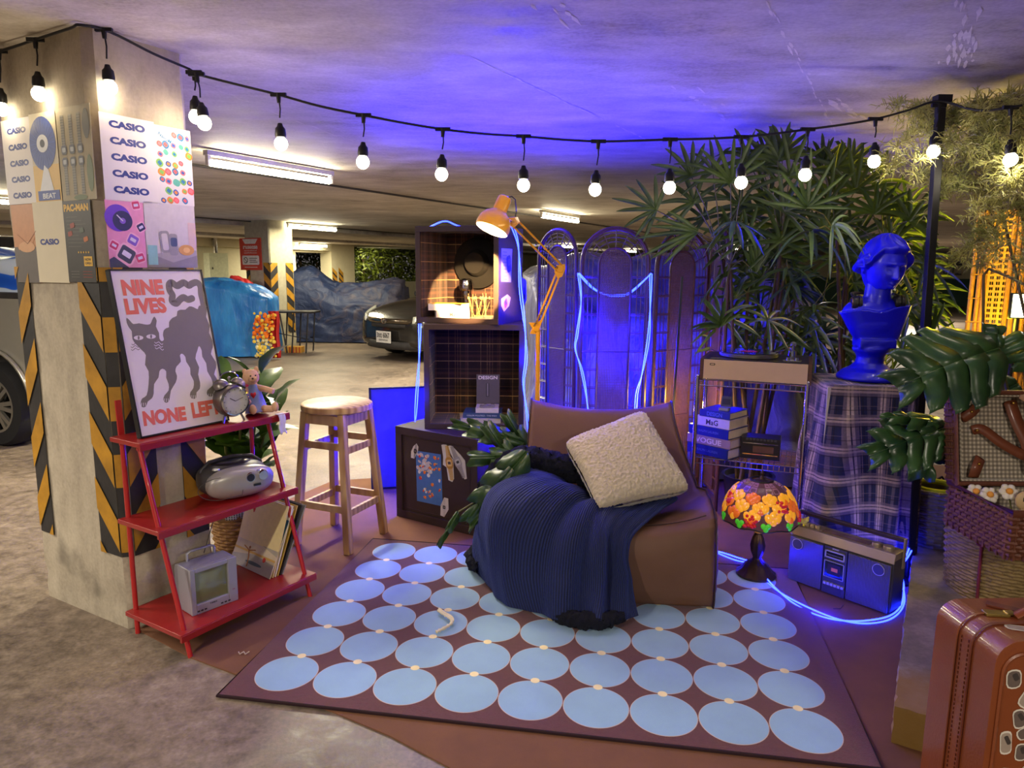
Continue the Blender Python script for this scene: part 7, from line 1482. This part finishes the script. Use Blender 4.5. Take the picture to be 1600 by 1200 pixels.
spots = [(.075, .50, .036, .048, .1), (.115, .45, .04, .05, -.5), (.155, .52, .06, .03, .3), (.17, .47, .07, .035, .5), (.10, .40, .03, .05, .2), (.16, .42, .035, .05, 0), (.12, .365, .045, .03, .5), (.075, .34, .028, .06, .1), (.115, .315, .03, .045, 0), (.165, .335, .04, .04, .7), (.14, .28, .05, .02, .9), (.08, .25, .04, .05, .3), (.135, .24, .045, .06, -.1), (.19, .27, .05, .04, .4), (.07, .19, .03, .04, 0), (.12, .17, .05, .05, 0), (.24, .5, .06, .05, .3), (.26, .4, .06, .06, -.4), (.24, .3, .07, .05, .2), (.25, .2, .06, .06, 0), (.34, .45, .07, .06, .1), (.35, .33, .07, .06, -.3), (.34, .22, .06, .05, .2)]
for i, (x, z, w_, h_, a) in enumerate(spots):
    x -= .028
    b = MB(); p = PR(b, (0, -.0005, 0), (1, 0, 0), (0, 0, 1), .0005); p.rrect(x, z, w_, h_, a, 0, 1 + .1 * (i % 5), .35); p.rrect(x, z, w_ * .84, h_ * .84, a, 2 if i % 2 else 1, 2 + .1 * (i % 5), .35); p.rrect(x + w_ * .1, z + h_ * .12, w_ * .35, h_ * .4, a + .4, 3, 3 + .1 * (i % 5), .3); b.ob('sticker', stc, t, smooth=False)
b = MB(); p = PR(b, (0, 0, shh + .0008), (1, 0, 0), (0, 1, 0), .0005); p.rrect(.10, .055, .075, .028, -.35, 0, 1, .4); p.rrect(.10, .055, .065, .02, -.35, 2, 2, .4); b.ob('sticker', stc, t, smooth=False)
b = MB(); b.box((.085, .125, shh + .004), (.055, .026, .008), R=M.Rotation(-.15, 3, 'Z')); b.box((.115, .12, shh + .008), (.022, .02, .006)); b.ob('latch', mat('aged_brass', (150, 130, 70), .3, .85), t, bev=.002)
b = MB(); b.tube([(.12, .11, shh + .004), (.15, .11, shh + .02), (.20, .11, shh + .034), (.28, .11, shh + .036), (.34, .11, shh + .02), (.37, .11, shh + .004)], .013, 8, flat=.5); b.ob('handle', m_sc, t)
b = MB(); b.bar((.10, .18, shh + .004), (.235, .06, shh + .006), .026, .005); b.ob('buckle_strap', m_sc2, t, bev=.001)
# ---------------------------------------------------------------- background: vehicles and covers
m_tyre = mat('tyre_rubber', (24, 24, 26), .85, bump=.2); m_alloy = mat('alloy_silver', (176, 172, 162), .3, .8, var=.05); m_glass = mat('car_glass', (20, 24, 28), .06, coat=1)
def wheel(t, c, r, wd, ax, label=None, spokes=10):
    Rw = V((0, 0, 1)).rotation_difference(V(ax)).to_matrix(); b = MB()
    b.lathe([(r * .62, -wd / 2), (r * .93, -wd / 2), (r, -wd * .35), (r, wd * .35), (r * .93, wd / 2), (r * .66, wd / 2), (r * .62, wd * .4), (r * .62, -wd / 2)], 40, c=c, R=Rw, cap=False); ty = b.ob('tyre', m_tyre, t)
    b = MB(); b.lathe([(r * .64, wd * .48), (r * .60, wd * .46), (r * .58, wd * .1), (0, wd * .1)], 40, c=c, R=Rw, cap=False, mi=1); b.lathe([(r * .64, wd * .40), (r * .655, wd * .50), (r * .60, wd * .50), (r * .60, wd * .40)], 40, c=c, R=Rw, cap=False)
    for k in range(spokes):
        a = 2 * PI * (k // 2) / (spokes / 2) + (.16 if k % 2 else -.16); p0 = V((r * .12 * math.cos(a), r * .12 * math.sin(a), wd * .46)); p1 = V((r * .62 * math.cos(a), r * .62 * math.sin(a), wd * .44)); b.bar(V(c) + Rw @ p0, V(c) + Rw @ p1, r * .10, wd * .1, ax)
    b.lathe([(0, wd * .55), (r * .10, wd * .54), (r * .18, wd * .48), (r * .18, wd * .3)], 20, c=c, R=Rw, cap=False)
    for k in range(5): a = 2 * PI * k / 5 + .3; b.ell(V(c) + Rw @ V((r * .17 * math.cos(a), r * .17 * math.sin(a), wd * .52)), r * .03, 8, 6, 1)
    b.ob('rim', [m_alloy, m_blk], ty)
def loft(b, st, mi=0, capmi=None):
    # stations: (x, [(y, z) ...]) mirrored half sections from bottom to centre top
    rows = []
    for x, sec in st: rows.append([V((x, y, z)) for y, z in sec] + [V((x, -y, z)) for y, z in sec[::-1]])
    n = len(rows[0]); vs = [p for r in rows for p in r]; fs = [(i * n + j, i * n + (j + 1) % n, (i + 1) * n + (j + 1) % n, (i + 1) * n + j) for i in range(len(rows) - 1) for j in range(n)]
    fs += [tuple(range(n))[::-1], tuple(range((len(rows) - 1) * n, len(rows) * n))]; b.add(vs, fs, mi)
# dark sedan: local +X is the nose
gp = G(604, 566); hd_ = math.atan2(-.76, -.65); t = thing('sedan', 'dark grey sedan with number plate 6067 parked nose out behind the crates', 'car', (gp.x, gp.y + .15, 0), hd_)
m_car = mat('car_dark_grey', (50, 48, 46), .22, .5, var=.04, coat=.8)
def sec(w, z0, zb_, zt_, wt): return [(w * .90, z0), (w * .99, z0 + .10), (w, zb_ - .22), (w * .965, zb_ - .02), (w * .90, zb_ + .015), (wt, zt_ - .02), (wt * .6, zt_), (wt * .2, zt_ + .004)]
st = [(0.0, sec(.60, .24, .60, .62, .50)), (-.05, sec(.74, .20, .66, .67, .60)), (-.18, sec(.84, .17, .72, .75, .66)), (-.45, sec(.88, .17, .80, .86, .70)), (-.9, sec(.89, .17, .87, .94, .74)), (-1.3, sec(.90, .17, .92, 1.0, .74)), (-3.6, sec(.90, .17, .96, 1.02, .74)), (-4.3, sec(.88, .20, .98, 1.04, .70)), (-4.6, sec(.80, .30, .90, .95, .62))]
b = MB(); loft(b, st); bd_ = b.ob('body', m_car, t, ang=60, sub=1)
gs = [(-1.25, [(.72, .95), (.70, .97), (.4, .98)]), (-2.0, [(.74, .95), (.60, 1.36), (.3, 1.40)]), (-2.9, [(.74, .95), (.60, 1.40), (.3, 1.44)]), (-3.6, [(.74, .95), (.58, 1.30), (.3, 1.34)]), (-4.2, [(.70, .97), (.55, 1.02), (.3, 1.04)])]
b = MB(); loft(b, gs); b.ob('greenhouse', m_glass, t, ang=60)
b = MB(); loft(b, [(-1.95, [(.62, 1.345), (.56, 1.40), (.2, 1.43)]), (-2.9, [(.62, 1.38), (.56, 1.44), (.2, 1.47)]), (-3.5, [(.60, 1.31), (.54, 1.36), (.2, 1.385)])]); b.ob('roof', m_car, t, ang=60)
b = MB(); b.grid(lambda u, v: ((.045 - .13 * abs(2 * u - 1) ** 2.2), (2 * u - 1) * .56, .53 + .07 * v), 12, 2); b.ob('upper_grille', m_blk, t, solid=.02)
b = MB(); b.grid(lambda u, v: ((.055 - .13 * abs(2 * u - 1) ** 2.2), (2 * u - 1) * .60, .60 + .075 * v), 12, 2); b.ob('chrome_bar', mat('dark_chrome', (120, 110, 96), .15, .9), t, solid=.02)
b = MB(); b.grid(lambda u, v: ((.06 - .16 * abs(2 * u - 1) ** 2.4), (2 * u - 1) * .62, .20 + .12 * v), 12, 2); b.ob('lower_grille', m_blk, t, solid=.02)
b = MB(); b.tube([(.075, .052 * math.cos(a * PI / 8), .637 + .045 * math.sin(a * PI / 8)) for a in range(16)], .006, 6, closed=True); b.tube([(.078, -.026, .665), (.078, -.020, .61)], .006, 5); b.tube([(.078, .026, .665), (.078, .020, .61)], .006, 5); b.tube([(.078, -.022, .636), (.078, .022, .636)], .005, 5); b.ob('emblem', m_chr, t)
b = MB(); b.box((.085, 0, .385), (.012, .34, .18)); p = PR(b, (.0915, -.17, .295), (0, 1, 0), (0, 0, 1), .001); p.text('3ขด 6067', .02, .075, .30, .085, 1, 1, .03); p.text('กรุงเทพมหานคร', .06, .02, .22, .035, 1, 1, .02); b.ob('number_plate', [mat('plate_white', (206, 204, 200), .5), ink(40, 38, 40)], t)
for sg in (-1, 1):
    b = MB(); b.grid(lambda u, v: (-.02 - .42 * u - .02 * v, sg * (.56 + .29 * u ** .6), .61 + .10 * v + .12 * u), 10, 4); b.ob('headlight', mat('headlight_glass', (210, 208, 190), .1, .3, coat=1, emit=.25, ec=(230, 225, 190)), t, solid=.03)
    b = MB(); b.ell((-1.55, sg * .98, 1.0), (.07, .11, .075), 12, 8); b.ob('door_mirror', m_car, t)
    for x in (-.85, -3.55): wheel(t, (x, sg * .80, .315), .315, .2, (0, sg, 0))
# silver pickup with striped tarp load, far left
wp = D(13, 636, 5.62); ux = V((.93, -.36, 0)).normalized(); ra_ = math.atan2(ux.y, ux.x); t = thing('pickup_truck', 'silver pickup truck cut by the left edge with its rear wheel beside the pillar', 'car', (wp.x, wp.y, 0), ra_)
m_sl = mat('car_silver', (176, 172, 160), .25, .5, var=.03, coat=.6); wr_ = .335
b = MB(); P = [(.95, .45), (.95, 1.16), (-4.2, 1.16), (-4.2, .9), (-4.3, .45)] + []
arc = [(-.43 * math.cos(PI * i / 14) * -1 * -1, .38 + .40 * math.sin(PI * i / 14)) for i in range(15)]
prof = [(.49, .42), (.50, 1.18), (-1.3, 1.18), (-4.3, 1.12), (-4.45, .95), (-4.45, .42), (-3.2 - .43, .40)] + [(-3.2 - .43 * math.cos(PI * i / 12), .38 + .41 * math.sin(PI * i / 12)) for i in range(13)] + [(-.45, .40)] + [(-.43 * math.cos(PI * i / 14), .38 + .41 * math.sin(PI * i / 14)) for i in range(15)]
F = M(((1, 0, 0, 0), (0, 0, -1, 0), (0, 1, 0, 0), (0, 0, 0, 1)))
for y0, y1 in ((-.10, .02), (1.38, 1.48)): bx_ = MB(); bx_.prism(prof, -y1, -y0, 0, F); bx_.ob('side_panel', m_sl, t, bev=.02)
b = MB(); b.box((-.45, .74, .62), (1.8, 1.35, .08)); b.box((.46, .74, .85), (.06, 1.45, .62)); b.box((-1.35, .74, .85), (.06, 1.45, .6)); b.ob('load_bed', m_sl, t)
b = MB(); b.box((-.43, -.05, 1.20), (1.85, .10, .05)); b.ob('bed_rail', m_blk, t, bev=.01)
b = MB(); b.grid(lambda u, v: (-.455 * math.cos(PI * u), -.105 - .03 * v, .36 + .435 * math.sin(PI * u)), 20, 2); b.ob('arch_trim', m_sl, t, solid=.02)
b = MB(); b.prism([(-1.4, 1.15), (-1.5, 1.72), (-2.4, 1.78), (-3.2, 1.2)], -1.5, .04, 0, F); b.ob('cab', m_glass, t, bev=.05)
b = MB(); b.prism([(-.40 * math.cos(PI * i / 10), .36 + .38 * math.sin(PI * i / 10)) for i in range(11)], -.5, -.06, 0, F); b.ob('wheel_well', m_blk, t)
for x in (0, -3.2):
    for y, sg in ((.01, -1), (1.47, 1)): wheel(t, (x, y, wr_), wr_, .24, (0, sg, 0), spokes=14 if x == 0 else 10)
TW = M.Translation((wp.x, wp.y, 0)) @ M.Rotation(ra_, 4, 'Z')
nt = NT('blue_white_tarp'); co = nt.coords((1, 1, 1)); wv = nt.n('TexWave', i_Scale=1.6, i_Distortion=6.0, i_Detail=2.0, wave_type='BANDS', bands_direction='Z'); nt.l(co, wv.inputs[0]); nt.l(nt.ramp(wv.outputs[0], [(0, rgb(30, 84, 190)), (.45, rgb(40, 100, 210)), (.55, rgb(190, 206, 226)), (1, rgb(200, 214, 230))]), nt.b.inputs['Base Color']); nt.set(Roughness=.35); nt.bump(wv.outputs[0], .3, .03)
o = covered('tarpaulin_load', TW @ V((-.80, .70, .98)), ra_, 2.1, 1.2, lambda x, y: .56 + .06 * math.sin(x * 7), nt.m, 'blue and white striped tarpaulin heaped over the bed of the silver pickup', 9, 'tarpaulin', .06, 60, 30, .0)
# blue tarp, red cloth, navy tarp
m_bt = NT('blue_tarp'); co = m_bt.coords((1, 1, .35)); nz = m_bt.n('TexNoise', i_Scale=5.0, i_Detail=5.0); m_bt.l(co, nz.inputs[0]); m_bt.l(m_bt.ramp(nz.outputs[0], [(.3, rgb(20, 96, 184)), (.7, rgb(60, 150, 224))]), m_bt.b.inputs['Base Color']); m_bt.set(Roughness=.28, Coat_Weight=.4); m_bt.bump(nz.outputs[0], .8, .08); m_bt = m_bt.m
q = D(350, 500, 11.4); covered('covered_stack', (q.x, q.y + .4, 0), .1, 1.30, .9, lambda x, y: 1.26 - .20 * max(0, x - .45) * 1.8, m_bt, 'shiny bright blue tarpaulin wrapped over a tall stack before the far wall', 3, 'covered goods', .04, 60, 40)
q = D(378, 455, 12.3); covered('red_cloth', (q.x, q.y, .0), .1, .42, .3, lambda x, y: 1.34 - .16 * x, mat('red_cloth', (176, 24, 26), .6, bump=.3), 'red cloth showing behind the bright blue tarpaulin', 5, 'cloth', .03, 40, 30)
m_nt = NT('navy_tarp'); co = m_nt.coords(); nz = m_nt.n('TexNoise', i_Scale=3.0, i_Detail=6.0, i_Distortion=2.0); m_nt.l(co, nz.inputs[0]); sp = m_nt.n('SeparateXYZ'); m_nt.l(co, sp.inputs[0]); dust = m_nt.ramp(m_nt.math('ADD', nz.outputs[0], m_nt.math('MULTIPLY', sp.outputs[0], .12)), [(.50, (0, 0, 0, 1)), (.66, (1, 1, 1, 1))])
m_nt.l(m_nt.mix(m_nt.math('MULTIPLY', dust, .35), rgb(28, 42, 78), rgb(98, 82, 78)), m_nt.b.inputs['Base Color']); m_nt.set(Roughness=.62); m_nt.bump(nz.outputs[0], .6, .06); m_nt = m_nt.m
q = D(532, 500, 13.8)
def mprof(x, y): return (1.45 if x < .22 else 1.45 - (x - .22) * 1.35 if x < .46 else 1.126 if x < .62 else 1.126 + (x - .62) * .60) - .30 * (2 * y - 1) ** 2
covered('covered_motorcycles', (q.x, q.y + .5, 0), -.06, 2.34, 1.0, mprof, m_nt, 'dusty navy tarpaulin draped over parked motorcycles beyond the stool', 6, 'covered vehicle', .09, 110, 50)
# table, garland
q = D(447, 488, 11.95); t = thing('folding_table', 'dark folding table with crossed legs between the blue and navy tarpaulins', 'table', (q.x, q.y, 0), -.03); tz = q.z
b = MB(); b.box((0, .22, tz), (.92, .42, .03)); b.ob('table_top', m_blk, t, bev=.004)
for x in (-.36, -.12, .12, .36): b = MB(); b.tube([(x, .03, tz - .02), (x + (.10 if x < 0 else -.06), .03, .012)], .013, 6); b.tube([(x, .40, tz - .02), (x - .05, .40, .012)], .013, 6); b.ob('leg', m_blk, t)
b = MB(); b.tube([(-.36, .03, tz * .55), (.36, .03, tz * .35)], .008, 6); b.ob('brace', m_blk, t)
b = MB(); rnd = random.Random(2); 
gcol = [mat('marigold_orange', (236, 120, 30), .8), mat('marigold_yellow', (238, 204, 80), .8), mat('jasmine_cream', (228, 216, 160), .8)]
t = thing('flower_garland', 'orange and cream flower garlands hanging at the left end of the folding table', 'garland', (D(413, 520, 11.15).x, 11.15, 0)); mbs = [MB(), MB()]
for i in range(150):
    x = rnd.uniform(-.16, .16); z = rnd.uniform(.02, .72); mi = 0 if z > .30 else 1; mbs[mi].ell((x + .02 * math.sin(z * 12), rnd.uniform(-.05, .05), z + .015), rnd.uniform(.02, .035), 6, 4, (1 if rnd.random() < .35 else 0))
mbs[0].ob('marigolds', [gcol[0], gcol[1]], t); mbs[1].ob('cream_blossoms', [gcol[2], gcol[1]], t)
b = MB(); b.grid(lambda u, v: (.05 + .16 * u + .01 * math.sin(v * 9), .07 + .02 * math.sin(u * 14), .76 - .74 * v), 14, 12); b.ob('red_ribbon', mat('red_cloth', (176, 24, 26), .6), t, solid=.006)
p0 = D(455, 546, 12.0); b = MB(); b.box((0, 0, .05), (.28, .2, .1)); 
for k in range(5): b.box((-.11 + .055 * k, -.101, .05), (.022, .004, .1), 1)
o = b.ob('offering_box', [mat('box_yellow', (216, 160, 60), .6), ink(200, 80, 40)], bev=.004); o.location = (p0.x, 12.2, 0); tag(o, 'small striped yellow box on the floor under the folding table', 'box')
# red sign on the far pillar
P2F = M.Translation(P2) @ M.Rotation(R60, 4, 'Z'); u_ = -B; O_ = P2
def p2uv(px, py): q = PL(px, py, P2, A) - P2; return q.dot(-B), q.z
cs2 = [p2uv(375, 373), p2uv(408, 371), p2uv(411, 422), p2uv(378, 422)]; x0 = (cs2[0][0] + cs2[3][0]) / 2; x1 = (cs2[1][0] + cs2[2][0]) / 2; z0 = (cs2[2][1] + cs2[3][1]) / 2; z1 = (cs2[0][1] + cs2[1][1]) / 2; w, h = x1 - x0, z1 - z0
b = MB(); b.box((0, .006, h / 2), (w, .012, h)); p = PR(b, (-w / 2, 0, 0), (1, 0, 0), (0, 0, 1), .002); p.poly([(w * .14, h * .97), (w * .86, h * .97), (w * .74, h * .82), (w * .26, h * .82)], 1, 1); p.text('ลานจอดรถ', w * .16, h * .66, w * .68, h * .10, 1, 1, .04); p.text('กรุณาดับเครื่องยนต์', w * .2, h * .58, w * .6, h * .05, 1, 1, .02); p.text('ทุกครั้งที่จอดรถ', w * .2, h * .51, w * .6, h * .05, 1, 1, .02)
p.rrect(w * .5, h * .31, w * .8, h * .29, 0, 1, 1, .15); p.disc(w * .27, h * .31, w * .10, 2, 2, 20, w * .10); p.disc(w * .27, h * .31, w * .075, 1, 3, 20, w * .075); p.line([(w * .20, h * .31 + w * .07), (w * .34, h * .31 - w * .07)], w * .025, 2, 4, False); [p.rect(w * .44, h * (.36 - .06 * k), w * (.82 - .06 * (k % 2)), h * (.38 - .06 * k), 2, 2) for k in range(3)]; p.rect(w * .2, h * .08, w * .8, h * .10, 1, 1)
o = b.ob('warning_sign', [mat('sign_red', (190, 62, 46), .5), mat('sign_white', (214, 206, 200), .5), ink(70, 60, 60)], smooth=False); o.location = P2 + u_ * (x0 + x1) / 2 + V((0, 0, z0)) - A * .02; o.rotation_euler = (0, 0, math.atan2(u_.y, u_.x)); tag(o, 'red warning sign with no smoking panel on the far chevron pillar', 'sign')
# electrical cabinet and bulkhead lamp on the far wall
q = PL(338, 418, WO - B * .35, B); t = thing('wall_cabinet', 'pale green electrical cabinet on the far wall left of the red sign', 'cabinet', (q.x, q.y, q.z), R60); b = MB(); b.box((0, 0, 0), (.62, .25, .80)); b.ob('case', mat('cabinet_cream', (186, 190, 160), .5), t, bev=.01); b = MB(); b.box((-.22, -.13, -.02), (.03, .02, .06)); b.ob('handle', m_blk, t)
b = MB(); b.tube([(0, 0, .4), (0, 0, .95)], .06, 8); b.ob('conduit', m_chr, t)
# garden beyond the openings
def bush(name, label, px0, px1, py0, py1, off, n, col, lsz, seed, gz=0):
    rnd = random.Random(seed); c = PL((px0 + px1) / 2, 430, WO + B * off, B); base = V((c.x, c.y, 0)); t = thing(name, label, 'bush', base); b = MB()
    for i in range(n):
        p = PL(rnd.uniform(px0, px1), rnd.uniform(py0, py1), WO + B * (off + rnd.uniform(-.5, .5)), B) - base; d = V((rnd.gauss(0, 1), rnd.gauss(0, 1), rnd.gauss(.2, .8))); leaf(b, p, d, (rnd.gauss(0, 1), rnd.gauss(0, 1), 1), lsz * rnd.uniform(.7, 1.3), lsz * .3, .3, .2, 2)
    b.ob('foliage', col, t, ang=180); b = MB()
    for i in range(5): x = (i - 2) * .8; b.tube([(x * A.x, x * A.y, 0), (x * A.x + .2, x * A.y, 1.6), (x * A.x, x * A.y, 2.2)], [.05, .04, .02], 6)
    b.ob('stem', m_cane_, t)
bush('garden_bush', 'leafy green bushes lit from outside beyond the far wall opening left of the crates', 546, 660, 388, 445, 1.6, 2600, leafmat('garden_green', (60, 74, 22), (110, 120, 40)), .28, 5)
bush('garden_bush', 'added dark foliage darkening the narrow opening between the far wall piers', 460, 515, 398, 450, 2.0, 700, leafmat('added_dark_foliage', (26, 32, 16), (44, 50, 24)), .26, 6)  # dark foliage added so that this opening reads as night darkness
c = PL(600, 400, WO + B * .6, B); lamp('garden_light', 'AREA', (c.x - .4, c.y + .2, 2.6), (1, .9, .6), 60, 1.2, PL(600, 420, WO + B * 1.8, B), 3)
# framed photos on the back wall at the right
bo = V((-.0, 0, 0)); wb = WO + A * 23.95
for i, (x0, y0, x1, y1, lb) in enumerate(((1479, 402, 1490, 412, 'small framed photo at upper left of the group on the far right wall'), (1492, 400, 1504, 415, 'framed photo with black edge at upper right of the far right wall group'), (1475, 417, 1489, 432, 'framed photo with black edge at lower left of the far right wall group'), (1491, 421, 1503, 431, 'small framed photo at lower right of the group on the far right wall'))):
    a_, c_ = PL(x0, y0, wb - A * .03, A), PL(x1, y1, wb - A * .03, A); m_ = (a_ + c_) / 2; w, h = (c_ - a_).dot(-B), a_.z - c_.z; b = MB(); b.box((0, 0, 0), (w, .04, h)); p = PR(b, (-w / 2, -.02, -h / 2), (1, 0, 0), (0, 0, 1), .004); p.rect(w * .1, h * .08, w * .9, h * .92, 1, 1); p.rect(w * .1, h * .08, w * .9, h * .35, 2, 2); p.disc(w * .4, h * .35, w * .2, 2, 3, 10, h * .12)
    o = b.ob('framed_photo', [m_blk if i in (1, 2) else mat('photo_tan', (190, 160, 130), .5), ink(170, 160, 150), ink(70, 66, 70)], smooth=False); o.location = m_; o.rotation_euler = (0, 0, math.atan2(-B.y, -B.x)); tag(o, lb, 'photo', 'framed photos on the far right wall')
